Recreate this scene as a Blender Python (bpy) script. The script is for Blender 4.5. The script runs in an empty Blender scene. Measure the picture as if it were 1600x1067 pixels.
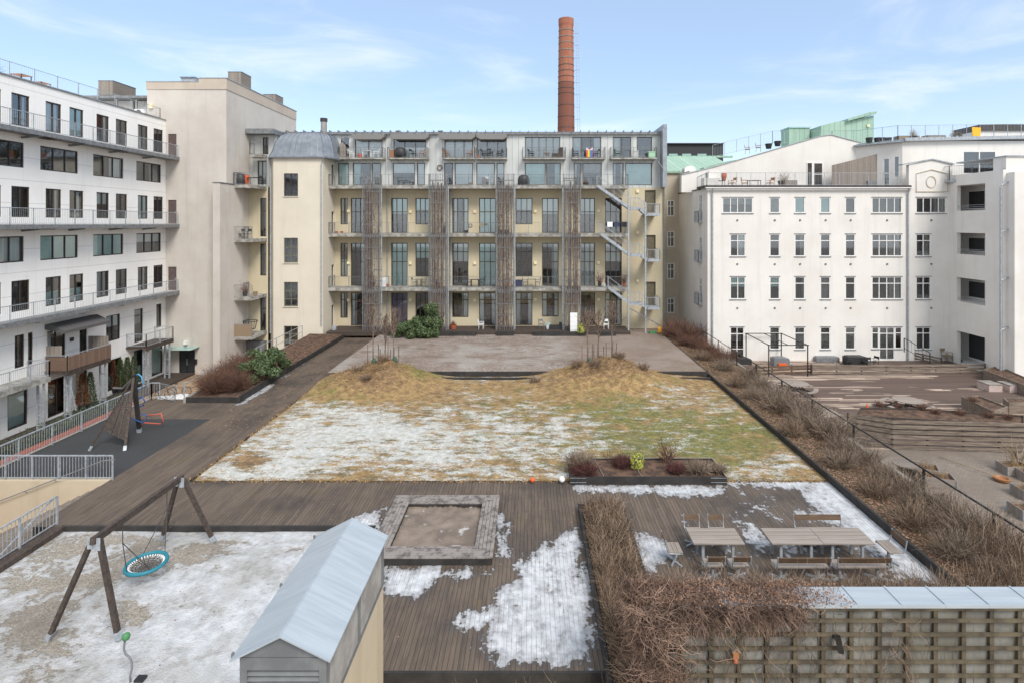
import bpy, math, random
from mathutils import Vector, Matrix, noise
C = bpy.context.scene.collection
R = math.radians
# ---------------------------------------------------------------- camera
CH = 10.5                       # eye height above the podium deck
F = 864.0                       # focal length in photo pixels, principal point (830,350)
cd = bpy.data.cameras.new("camera"); cam = bpy.data.objects.new("camera", cd); C.objects.link(cam)
cam.location = (0, 0, CH); cam.rotation_euler = (R(90), 0, 0)
cd.sensor_width = 36; cd.lens = F/1600*36; cd.shift_x = -30/1600; cd.shift_y = -183.5/1600
cd.clip_start = .1; cd.clip_end = 3000
bpy.context.scene.camera = cam
# ---------------------------------------------------------------- world, sun, exposure
SUN_EL, SUN_AZ = 46, 150        # azimuth clockwise from +Y (behind the camera, to the right)
sc = bpy.context.scene
w = bpy.data.worlds.new("World"); sc.world = w; w.use_nodes = True
nt = w.node_tree; nt.nodes.clear()
def L(a, b): nt.links.new(a, b)
wo = nt.nodes.new('ShaderNodeOutputWorld'); bg = nt.nodes.new('ShaderNodeBackground')
sky = nt.nodes.new('ShaderNodeTexSky'); sky.sky_type = 'NISHITA'; sky.sun_disc = False
sky.sun_elevation = R(SUN_EL); sky.sun_rotation = R(SUN_AZ); sky.air_density = 1.0; sky.dust_density = .2; sky.ozone_density = 2.2
tc = nt.nodes.new('ShaderNodeTexCoord'); mp = nt.nodes.new('ShaderNodeMapping')
mp.inputs['Scale'].default_value = (1.0, 1.6, 5.5); mp.inputs['Rotation'].default_value = (0, .12, .3)
L(tc.outputs['Generated'], mp.inputs['Vector'])
n1 = nt.nodes.new('ShaderNodeTexNoise'); n1.inputs['Scale'].default_value = 1.7; n1.inputs['Detail'].default_value = 9
n1.inputs['Roughness'].default_value = .58; n1.inputs['Distortion'].default_value = .5
L(mp.outputs[0], n1.inputs['Vector'])
cr = nt.nodes.new('ShaderNodeMapRange'); cr.inputs[1].default_value = .47; cr.inputs[2].default_value = .78
cr.inputs[3].default_value = .22; cr.inputs[4].default_value = .85; cr.interpolation_type = 'SMOOTHSTEP'
L(n1.outputs['Fac'], cr.inputs[0])
# thin veil thickening to the horizon
sep = nt.nodes.new('ShaderNodeSeparateXYZ'); L(tc.outputs['Generated'], sep.inputs[0])
hz = nt.nodes.new('ShaderNodeMapRange'); hz.inputs[1].default_value = .0; hz.inputs[2].default_value = .45
hz.inputs[3].default_value = .45; hz.inputs[4].default_value = 0
L(sep.outputs['Z'], hz.inputs[0])
mx0 = nt.nodes.new('ShaderNodeMath'); mx0.operation = 'MAXIMUM'; L(cr.outputs[0], mx0.inputs[0]); L(hz.outputs[0], mx0.inputs[1])
# unseen cloud added overhead and behind camera to whiten fill light; broken in front
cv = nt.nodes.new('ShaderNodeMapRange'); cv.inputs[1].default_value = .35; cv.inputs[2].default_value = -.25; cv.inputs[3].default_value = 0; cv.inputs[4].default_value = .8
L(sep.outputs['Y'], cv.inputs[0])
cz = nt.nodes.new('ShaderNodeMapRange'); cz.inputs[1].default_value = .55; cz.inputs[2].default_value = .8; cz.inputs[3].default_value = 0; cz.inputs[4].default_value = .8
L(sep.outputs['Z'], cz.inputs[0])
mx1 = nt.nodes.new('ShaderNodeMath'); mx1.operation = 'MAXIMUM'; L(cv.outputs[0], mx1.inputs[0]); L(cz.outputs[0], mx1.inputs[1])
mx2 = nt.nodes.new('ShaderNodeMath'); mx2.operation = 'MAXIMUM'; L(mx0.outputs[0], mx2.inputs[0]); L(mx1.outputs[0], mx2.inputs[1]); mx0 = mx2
mx = nt.nodes.new('ShaderNodeMix'); mx.data_type = 'RGBA'
sat = nt.nodes.new('ShaderNodeMix'); sat.data_type = 'RGBA'; sat.inputs[0].default_value = .28; L(sky.outputs[0], sat.inputs[6]); sat.inputs[7].default_value = (1.45, 3.1, 5.7, 1)
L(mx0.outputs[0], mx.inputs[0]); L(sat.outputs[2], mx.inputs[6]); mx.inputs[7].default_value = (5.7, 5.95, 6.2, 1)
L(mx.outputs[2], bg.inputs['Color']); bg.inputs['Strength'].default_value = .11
L(bg.outputs[0], wo.inputs[0])
sd = bpy.data.lights.new("sun", 'SUN'); sun = bpy.data.objects.new("sun", sd); C.objects.link(sun)
sd.energy = 1.7; sd.angle = R(22); sd.color = (1, .95, .88)
az = R(SUN_AZ); el = R(SUN_EL)
sv = Vector((math.sin(az)*math.cos(el), math.cos(az)*math.cos(el), math.sin(el)))
sun.rotation_euler = sv.to_track_quat('Z', 'Y').to_euler(); sun.location = (0, 0, 60)
sc.view_settings.view_transform = 'Standard'; sc.view_settings.look = 'None'
sc.view_settings.exposure = 0.82; sc.view_settings.gamma = 1
# ---------------------------------------------------------------- materials
def srgb(r, g, b):
    f = lambda c: (c/255/12.92) if c/255 <= .04045 else ((c/255+.055)/1.055)**2.4
    return (f(r), f(g), f(b), 1)
class NT:
    def __init__(s, name):
        s.m = bpy.data.materials.new(name); s.m.use_nodes = True; s.t = s.m.node_tree
        s.p = s.t.nodes['Principled BSDF']; s.out = s.t.nodes['Material Output']
        s.c = s.n('ShaderNodeTexCoord').outputs['Object']
    def n(s, ty, **k):
        x = s.t.nodes.new(ty)
        for a, b in k.items(): setattr(x, a, b)
        return x
    def put(s, sock, v):
        if hasattr(v, 'is_output') or isinstance(v, bpy.types.NodeSocket): s.t.links.new(v, sock)
        else: sock.default_value = v
    def math(s, op, a, b=0.0, clamp=False):
        x = s.n('ShaderNodeMath', operation=op, use_clamp=clamp); s.put(x.inputs[0], a); s.put(x.inputs[1], b); return x.outputs[0]
    def noise(s, scale, detail=4, rough=.55, vec=None, dist=0, stretch=None):
        v = vec if vec is not None else s.c
        if stretch:
            mpp = s.n('ShaderNodeMapping'); s.put(mpp.inputs['Vector'], v); mpp.inputs['Scale'].default_value = stretch; v = mpp.outputs[0]
        x = s.n('ShaderNodeTexNoise'); s.put(x.inputs['Vector'], v); x.inputs['Scale'].default_value = scale
        x.inputs['Detail'].default_value = detail; x.inputs['Roughness'].default_value = rough; x.inputs['Distortion'].default_value = dist
        return x.outputs['Fac']
    def white(s, v):
        x = s.n('ShaderNodeTexWhiteNoise', noise_dimensions='1D'); s.put(x.inputs['W'], v); return x.outputs['Value']
    def ramp(s, f, a, b, lo=0., hi=1.):
        x = s.n('ShaderNodeMapRange'); x.interpolation_type = 'SMOOTHSTEP'; s.put(x.inputs[0], f)
        x.inputs[1].default_value = a; x.inputs[2].default_value = b; x.inputs[3].default_value = lo; x.inputs[4].default_value = hi
        return x.outputs[0]
    def mix(s, f, a, b):
        x = s.n('ShaderNodeMix', data_type='RGBA'); s.put(x.inputs[0], f); s.put(x.inputs[6], a); s.put(x.inputs[7], b); return x.outputs[2]
    def attr(s, nm):
        x = s.n('ShaderNodeAttribute'); x.attribute_name = nm; return x.outputs['Fac']
    def xyz(s, v=None):
        x = s.n('ShaderNodeSeparateXYZ'); s.put(x.inputs[0], v if v is not None else s.c); return x.outputs
    def bump(s, h, strength=.5, dist=.02):
        x = s.n('ShaderNodeBump'); s.put(x.inputs['Height'], h); x.inputs['Strength'].default_value = strength; x.inputs['Distance'].default_value = dist
        s.t.links.new(x.outputs[0], s.p.inputs['Normal'])
    def done(s, col=None, rough=.8, metal=0, spec=None):
        if col is not None: s.put(s.p.inputs['Base Color'], col)
        s.put(s.p.inputs['Roughness'], rough); s.p.inputs['Metallic'].default_value = metal
        if spec is not None: s.p.inputs['Specular IOR Level'].default_value = spec
        return s.m
def plain(name, a, b=None, scale=4, rough=.8, metal=0, bump=0, stretch=None, spec=None, lo=.35, hi=.65, bd=.02):
    t = NT(name); b = b or tuple(c*.82 for c in a[:3])+(1,)
    nz = t.noise(scale, 6, .6, stretch=stretch)
    if bump: t.bump(t.noise(scale*6, 4, .6, stretch=stretch), bump, bd)
    return t.done(t.mix(t.ramp(nz, lo, hi), a, b), rough, metal, spec)
def plaster(name, a, b, streak=.5, joints=None):
    """render with blotches, rain streaks; joints = vertical spacing of board joints"""
    t = NT(name)
    n_ = t.ramp(t.noise(.35, 6, .62), .35, .7); st = t.ramp(t.noise(1.0, 5, .6, stretch=(2.2, 2.2, .12)), .5, .75, 0, streak)
    col = t.mix(n_, a, b); col = t.mix(st, col, tuple(c*.8 for c in b[:3])+(1,))
    if joints:
        z = t.xyz()[2]; fr = t.math('FRACT', t.math('DIVIDE', z, joints)); ln = t.math('LESS_THAN', fr, .035)
        y = t.math('ADD', t.xyz()[1], t.math('MULTIPLY', t.math('FLOOR', t.math('DIVIDE', z, joints)), 1.27))
        l2 = t.math('LESS_THAN', t.math('FRACT', t.math('DIVIDE', y, 3.1)), .006)
        col = t.mix(t.math('MULTIPLY', t.math('MAXIMUM', ln, l2), .28), col, (.22, .21, .2, 1))
    t.bump(t.noise(30, 3), .15, .01)
    return t.done(col, .85)
def streaks(name, a, b, c_, rough=.8, spacing=.12, axis=0, gap=.06):
    """boards laid with the gap lines across `axis`"""
    t = NT(name); x = t.xyz()[axis]; q = t.math('DIVIDE', x, spacing)
    idx = t.math('FLOOR', q); wv = t.white(idx)
    col = t.mix(wv, a, b); sx = [14, 14, 14]; sx[1 if axis == 0 else 0] = .8
    if axis == 2: sx = [.8, .8, 14]
    col = t.mix(t.ramp(t.noise(1.0, 5, .65, stretch=tuple(sx)), .35, .75, 0, .6), col, c_)
    g = t.math('LESS_THAN', t.math('FRACT', q), gap)
    col = t.mix(g, col, (.012, .01, .009, 1))
    return t.done(col, rough)
MT = {}
MT['left_wall'] = plaster('left_wall', srgb(249, 246, 242), srgb(241, 238, 233), .2, 1.425)
MT['tan_wall'] = plaster('tan_wall', srgb(204, 197, 188), srgb(192, 183, 174), .45)
MT['tan_cap'] = plaster('tan_cap', srgb(196, 182, 166), srgb(180, 168, 155), .4)
MT['cream_wall'] = plaster('cream_wall', srgb(206, 194, 166), srgb(196, 183, 154), .35)
MT['tower_wall'] = plaster('tower_wall', srgb(220, 211, 194), srgb(212, 203, 186), .35)
MT['grey_wall'] = plaster('grey_wall', srgb(196, 184, 165), srgb(180, 170, 152), .4)
MT['white_wall'] = plaster('white_wall', srgb(230, 226, 220), srgb(221, 216, 209), .35)
MT['beige_wall'] = plaster('beige_wall', srgb(200, 184, 158), srgb(188, 172, 146), .4)
MT['old_wall'] = None
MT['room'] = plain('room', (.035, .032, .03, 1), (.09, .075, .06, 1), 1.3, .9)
MT['dark_frame'] = plain('dark_frame', srgb(62, 54, 50), None, 3, .5)
MT['brown_frame'] = plain('brown_frame', srgb(88, 78, 64), srgb(74, 64, 54), 3, .6)
MT['white_frame'] = plain('white_frame', srgb(235, 233, 230), srgb(225, 223, 220), 3, .5)
MT['green_frame'] = plain('green_frame', srgb(120, 116, 96), None, 3, .6)
MT['galv'] = plain('galvanised', srgb(178, 183, 188), srgb(150, 156, 162), 6, .5, .2)
MT['galv_dark'] = plain('galvanised_dull', srgb(136, 138, 140), srgb(112, 114, 116), 4, .55, .15)
MT['black_metal'] = plain('black_metal', (.012, .012, .013, 1), (.02, .02, .02, 1), 5, .45)
MT['slab'] = plain('slab', srgb(176, 174, 168), srgb(128, 124, 116), 2.2, .85, bump=.2)
MT['door_brown'] = plain('door_brown', srgb(100, 84, 82), srgb(88, 74, 72), 3, .6)
MT['door_green'] = plain('door_green', srgb(112, 104, 82), srgb(98, 90, 70), 3, .6)
def zinc(name, a, b, step, rough=.42, metal=.55, axis=0):
    t = NT(name); x = t.xyz()[axis]; q = t.math('DIVIDE', x, step); wv = t.white(t.math('FLOOR', q))
    col = t.mix(wv, a, b); col = t.mix(t.ramp(t.noise(1.2, 6, .65, stretch=(1, 1, .35)), .4, .75, 0, .6), col, tuple(c*.72 for c in a[:3])+(1,))
    g = t.math('LESS_THAN', t.math('FRACT', q), .03/step)
    col = t.mix(g, col, tuple(c*.45 for c in a[:3])+(1,))
    t.bump(t.math('MULTIPLY', g, 1.0), .6, .03)
    return t.done(col, rough, metal)
MT['zinc'] = zinc('zinc_wall', srgb(208, 209, 205), srgb(190, 192, 189), .62, .34, .15)
MT['zinc_roof'] = plain('zinc_roof', srgb(142, 148, 155), srgb(126, 132, 140), 2, .4, .25)
MT['zinc_flat'] = plain('zinc_flat', srgb(158, 164, 170), srgb(140, 146, 152), 1.4, .45, .2, stretch=(1, .25, 1))
MT['copper'] = zinc('green_copper', srgb(164, 192, 172), srgb(152, 182, 162), .6, .7, .05)
MT['shed_roof'] = plain('shed_roof', srgb(176, 184, 190), srgb(160, 169, 176), 1.6, .42, .08, stretch=(.35, 5, 1), lo=.3, hi=.75)
MT['shed_grey'] = plain('shed_grey', srgb(128, 130, 131), srgb(110, 112, 114), 2, .5, .15)
MT['wood_grey'] = streaks('wood_grey', srgb(140, 130, 120), srgb(118, 108, 100), srgb(90, 80, 72), spacing=.12, axis=1)
MT['wood_table'] = streaks('wood_table', srgb(158, 147, 138), srgb(142, 131, 121), srgb(112, 101, 92), spacing=.22, axis=1, gap=.03)
MT['wood_back'] = plain('wood_back', srgb(112, 90, 70), srgb(88, 70, 55), 3, .7, stretch=(1, 10, 10))
MT['wood_dark'] = plain('wood_dark', srgb(82, 70, 62), srgb(58, 49, 44), 3, .8, stretch=(3, 3, 3), bump=.3)
MT['wood_fence'] = plain('wood_fence', srgb(140, 126, 112), srgb(100, 88, 78), 1.6, .85, stretch=(.6, 4, 8), bump=.3)
MT['wood_clad'] = streaks('wood_clad', srgb(160, 150, 140), srgb(134, 124, 114), srgb(108, 98, 90), spacing=.1, axis=0)
MT['wood_clad_y'] = streaks('wood_clad_y', srgb(140, 112, 96), srgb(112, 90, 76), srgb(92, 74, 62), spacing=.1, axis=1)
MT['trellis_wood'] = plain('trellis_wood', srgb(136, 114, 98), srgb(94, 76, 64), 2, .85, stretch=(4, 4, .3))
MT['trellis_moss'] = plain('trellis_moss', srgb(104, 94, 76), srgb(62, 54, 44), 1.5, .9, bump=.3)
MT['timber_black'] = plain('timber_black', (.022, .02, .019, 1), (.04, .036, .033, 1), 2, .75, bump=.2)
MT['paver'] = plain('paver', srgb(150, 145, 138), srgb(128, 122, 115), 2, .9)
MT['concrete'] = plain('concrete', srgb(158, 156, 150), srgb(128, 126, 120), 1, .9, bump=.2)
def brick():
    t = NT('chimney_brick'); z = t.xyz()[2]
    b_ = t.n('ShaderNodeTexBrick'); b_.inputs['Scale'].default_value = 2.2
    b_.inputs['Color1'].default_value = srgb(176, 112, 88); b_.inputs['Color2'].default_value = srgb(156, 96, 76); b_.inputs['Mortar'].default_value = srgb(156, 124, 106)
    b_.inputs['Mortar Size'].default_value = .012
    t.put(b_.inputs['Vector'], t.c)
    dk = t.math('MULTIPLY', t.ramp(z, 26.8, 27.3), t.ramp(z, 35.6, 35.9, 1, 0))
    col = t.mix(t.math('MULTIPLY', dk, .7), b_.outputs['Color'], srgb(112, 72, 62))
    col = t.mix(t.ramp(t.noise(.6, 5), .45, .8, 0, .35), col, srgb(120, 70, 55))
    return t.done(col, .9)
MT['brick'] = brick()
def snowmix(t, base, attr='snow', amp=.9, n_scale=1.3, stretch=None):
    a = t.attr(attr); n_ = t.noise(n_scale, 9, .68, stretch=stretch, dist=.4); n2 = t.noise(n_scale*5, 5, .65)
    v = t.math('ADD', a, t.math('MULTIPLY', t.math('SUBTRACT', n_, .5), amp*2))
    v = t.math('ADD', v, t.math('MULTIPLY', t.math('SUBTRACT', n2, .5), amp*1.0))
    f = t.ramp(v, -.05, .08)
    wet = t.ramp(v, -.45, -.02, 0, .55)
    sn = t.mix(t.ramp(t.noise(3, 6, .6), .35, .7), srgb(210, 211, 213), srgb(178, 180, 183))
    f = t.math('MULTIPLY', f, t.math('ADD', t.ramp(v, 0, .8, .55, 1.), t.math('MULTIPLY', t.math('SUBTRACT', n2, .5), .6)), True)
    return f, wet, sn
def deck(name, attr=True):
    t = NT(name); X = t.xyz(); q = t.math('DIVIDE', X[0], .125); idx = t.math('FLOOR', q)
    seg = t.math('FLOOR', t.math('DIVIDE', t.math('ADD', X[1], t.math('MULTIPLY', t.white(idx), 4)), 4.0))
    wv = t.white(t.math('ADD', idx, t.math('MULTIPLY', seg, 17.3)))
    col = t.mix(wv, srgb(102, 88, 76), srgb(80, 69, 61))
    col = t.mix(t.ramp(t.noise(1, 6, .7, stretch=(16, .9, 1)), .38, .72, 0, .75), col, srgb(120, 106, 92))
    col = t.mix(t.ramp(t.noise(.35, 5, .6), .45, .7, 0, .8), col, srgb(64, 57, 53))
    col = t.mix(t.ramp(t.noise(.8, 5, .6), .58, .75, 0, .5), col, srgb(104, 92, 60))
    g = t.math('LESS_THAN', t.math('FRACT', q), .09)
    col = t.mix(t.math('MULTIPLY', g, .85), col, (.010, .009, .008, 1))
    # small fallen leaves
    v = t.n('ShaderNodeTexVoronoi'); v.inputs['Scale'].default_value = 1.6; t.put(v.inputs['Vector'], t.c)
    lf = t.math('LESS_THAN', v.outputs['Distance'], .035)
    col = t.mix(t.math('MULTIPLY', lf, .8), col, srgb(170, 130, 105))
    f, wet, sn = snowmix(t, col, stretch=(1.6, .7, 1), n_scale=1.1, amp=1.5)
    col = t.mix(wet, col, tuple(c*.55 for c in srgb(96, 90, 86)[:3])+(1,))
    sn = t.mix(t.math('MULTIPLY', g, t.ramp(t.noise(.9, 4), .4, .6, .15, .8)), sn, srgb(130, 128, 128)); sn = t.mix(t.ramp(t.noise(1.0, 6, .65, stretch=(9, .7, 1)), .45, .72, 0, .55), sn, srgb(160, 158, 158))
    col = t.mix(f, col, sn)
    t.bump(t.math('ADD', t.math('MULTIPLY', f, 1.2), t.math('MULTIPLY', g, -1)), .6, .012)
    rg = t.math('SUBTRACT', .78, t.math('MULTIPLY', wet, .75))
    return t.done(col, t.math('MAXIMUM', rg, t.math('MULTIPLY', f, .5)))
MT['deck'] = deck('deck_boards')
def lawn():
    t = NT('winter_lawn')
    gr = t.attr('green'); br = t.attr('brown'); a = t.attr('snow')
    n1 = t.noise(.9, 8, .68); n2 = t.noise(6, 6, .7, stretch=(.7, 1, 1)); n3 = t.noise(22, 4, .65); n4 = t.noise(2.6, 6, .7)
    col = t.mix(t.ramp(n4, .36, .64), srgb(174, 144, 98), srgb(128, 102, 66)); col = t.mix(t.ramp(n2, .5, .75, 0, .7), col, srgb(114, 96, 62))
    gm = t.ramp(t.math('ADD', gr, t.math('MULTIPLY', t.math('SUBTRACT', n1, .5), 3.2)), -.1, .7, 0, .85)
    col = t.mix(gm, col, t.mix(t.ramp(n2, .38, .62), srgb(130, 130, 66), srgb(80, 90, 44)))
    bm = t.ramp(t.math('ADD', br, t.math('MULTIPLY', t.math('SUBTRACT', n4, .5), 2.6)), -.1, .5, 0, .9)
    col = t.mix(bm, col, t.mix(t.ramp(n2, .35, .65), srgb(158, 128, 94), srgb(98, 76, 56)))
    col = t.mix(t.ramp(n3, .5, .72, 0, .6), col, srgb(70, 58, 40))
    dk = t.math('MULTIPLY', t.ramp(t.noise(1.6, 7, .74, stretch=(.5, 1, 1)), .46, .66, 0, .8), t.ramp(a, -.6, .1)); col = t.mix(dk, col, srgb(82, 80, 56))
    vo = t.n('ShaderNodeTexVoronoi'); vo.inputs['Scale'].default_value = 5; t.put(vo.inputs['Vector'], t.c); lf = t.math('MULTIPLY', t.math('LESS_THAN', vo.outputs['Distance'], .16), t.math('GREATER_THAN', t.xyz(vo.outputs['Color'])[0], .55))
    v = t.math('ADD', a, t.math('MULTIPLY', t.math('SUBTRACT', t.noise(.55, 9, .72, stretch=(.6, 1, 1), dist=.3), .5), 2.6))
    v = t.math('ADD', v, t.math('MULTIPLY', t.math('SUBTRACT', t.noise(2.2, 8, .78, stretch=(.5, 1, 1)), .5), 4.4))
    v = t.math('ADD', v, t.math('MULTIPLY', t.math('SUBTRACT', t.noise(14, 4, .7, stretch=(.6, 1, 1)), .5), 2.0))
    f = t.ramp(v, -.2, .6, 0, .88)
    sn = t.mix(t.ramp(t.noise(4, 6, .65), .35, .65), srgb(214, 215, 213), srgb(182, 184, 178))
    col = t.mix(f, col, sn); col = t.mix(t.math('MULTIPLY', lf, .6), col, srgb(160, 118, 84))
    t.bump(t.math('ADD', n3, t.math('MULTIPLY', n2, 1.5)), .7, .05)
    return t.done(col, .9)
MT['lawn'] = lawn()
def gravel(name, a, b, snowattr=True, s=26):
    t = NT(name); v = t.n('ShaderNodeTexVoronoi'); v.inputs['Scale'].default_value = s; t.put(v.inputs['Vector'], t.c)
    col = t.mix(t.xyz(v.outputs['Color'])[0], a, b); col = t.mix(t.ramp(t.noise(.5, 6, .6), .4, .7, 0, .6), col, tuple(c*.6 for c in b[:3])+(1,))
    h = v.outputs['Distance']; rg = .85
    if snowattr:
        f, wet, sn = snowmix(t, col, n_scale=.9, amp=1.5, stretch=(.8, 1.1, 1))
        big = t.ramp(t.noise(.5, 7, .68, dist=.3), .4, .62, 0, .9)
        sn = t.mix(big, sn, srgb(176, 175, 172)); sn = t.mix(t.ramp(t.noise(3.5, 6, .7), .52, .72, 0, .7), sn, srgb(158, 154, 148))
        sp = t.math('LESS_THAN', v.outputs['Distance'], t.ramp(t.noise(2.2, 4, .7), .5, .75, 0, .3))
        sn = t.mix(t.math('MULTIPLY', sp, .7), sn, srgb(140, 128, 112))
        col = t.mix(f, col, sn); t.bump(t.math('ADD', t.math('MULTIPLY', f, 1.5), t.math('ADD', t.math('MULTIPLY', h, .5), t.noise(2.5, 6, .6))), .55, .05)
        rg = t.math('SUBTRACT', .85, t.math('MULTIPLY', f, .4))
    else: t.bump(h, .6, .02)
    return t.done(col, rg)
MT['gravel_play'] = gravel('play_gravel', srgb(168, 160, 148), srgb(124, 115, 104))
def yardg():
    t = NT('yard_gravel'); v = t.n('ShaderNodeTexVoronoi'); v.inputs['Scale'].default_value = 9; t.put(v.inputs['Vector'], t.c)
    col = t.mix(t.xyz(v.outputs['Color'])[0], srgb(150, 136, 126), srgb(118, 104, 94)); col = t.mix(t.ramp(t.noise(.3, 6, .65), .42, .62, 0, .75), col, srgb(158, 152, 146))
    sp = t.math('MULTIPLY', t.math('GREATER_THAN', t.xyz(v.outputs['Color'])[1], .8), t.ramp(t.noise(.35, 4, .6), .45, .65, 0, .6)); col = t.mix(sp, col, srgb(180, 175, 170))
    col = t.mix(t.ramp(t.noise(.5, 5, .6, stretch=(1, 2, 1)), .5, .7, 0, .7), col, srgb(108, 92, 80)); col = t.mix(t.ramp(t.xyz()[0], 0, 9, 0, .55), col, srgb(126, 108, 94)); t.bump(v.outputs['Distance'], .5, .03); return t.done(col, .9)
MT['gravel_yard'] = yardg()
MT['rubber'] = gravel('rubber', (.035, .036, .038, 1), (.055, .055, .057, 1), False, 50)
MT['asphalt'] = plain('court_paving', srgb(140, 130, 120), srgb(112, 103, 95), 1.2, .85, bump=.2)
MT['clay'] = plain('brown_grit', srgb(172, 148, 120), srgb(136, 112, 90), 1.2, .9, bump=.3)
MT['soil'] = plain('soil', srgb(112, 86, 68), srgb(66, 50, 42), 3, .95, bump=.8, bd=.05)
def litter():
    t = NT('leaf_litter'); v = t.n('ShaderNodeTexVoronoi'); v.inputs['Scale'].default_value = 20; t.put(v.inputs['Vector'], t.c)
    c_ = t.xyz(v.outputs['Color'])
    col = t.mix(c_[0], srgb(118, 96, 72), srgb(66, 53, 42)); col = t.mix(t.math('GREATER_THAN', c_[1], .88), col, srgb(160, 132, 96))
    col = t.mix(t.ramp(t.noise(.9, 6, .6), .5, .7, 0, .7), col, srgb(76, 70, 42))
    t.bump(v.outputs['Distance'], .9, .05)
    return t.done(col, .95)
MT['litter'] = litter()
def terrace():
    t = NT('terrace_boards'); X = t.xyz(); q = t.math('DIVIDE', X[1], .145); idx = t.math('FLOOR', q)
    seg = t.math('FLOOR', t.math('DIVIDE', t.math('ADD', X[0], t.math('MULTIPLY', t.white(idx), 14)), 7.5))
    wv = t.white(t.math('ADD', idx, t.math('MULTIPLY', seg, 31.7)))
    col = t.mix(wv, srgb(104, 86, 78), srgb(86, 71, 64))
    pale = t.math('GREATER_THAN', t.math('ADD', wv, t.ramp(t.noise(.3, 2, stretch=(.3, 1.5, 1)), .35, .65, -.6, .45)), .8)
    col = t.mix(t.math('MULTIPLY', pale, .85), col, srgb(196, 176, 158))
    col = t.mix(t.ramp(t.noise(.6, 6, .7), .4, .7, 0, .5), col, srgb(92, 78, 68))
    g = t.math('LESS_THAN', t.math('FRACT', q), .05); col = t.mix(g, col, (.02, .015, .013, 1))
    return t.done(col, .8)
MT['terrace'] = terrace()
def cobble():
    t = NT('slope_paving'); b_ = t.n('ShaderNodeTexBrick'); b_.inputs['Scale'].default_value = 2.4
    b_.inputs['Color1'].default_value = srgb(142, 130, 118); b_.inputs['Color2'].default_value = srgb(124, 114, 104); b_.inputs['Mortar'].default_value = srgb(108, 98, 88)
    t.put(b_.inputs['Vector'], t.c)
    col = t.mix(t.ramp(t.noise(.5, 6, .6), .35, .7, 0, .7), b_.outputs['Color'], srgb(116, 104, 94))
    return t.done(col, .75)
MT['cobble'] = cobble()
def oldwall():
    t = NT('mossy_render'); col = t.mix(t.ramp(t.noise(.8, 6, .65), .3, .7), srgb(150, 148, 142), srgb(104, 101, 94))
    col = t.mix(t.ramp(t.noise(.6, 5, .6, stretch=(1.6, 1, .5)), .45, .7, 0, .6), col, srgb(104, 98, 78))
    col = t.mix(t.ramp(t.noise(1, 7, .7, stretch=(9, 9, .6)), .56, .66, 0, .8), col, srgb(74, 66, 52))
    t.bump(t.noise(12, 4), .3, .02); return t.done(col, .9)
MT['old_wall'] = oldwall()
def twig(name, a, b, rough=.85): return plain(name, a, b, 6, rough)
MT['twig_brown'] = plain('twig_brown', srgb(152, 128, 106), srgb(92, 73, 58), 1.4, .85)
MT['twig_red'] = twig('twig_red', srgb(134, 98, 80), srgb(92, 66, 55))
MT['twig_grey'] = twig('twig_grey', srgb(160, 144, 126), srgb(112, 98, 84))
MT['twig_pink'] = plain('twig_pink', srgb(164, 136, 118), srgb(96, 76, 64), 1.6, .85)
MT['twig_dark'] = twig('twig_dark', srgb(92, 72, 60), srgb(60, 47, 40))
MT['twig_pale'] = twig('twig_pale', srgb(180, 160, 138), srgb(150, 130, 110))
MT['bark'] = twig('bark', srgb(140, 122, 108), srgb(98, 82, 72))
MT['leaf_rhodo'] = plain('leaf_rhodo', srgb(96, 112, 70), srgb(58, 76, 46), 5, .5)
MT['leaf_hedge'] = plain('leaf_hedge', srgb(78, 92, 58), srgb(50, 64, 40), 5, .7)
MT['leaf_cedar'] = plain('leaf_cedar', srgb(84, 100, 56), srgb(52, 68, 38), 4, .7)
MT['leaf_rust'] = plain('leaf_rust', srgb(140, 92, 60), srgb(104, 66, 46), 4, .8)
MT['leaf_yellow'] = plain('leaf_yellow', srgb(180, 184, 82), srgb(150, 156, 60), 4, .6)
MT['leaf_dry'] = plain('leaf_dry', srgb(168, 132, 110), srgb(122, 92, 74), 4, .9)
MT['leaf_purple'] = plain('leaf_purple', srgb(110, 66, 62), srgb(80, 48, 46), 4, .9)
MT['straw'] = plain('straw', srgb(180, 148, 98), srgb(122, 98, 62), 1.5, .9)
MT['grass_green'] = plain('grass_green', srgb(132, 130, 66), srgb(96, 100, 50), .8, .9)
def flat(name, c_, rough=.6, metal=0): 
    t = NT(name); return t.done(c_, rough, metal)
MT['curt_white'] = plain('curt_white', srgb(240, 242, 240), srgb(222, 226, 224), 3, .9, stretch=(12, 12, .2))
MT['curt_teal'] = plain('curt_teal', srgb(204, 228, 224), srgb(188, 216, 212), 1, .7)
MT['curt_grey'] = plain('curt_grey', srgb(176, 174, 168), srgb(150, 148, 142), 2, .9)
MT['curt_purple'] = plain('curt_purple', srgb(166, 146, 172), srgb(140, 122, 148), 3, .9, stretch=(14, 14, .2))
def glass():
    t = NT('window_glass'); nt_ = t.t; nt_.nodes.remove(t.p)
    tr = t.n('ShaderNodeBsdfTransparent'); tr.inputs[0].default_value = (.93, .97, .96, 1)
    gl = t.n('ShaderNodeBsdfGlossy'); gl.inputs['Roughness'].default_value = .03; gl.inputs[0].default_value = (.9, .95, 1, 1)
    fr = t.n('ShaderNodeFresnel'); fr.inputs[0].default_value = 1.65
    f = t.math('MAXIMUM', t.math('MULTIPLY', fr.outputs[0], 1.7), .2, True)
    ms = t.n('ShaderNodeMixShader'); t.put(ms.inputs[0], f); nt_.links.new(tr.outputs[0], ms.inputs[1]); nt_.links.new(gl.outputs[0], ms.inputs[2])
    nt_.links.new(ms.outputs[0], t.out.inputs[0]); return t.m
MT['glass'] = glass()
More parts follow.
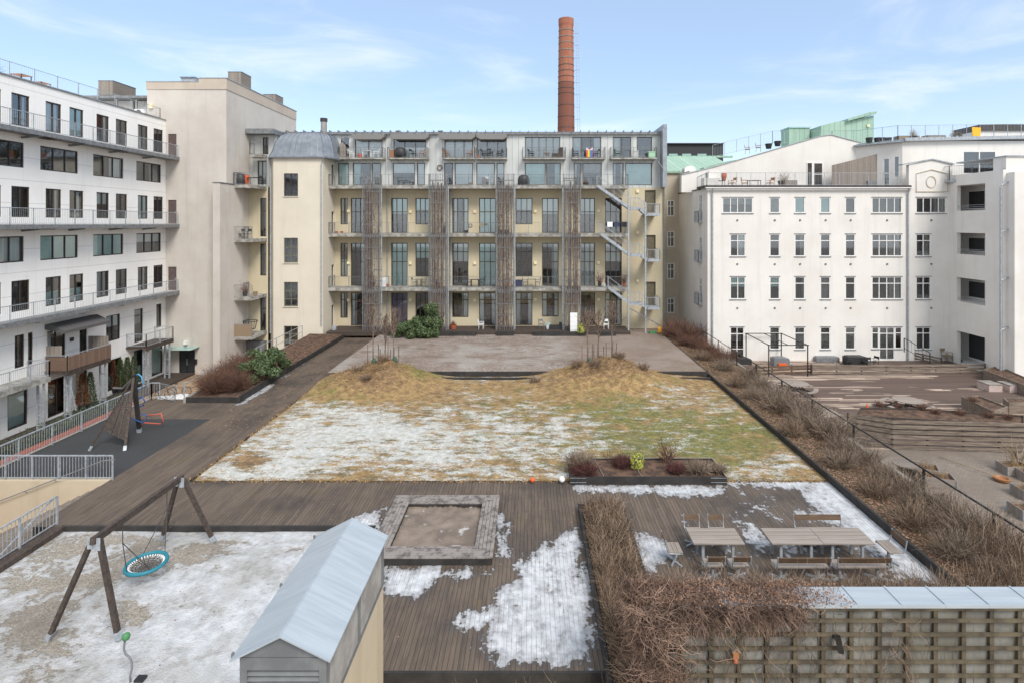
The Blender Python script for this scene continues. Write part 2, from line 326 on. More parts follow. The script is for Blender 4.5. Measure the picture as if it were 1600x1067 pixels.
def frosted():
    t = NT('frosted_glass'); return t.done(t.mix(t.ramp(t.noise(.7, 3), .3, .7), srgb(164, 194, 188), srgb(146, 178, 172)), .22)
MT['frost'] = frosted()
for k_, c_ in dict(teal=srgb(34, 122, 138), white=srgb(235, 235, 235), rope=(.05, .045, .042, 1), green_knob=srgb(72, 132, 84), blue=srgb(44, 84, 150), lblue=srgb(80, 155, 200),
    red=srgb(196, 96, 78), orange=srgb(232, 100, 40), yellow=srgb(248, 180, 40), terracotta=srgb(176, 96, 66), charcoal=(.03, .03, .032, 1), lampglass=srgb(240, 225, 185),
    teak=srgb(158, 106, 66), grey_plastic=srgb(120, 122, 126), navy=srgb(50, 58, 84), mint=srgb(170, 215, 180), brickred=srgb(150, 84, 66), wicker=srgb(140, 122, 100),
    flag_orange=srgb(240, 130, 40), flag_yellow=srgb(245, 215, 60), flag_green=srgb(60, 160, 90), flag_blue=srgb(60, 100, 200), flag_purple=srgb(150, 80, 170), flag_pink=srgb(236, 196, 206),
    skin=srgb(222, 180, 156), balltan=srgb(214, 150, 110), awning=srgb(128, 126, 124), awning_dark=srgb(92, 90, 90)).items(): MT[k_] = flat(k_, c_, .55)
# ---------------------------------------------------------------- helpers
ORG = {}
def Xc(px, Y): return (px-830)*Y/F
def Zc(py, Y): return CH+(350-py)*Y/F
def ground(px, py, z=0):
    Y = (CH-z)*F/(py-350); return Vector(((px-830)*Y/F, Y, z))
class M:
    def __init__(s): s.v = []; s.f = []; s.m = []
    def face(s, pts, mi=0):
        i = len(s.v); s.v += [tuple(p) for p in pts]; s.f.append(tuple(range(i, i+len(pts)))); s.m.append(mi)
    def box(s, x0, y0, z0, x1, y1, z1, mi=0):
        if x0 > x1: x0, x1 = x1, x0
        if y0 > y1: y0, y1 = y1, y0
        if z0 > z1: z0, z1 = z1, z0
        i = len(s.v)
        s.v += [(x, y, z) for z in (z0, z1) for y in (y0, y1) for x in (x0, x1)]
        for q in ((0, 2, 3, 1), (4, 5, 7, 6), (0, 1, 5, 4), (2, 6, 7, 3), (0, 4, 6, 2), (1, 3, 7, 5)):
            s.f.append(tuple(i+k for k in q)); s.m.append(mi)
        return s
    def bar(s, a, b, w, h, mi=0, up=Vector((0, 0, 1))):
        """rectangular bar from a to b, w across, h along up"""
        a = Vector(a); b = Vector(b); d = (b-a).normalized()
        if abs(d.dot(up)) > .98: up = Vector((0, 1, 0))
        sx = d.cross(up).normalized()*w/2; sz = sx.cross(d).normalized()*h/2
        i = len(s.v)
        for p in (a, b):
            for q in (-sx-sz, sx-sz, sx+sz, -sx+sz): s.v.append(tuple(p+q))
        for q in ((0, 3, 2, 1), (4, 5, 6, 7), (0, 1, 5, 4), (1, 2, 6, 5), (2, 3, 7, 6), (3, 0, 4, 7)):
            s.f.append(tuple(i+k for k in q)); s.m.append(mi)
        return s
    def tube(s, pts, r, n=6, mi=0, cap=True, r1=None):
        pts = [Vector(p) for p in pts]; i0 = len(s.v); k = len(pts)
        for j, p in enumerate(pts):
            d = (pts[min(j+1, k-1)]-pts[max(j-1, 0)])
            if d.length < 1e-9: d = Vector((0, 0, 1))
            d.normalize(); a = d.cross(Vector((0, 0, 1)) if abs(d.z) < .95 else Vector((1, 0, 0))).normalized(); b = d.cross(a)
            rr = r if r1 is None else r+(r1-r)*j/(k-1)
            for t in range(n):
                an = 2*math.pi*t/n; s.v.append(tuple(p+a*math.cos(an)*rr+b*math.sin(an)*rr))
        for j in range(k-1):
            for t in range(n):
                s.f.append((i0+j*n+t, i0+j*n+(t+1) % n, i0+(j+1)*n+(t+1) % n, i0+(j+1)*n+t)); s.m.append(mi)
        if cap:
            s.f.append(tuple(i0+t for t in range(n))[::-1]); s.m.append(mi); s.f.append(tuple(i0+(k-1)*n+t for t in range(n))); s.m.append(mi)
        return s
    def prism(s, poly, z0, z1, mi=0, top=True):
        n = len(poly); i = len(s.v)
        s.v += [(x, y, z0) for x, y in poly]+[(x, y, z1) for x, y in poly]
        for k in range(n): s.f.append((i+k, i+(k+1) % n, i+n+(k+1) % n, i+n+k)); s.m.append(mi)
        if top:
            s.f.append(tuple(i+n+k for k in range(n))); s.m.append(mi); s.f.append(tuple(i+k for k in range(n))[::-1]); s.m.append(mi)
        return s
    def prismy(s, poly, y0, y1, mi=0):
        """polygon in (x,z) pushed along y"""
        n = len(poly); i = len(s.v)
        s.v += [(x, y0, z) for x, z in poly]+[(x, y1, z) for x, z in poly]
        for k in range(n): s.f.append((i+k, i+(k+1) % n, i+n+(k+1) % n, i+n+k)); s.m.append(mi)
        s.f.append(tuple(i+n+k for k in range(n))); s.m.append(mi); s.f.append(tuple(i+k for k in range(n))[::-1]); s.m.append(mi)
        return s
    def lathe(s, c, prof, n=16, mi=0):
        i = len(s.v); c = Vector(c)
        for r, z in prof:
            for t in range(n): an = 2*math.pi*t/n; s.v.append((c.x+r*math.cos(an), c.y+r*math.sin(an), c.z+z))
        for j in range(len(prof)-1):
            for t in range(n): s.f.append((i+j*n+t, i+j*n+(t+1) % n, i+(j+1)*n+(t+1) % n, i+(j+1)*n+t)); s.m.append(mi)
        s.f.append(tuple(i+t for t in range(n))[::-1]); s.m.append(mi); k = len(prof)-1; s.f.append(tuple(i+k*n+t for t in range(n))); s.m.append(mi)
        return s
    def build(s, name, mats, parent=None, at=None, smooth=False):
        if not isinstance(mats, (list, tuple)): mats = [mats]
        o_ = Vector(at) if at is not None else (ORG[parent] if parent is not None and parent in ORG else Vector((0, 0, 0)))
        me = bpy.data.meshes.new(name)
        me.from_pydata([(x-o_.x, y-o_.y, z-o_.z) for x, y, z in s.v] if o_.length else s.v, [], s.f)
        for q in mats: me.materials.append(MT[q] if isinstance(q, str) else q)
        if len(mats) > 1: me.polygons.foreach_set('material_index', s.m)
        if smooth: me.polygons.foreach_set('use_smooth', [True]*len(me.polygons))
        me.update()
        o = bpy.data.objects.new(name, me); C.objects.link(o)
        if parent is not None: o.parent = parent; ORG[o] = o_
        elif at is not None: o.location = o_; ORG[o] = o_
        else: ORG[o] = Vector((0, 0, 0))
        return o
def tag(o, label=None, cat=None, group=None, kind=None):
    if label: o['label'] = label
    if cat: o['category'] = cat
    if group: o['group'] = group
    if kind: o['kind'] = kind
    return o
def thing(name, label, cat, loc=(0, 0, 0), group=None):
    o = bpy.data.objects.new(name, None); C.objects.link(o); o.location = loc; o.empty_display_size = .2
    ORG[o] = Vector(loc); return tag(o, label, cat, group)
def struct(m, name, mats, **k): return tag(m.build(name, mats, **k), kind='structure')
def copy_tree(o, parent=None):
    c = o.copy(); C.objects.link(c)
    if parent is not None: c.parent = parent
    for ch in o.children: copy_tree(ch, c)
    return c
def dup(o, loc, rz=0, label=None, group=None, s=None, rebuild=True):
    c = copy_tree(o); c.location = loc; c.rotation_euler = (0, 0, rz)
    if s: c.scale = s if hasattr(s, '__len__') else (s, s, s)
    if label: c['label'] = label
    if group: c['group'] = group
    return c
# facade with openings. frame: O origin, U along, N outward
class Plane:
    def __init__(s, O, U, N): s.O = Vector(O); s.U = Vector(U); s.N = Vector(N); s.rz = math.atan2(s.U.y, s.U.x)
    def p(s, u, z, d=0): q = s.O+s.U*u+s.N*d; return (q.x, q.y, z)
def facade(m, P, u0, u1, z0, z1, ops, rev=.18, room=.7, mi=0, ri=1):
    us = sorted(set([u0, u1]+[o[0] for o in ops]+[o[1] for o in ops])); zs = sorted(set([z0, z1]+[o[2] for o in ops]+[o[3] for o in ops]))
    us = [u for u in us if u0-1e-6 <= u <= u1+1e-6]; zs = [z for z in zs if z0-1e-6 <= z <= z1+1e-6]
    for a, b in zip(us, us[1:]):
        for c, d in zip(zs, zs[1:]):
            mu, mz = (a+b)/2, (c+d)/2
            if any(o[0] < mu < o[1] and o[2] < mz < o[3] for o in ops): continue
            m.face([P.p(a, c), P.p(b, c), P.p(b, d), P.p(a, d)], mi)
    for o in ops:
        a, b, c, d = o[:4]
        for dd0, dd1, q in ((0, -rev, mi), (-rev, -rev-room, ri)):
            if dd0 != 0 and not room: continue
            m.face([P.p(a, c, dd0), P.p(b, c, dd0), P.p(b, c, dd1), P.p(a, c, dd1)], q)
            m.face([P.p(a, d, dd0), P.p(a, d, dd1), P.p(b, d, dd1), P.p(b, d, dd0)], q)
            m.face([P.p(a, c, dd0), P.p(a, c, dd1), P.p(a, d, dd1), P.p(a, d, dd0)], q)
            m.face([P.p(b, c, dd0), P.p(b, d, dd0), P.p(b, d, dd1), P.p(b, c, dd1)], q)
        if room: m.face([P.p(a, c, -rev-room), P.p(b, c, -rev-room), P.p(b, d, -rev-room), P.p(a, d, -rev-room)], ri)
WC = {}
def win_meshes(w_, h_, cols, rows, fw, fmat, curt, bar=None):
    """frame, pane and curtain meshes, origin bottom left, outward is -Y. cols/rows: inner divider fractions"""
    key = (round(w_, 2), round(h_, 2), tuple(cols), tuple(rows), fw, fmat, curt)
    if key in WC: return WC[key]
    b = bar or fw*.8; m = M(); d0, d1 = -.05, .05
    m.box(0, d0, 0, fw, d1, h_); m.box(w_-fw, d0, 0, w_, d1, h_); m.box(fw, d0, h_-fw, w_-fw, d1, h_); m.box(fw, d0, 0, w_-fw, d1, fw)
    for c in cols: m.box(c*w_-b/2, d0+.004, fw, c*w_+b/2, d1-.004, h_-fw)
    for r_ in rows: m.box(fw, d0+.008, r_*h_-b/2, w_-fw, d1-.008, r_*h_+b/2)
    g = M(); g.face([(fw, 0, fw), (w_-fw, 0, fw), (w_-fw, 0, h_-fw), (fw, 0, h_-fw)])
    q = M(); cm = None
    rnd = random.Random(hash(key[:2]) & 255)
    def drape(x0, x1, z0, z1, y=.14):
        n = max(3, int((x1-x0)/.07)); pts = [(x0+(x1-x0)*i/n, y+(.03 if i % 2 else -.02)+rnd.uniform(-.01, .01)) for i in range(n+1)]
        for (xa, ya), (xb, yb) in zip(pts, pts[1:]): q.face([(xa, ya, z0), (xb, yb, z0), (xb, yb, z1), (xa, ya, z1)])
    if curt.startswith('full'): q.face([(fw, .06, fw), (w_-fw, .06, fw), (w_-fw, .06, h_-fw), (fw, .06, h_-fw)])
    elif curt.startswith('half'): q.face([(fw, .06, fw), (w_-fw, .06, fw), (w_-fw, .06, h_*.5), (fw, .06, h_*.5)])
    elif curt.startswith('blind'): q.face([(fw, .08, h_*.55), (w_-fw, .08, h_*.55), (w_-fw, .08, h_-fw), (fw, .08, h_-fw)])
    elif curt.startswith('drape'): drape(fw, w_*.28, fw, h_-fw); drape(w_*.76, w_-fw, fw, h_-fw)
    elif curt.startswith('left'): drape(fw, w_*.4, fw, h_-fw)
    elif curt.startswith('right'): drape(w_*.6, w_-fw, fw, h_-fw)
    elif curt.startswith('sheer'): drape(fw, w_-fw, fw, h_-fw)
    res = []
    for mm, nm in ((m, 'window_frame_mesh'), (g, 'pane_mesh'), (q, 'curtain_mesh')):
        if not mm.v: res.append(None); continue
        me = bpy.data.meshes.new(nm); me.from_pydata(mm.v, [], mm.f)
        me.materials.append(MT[fmat] if mm is m else MT['glass'] if mm is g else MT['curt_'+curt.split('_')[1]]); me.update(); res.append(me)
    WC[key] = res; return res
def window(P, parent, o, cols=(), rows=(), fw=.06, fmat='dark_frame', curt='none', dep=.13, name='window', sill=None, label=None):
    a, b, c, d = o[:4]; fr, pa, cu = win_meshes(b-a, d-c, cols, rows, fw, fmat, curt)
    x = bpy.data.objects.new(name, fr); C.objects.link(x); x.parent = parent
    x.location = Vector(P.p(a, c, -dep))-ORG[parent]; x.rotation_euler = (0, 0, P.rz)
    g = bpy.data.objects.new('pane', pa); C.objects.link(g); g.parent = x
    if cu: k = bpy.data.objects.new('curtain', cu); C.objects.link(k); k.parent = x
    if label: x['label'] = label
    if sill:
        s = M(); s.box(-.06, -dep-.09, -.06, b-a+.06, -.05-.003, 0); so = s.build('sill', sill, None); so.parent = x
    return x
def rail(m, pts, h=1.0, sp=.12, post=1.6, r=.009, pr=.022, mid=False, top=.024, bot=.08, mi=0, balus=True):
    pts = [Vector(p) for p in pts]
    for a, b in zip(pts, pts[1:]):
        d = b-a; n = max(1, round(d.length/post)); up = Vector((0, 0, h))
        for i in range(n+1): q = a+d*i/n; m.bar(q, q+up, pr*2, pr*2, mi)
        m.bar(a+up, b+up, top*2, top*1.6, mi)
        if bot is not None: m.bar(a+Vector((0, 0, bot)), b+Vector((0, 0, bot)), .03, .03, mi)
        if mid: m.bar(a+up*.5, b+up*.5, .02, .02, mi)
        if balus:
            k = max(1, int(d.length/sp))
            for i in range(1, k): q = a+d*i/k; m.tube([q+Vector((0, 0, bot or 0)), q+up], r, 3, mi, False)
    return m
rng = random.Random(7)
# ================================================================ GROUND
def inpoly(p, poly):
    x, y = p; r = False; n = len(poly); j = n-1
    for i in range(n):
        xi, yi = poly[i]; xj, yj = poly[j]
        if (yi > y) != (yj > y) and x < (xj-xi)*(y-yi)/(yj-yi)+xi: r = not r
        j = i
    return r
def sdist(p, poly):
    d = 1e9; n = len(poly)
    for i in range(n):
        ax, ay = poly[i]; bx, by = poly[(i+1) % n]; vx, vy = bx-ax, by-ay; wx, wy = p[0]-ax, p[1]-ay
        t = max(0, min(1, (wx*vx+wy*vy)/(vx*vx+vy*vy+1e-9))); d = min(d, math.hypot(wx-t*vx, wy-t*vy))
    return d if inpoly(p, poly) else -d
def gp(pts, z=0): return [tuple(ground(a, b, z)[:2]) for a, b in pts]
def grid(name, x0, x1, y0, y1, step, zf, mat, attrs, kind='structure', thick=0):
    nx = max(1, round((x1-x0)/step)); ny = max(1, round((y1-y0)/step)); m = M(); xs = [x0+(x1-x0)*i/nx for i in range(nx+1)]; ys = [y0+(y1-y0)*j/ny for j in range(ny+1)]
    m.v = [(x, y, zf(x, y)) for y in ys for x in xs]
    for j in range(ny):
        for i in range(nx):
            k = j*(nx+1)+i; m.f.append((k, k+1, k+nx+2, k+nx+1)); m.m.append(0)
    o = m.build(name, mat, smooth=True); tag(o, kind=kind)
    for a, fn in attrs.items():
        at = o.data.attributes.new(a, 'FLOAT', 'POINT'); at.data.foreach_set('value', [fn(x, y) for y in ys for x in xs])
    return o
def pix(x, y, z=0): return 830+F*x/y, 350+(CH-z)*F/y
def blobs(x, y, bl, base, z=0):
    a, b = pix(x, y, z); s = base
    for cx, cy, rx, ry, v in bl:
        d = ((a-cx)/rx)**2+((b-cy)/ry)**2
        if d < 9: s += v*math.exp(-d)
    return max(-1.5, min(1.5, s))
DS = [gp(q) for q in (
    [(903, 826), (871, 838), (851, 853), (811, 881), (805, 912), (781, 924), (774, 961), (747, 1000), (759, 1016), (787, 1034), (851, 1036), (912, 1040), (931, 1003), (922, 939), (908, 862)],
    [(710, 967), (775, 948), (775, 973), (719, 985)],
    [(601, 885), (771, 890), (756, 899), (682, 904), (661, 933), (601, 927)],
    [(779, 803), (793, 817), (790, 863), (774, 872)],
    [(540, 815), (598, 795), (600, 830), (585, 850), (535, 828)],
    [(895, 757), (1130, 757), (1120, 772), (1060, 774), (1000, 770), (940, 768), (900, 768)],
    [(985, 836), (1006, 829), (1051, 855), (1045, 872), (1015, 890), (998, 880)],
    [(1150, 812), (1176, 815), (1204, 843), (1200, 864), (1183, 862), (1166, 832)],
    [(1140, 727), (1300, 727), (1340, 762), (1420, 830), (1480, 870), (1520, 905), (1395, 905), (1372, 870), (1340, 835), (1270, 800), (1255, 765), (1180, 759), (1140, 757)],
    [(1250, 800), (1330, 812), (1335, 822), (1260, 815)])]
def deck_snow(x, y):
    v = max(sdist((x, y), q) for q in DS)*1.7
    v = max(v, blobs(x, y, [(1190, 795, 60, 30, .55), (1330, 850, 60, 40, .55), (1060, 820, 40, 20, .45), (1110, 860, 60, 20, .5), (930, 775, 40, 8, .35), (1230, 860, 60, 30, .5)], -.75))
    return max(-1, min(.62, v))
G = M(); G.face([(-700, -200, -2.5), (700, -200, -2.5), (700, 1200, -2.5), (-700, 1200, -2.5)])
struct(G, 'ground', 'asphalt')
# podium pieces
zero = lambda x, y: 0.0
grid('deck', -5.4, 12.1, 13.0, 22.6, .2, zero, 'deck', {'snow': deck_snow})
grid('deck', -17.3, -5.4, 19.2, 22.6, .4, zero, 'deck', {'snow': lambda x, y: max(-1, min(1, max(sdist((x, y), q) for q in DS)*2.4))})
PS = [gp(q) for q in ([(420, 598), (433, 600), (380, 632), (366, 632)], [(500, 545), (506, 546), (440, 592), (436, 590)], [(312, 744), (330, 730), (345, 735), (330, 748)])]
grid('path', -17.3, -14.0, 22.6, 51.0, .4, zero, 'deck', {'snow': lambda x, y: max(-1, min(1, max(sdist((x, y), q) for q in PS)*3))})
grid('path', -23.0, -17.3, 29.8, 33.2, .4, zero, 'deck', {'snow': lambda x, y: -1.})
m = M(); m.box(-22.9, 22.85, -.3, -17.3, 29.8, .004); struct(m, 'rubber_playground', 'rubber')
# lawn with its two planting mounds
def mound(x, y):
    s = 0
    for cx, cy, rx, ry, h in ((-10.3, 36.4, 3.5, 2.7, 1.12), (-8.2, 36.9, 1.6, 1.6, .35), (5.0, 37.0, 3.8, 3.0, 1.32), (6.2, 35.2, 2.6, 2.0, .35)):
        d = ((x-cx)/rx)**2+((y-cy)/ry)**2
        if d < 4: s += h*math.exp(-d*1.5)
    return s
def lawn_z(x, y):
    e = min(1, (y-22.6)/1.0, (x+14)/.8, (12.1-x)/.8)
    return .03+max(0, e)*(.04+.05*noise.noise(Vector((x*.35, y*.35, 0)))+.03*noise.noise(Vector((x*1.3, y*1.3, 3))))+mound(x, y)*(1+.30*noise.noise(Vector((x*1.1, y*1.1, 1)))+.12*noise.noise(Vector((x*3.1, y*3.1, 7))))
SN = [(430, 710, 130, 40, .9), (560, 670, 100, 30, .65), (690, 700, 150, 40, .75), (540, 640, 60, 14, .5), (760, 645, 90, 18, .45), (840, 700, 60, 30, .4), (380, 740, 120, 12, .5), (1000, 630, 80, 12, .5),
      (1050, 615, 30, 8, .7), (900, 660, 50, 14, .35), (960, 690, 40, 12, .5), (1130, 640, 60, 20, .1), (800, 745, 150, 10, .4), (860, 570, 18, 18, .9), (720, 592, 60, 5, .7), (1100, 745, 60, 14, .6), (1210, 720, 40, 18, .4),
      (395, 720, 40, 14, -.9), (760, 720, 50, 10, -.3), (575, 600, 110, 28, -1.2), (960, 600, 90, 34, -.9), (330, 740, 30, 9, .5), (480, 650, 40, 20, .4)]
GR = [(1080, 690, 170, 50, .9), (860, 690, 120, 30, .25), (620, 690, 200, 40, .25), (960, 640, 80, 16, .5), (640, 590, 40, 14, .9), (1020, 570, 40, 16, .6), (520, 640, 60, 16, .3), (800, 640, 120, 20, .3), (1180, 640, 60, 40, .2), (500, 612, 30, 14, .5)]
BR = [(575, 595, 60, 26, 1.0), (955, 585, 70, 26, 1.1), (700, 615, 60, 14, .5), (400, 722, 40, 12, .7), (850, 605, 50, 10, .4), (580, 560, 30, 20, .6)]
grid('lawn', -13.8, 12.1, 22.6, 41.5, .14, lawn_z, 'lawn', {'snow': lambda x, y: max(-1.2, .95*blobs(x, y, SN, -.16, 0)-.16), 'green': lambda x, y: blobs(x, y, GR, -.2, 0), 'brown': lambda x, y: 1.8*blobs(x, y, BR, -.35, 0)})
def yard_z(x, y): return .3+.03*noise.noise(Vector((x*.3, y*.3, 5)))
YS = [(640, 560, 60, 14, .15), (840, 572, 25, 10, .5), (560, 545, 40, 12, .2), (700, 524, 60, 4, .9)]
grid('gravel_yard', -14.0, 12.1, 38.0, 54.0, .5, yard_z, 'gravel_play' if 0 else 'gravel_yard', {})
grid('path', -17.3, -14.0, 51.0, 54.0, .5, lambda x, y: .15, 'deck', {'snow': lambda x, y: -1.})
# playground gravel with icy snow
PG = [(300, 1000, 220, 90, .5), (420, 930, 120, 80, .5), (130, 900, 90, 40, -.25), (60, 960, 60, 50, -.35), (60, 1000, 60, 40, -.3), (330, 860, 60, 20, -.4), (130, 850, 120, 16, -.35), (200, 960, 40, 30, -.5), (330, 970, 40, 30, -.35), (480, 830, 60, 12, .5), (300, 835, 80, 12, .3), (90, 1050, 40, 20, -.2), (230, 880, 60, 20, -.4)]
PG2 = [(a, b, c, d, e*(1.75 if e < 0 else .8)) for a, b, c, d, e in PG]
def play_z(x, y): return -.14+.045*noise.noise(Vector((x*.5, y*.5, 9)))+.02*noise.noise(Vector((x*2.2, y*2.2, 2)))
grid('play_gravel', -16.2, -4.9, 4.0, 19.2, .2, play_z, 'gravel_play', {'snow': lambda x, y: blobs(x, y, PG2, .36, -.14)})
# podium body, edges and walls below
m = M(); m.box(-17.3, 22.75, -2.5, 15.2, 56, -.32); m.box(-16.4, 4, -2.5, 15.2, 22.75, -.32); m.box(-23.0, 22.75, -2.5, -17.3, 33.2, -.32)
struct(m, 'podium', 'beige_wall')
def wallthing(name, label, mat, boxes, cat='wall', at=None):
    q = M()
    for b_ in boxes: q.box(*b_)
    b0 = boxes[0]; return tag(q.build(name, mat, at=at or ((b0[0]+b0[3])/2, (b0[1]+b0[4])/2, min(b0[2], b0[5]))), label, cat)
wallthing('edging_board', 'dark wooden edge board between the boardwalk and the snowy play gravel', 'timber_black', [(-16.3, 19.16, -.32, -5.4, 19.26, .025)], 'edging')
wallthing('edging_board', 'dark wooden edge along the railing side of the play gravel', 'wood_dark', [(-16.75, 4, -.32, -16.2, 19.16, .02), (-16.9, 4, -.4, -16.75, 19.16, -.12)], 'edging')
wallthing('edging_board', 'black board closing the near end of the wet deck', 'timber_black', [(-5.4, 12.93, -.34, 4.6, 13.0, .012)], 'edging')
wallthing('stairwell_wall', 'beige rendered wall at the back of the descending playground stairs', 'beige_wall', [(-24.5, 22.6, -2.5, -17.3, 22.85, .01)])
wallthing('terrace_wall', 'beige retaining wall under the railing of the rubber playground', 'beige_wall', [(-23.0, 22.9, -2.5, -22.9, 33.2, .008)])
# front bed under the deck end
m = M(); m.box(-5.4, 9.5, -.9, 2.0, 12.9, -.35); struct(m, 'planting_bed', 'soil')
# big planting bed along the right side
def bed_z(x, y): return .22+.12*noise.noise(Vector((x*.9, y*.9, 4)))-(.25*max(0, x-14.6))
grid('leaf_covered_bed', 12.2, 15.3, 11.5, 54, .25, bed_z, 'litter', {})
grid('leaf_covered_bed', 1.85, 3.3, 9.5, 20.2, .25, lambda x, y: .2+.05*noise.noise(Vector((x, y, 0))), 'litter', {})
grid('leaf_covered_bed', 3.3, 12.2, 12.2, 15.1, .25, lambda x, y: .15+.05*noise.noise(Vector((x, y, 0))), 'litter', {})
wallthing('bed_edging', 'long black edge board between lawn and the leaf covered bed', 'timber_black', [(12.1, 15.3, -.3, 12.2, 54, .3)], 'edging')
wallthing('bed_edging', 'black edge board between wet deck and the brown hedge beside it', 'timber_black', [(1.72, 9.5, -.3, 1.82, 20.3, .26), (1.82, 20.2, -.3, 3.3, 20.3, .26), (3.3, 15.1, -.3, 3.4, 20.3, .2), (3.4, 15.1, -.3, 12.1, 15.2, .2)], 'edging')
wallthing('retaining_wall', 'pale retaining wall dropping from the leaf bed to the lower terrace', 'concrete', [(15.3, 11.5, -2.5, 15.5, 48.4, .12)])
# timber steps between lawn and gravel yard
for x0, x1, lb in ((-7.9, 2.0, 'long double black timber step between the two mounds'), (8.6, 12.1, 'short double black timber step right of the right mound')):
    wallthing('timber_step', lb, 'timber_black', [(x0, 37.86, -.1, x1, 38.06, .38), (x0, 37.05, -.1, x1, 37.25, .2)], 'step')
# lower terrace, right
m = M(); m.box(15.5, 29.5, -2.5, 75, 70, -1.5); struct(m, 'wooden_terrace', 'terrace')
m = M(); m.box(15.5, 8, -2.5, 75, 29.5, -1.504); struct(m, 'paved_court', 'cobble')
# lower court, left
m = M(); m.box(-31.5, 0, -2.5, -29.0, 47.7, -2.3); struct(m, 'house_terrace', 'wood_dark')
m = M(); m.box(-29.0, 37.5, -2.5, -21.2, 47.7, -2.46); struct(m, 'brown_grit_court', 'clay')
# stairs down to the left
q = M()
for i in range(13): q.box(-17.3-.4*(i+1), 19.35, -2.5, -17.3-.4*i, 22.6, -.02-.19*(i+1))
q.box(-17.3, 19.2, -.34, -16.75, 22.6, -.012)
tag(q.build('staircase', 'wood_grey', at=(-17.5, 21, -2.5)), 'grey wooden steps going down to the left beside the beige wall', 'stairs')
# ================================================================ LEFT WHITE BUILDING
LX = -31.6
def yl(px): return -LX*F/(830-px)
PL = Plane((LX, 0, 0), (0, 1, 0), (1, 0, 0))
lb = thing('apartment_building', 'long white panelled apartment block with dark windows and gallery walkways, left side', 'building', (LX-6, 36, -2.5))
c1 = lambda v: v/3.811
rowsW = [(-70, 8), (68, 177), (272, 366), (414, 498), (575, 650), (690, 758), (821, 881), (915, 971)]
rowsB = [(-110, 143), (240, 465), (555, 735), (812, 959)]
ops = []
def addo(x0, x1, z0, z1, cols, curt, rows=(), fw=.07, extra=None): ops.append((yl(c1(x0)), yl(c1(x1)), CH+z0, CH+z1, cols, rows, curt, fw))
cA = ['right_white', 'drape_white', 'sheer_white', 'full_teal', 'drape_white', 'none_x', 'left_white', 'none_x']
cC = ['none_x', 'none_x', 'drape_white', 'right_white', 'blind_white', 'none_x', 'full_teal', 'none_x']
cE = ['none_x', 'none_x', 'half_teal', 'half_teal', 'sheer_white', 'none_x', 'right_white', 'none_x']
for i, (a, b) in enumerate(rowsW):
    addo(a, b, 6.05, 8.0, (.5,), cA[i]); addo(a, b, .4, 2.3, (.5,), cC[i], (.22,)); addo(a, b, -5.4, -3.5, (.5,), cE[i], (.22,))
for i, (a, b) in enumerate(rowsB):
    addo(a, b, 3.47, 5.03, (.345, .66), ['none_x', 'none_x', 'right_white', 'right_grey'][i]); addo(a, b, -2.36, -.77, (.345, .66), ['sheer_white', 'full_teal', 'full_teal', 'blind_white'][i])
addo(88, 146, -8.85, -6.85, (), 'right_grey'); addo(167, 197, -8.85, -6.85, (), 'none_x'); addo(282, 390, -9.5, -7.05, (.5,), 'left_white'); addo(474, 519, -9.5, -7.05, (), 'none_x')
addo(632, 716, -8.82, -6.88, (.5,), 'blind_white'); addo(800, 852, -9.5, -6.85, (), 'blind_grey', (.8,)); addo(931, 962, -8.8, -6.8, (), 'none_x')
addo(-120, -20, -9.4, -6.9, (.5,), 'none_x')
addo(45, 165, -12.5, -10.3, (), 'full_teal', (), .09); addo(285, 400, -12.7, -10.25, (.5,), 'none_x'); addo(451, 519, -12.5, -10.15, (), 'half_teal'); addo(642, 725, -12.5, -10.2, (), 'half_teal')
addo(798, 852, -12.75, -10.1, (), 'half_teal'); addo(903, 970, -12.7, -10.1, (), 'full_teal')
q = M(); facade(q, PL, 20, 47.8, -2.5, CH+8.9, ops, .16, .8)
q.face([(LX, 20, -2.5), (LX, 20, CH+8.9), (LX-12, 20, CH+8.9), (LX-12, 20, -2.5)])
q.face([(LX, 20, CH+8.9), (LX, 47.8, CH+8.9), (LX-12, 47.8, CH+8.9), (LX-12, 20, CH+8.9)]); q.face([(LX-12, 20, CH+8.9), (LX-12, 47.8, CH+8.9), (LX-12, 47.8, -2.5), (LX-12, 20, -2.5)])
q.build('wall', ['left_wall', 'room'], lb)
for o in ops: window(PL, lb, o, o[4], o[5], o[7], 'dark_frame', o[6], .1)
q = M(); q.box(LX-.3, 20, CH+8.9, LX+.06, 47.75, CH+8.98); q.build('coping', 'galv_dark', lb)
q = M(); rail(q, [(LX-.15, 20, CH+8.98), (LX-.15, 47.3, CH+8.98), (LX-2.2, 47.3, CH+8.98)], .88, .14, 1.7, .006, .018, top=.018); q.build('roof_railing', 'galv', lb)
for z in (5.72, -.06, -5.8):
    q = M(); q.box(LX+.002, 20, CH+z-.22, LX+1.2, 47.75, CH+z-.04); q.box(LX+1.14, 20, CH+z-.26, LX+1.22, 47.78, CH+z+.02)
    for y in (24, 27.5, 31, 34.3, 37.8, 41.4, 45): q.bar((LX+.01, y, CH+z-.38), (LX+1.1, y, CH+z-.27), .12, .12)
    wk = q.build('walkway', 'galv_dark', lb)
    q = M(); rail(q, [(LX+1.18, 20, CH+z), (LX+1.18, 47.6, CH+z)], 1.0, .13, 1.55, .007, .02)
    r_ = q.build('railing', 'galv', None); r_.parent = wk; r_.location = -ORG[lb]; 
    q = M()
    for y in (29, 35.5, 42): q.box(LX+.3, y-.35, CH+z-.31, LX+.75, y+.35, CH+z-.27)
    r_ = q.build('gallery_lamp', 'dark_frame', None); r_.parent = wk; r_.location = -ORG[lb]
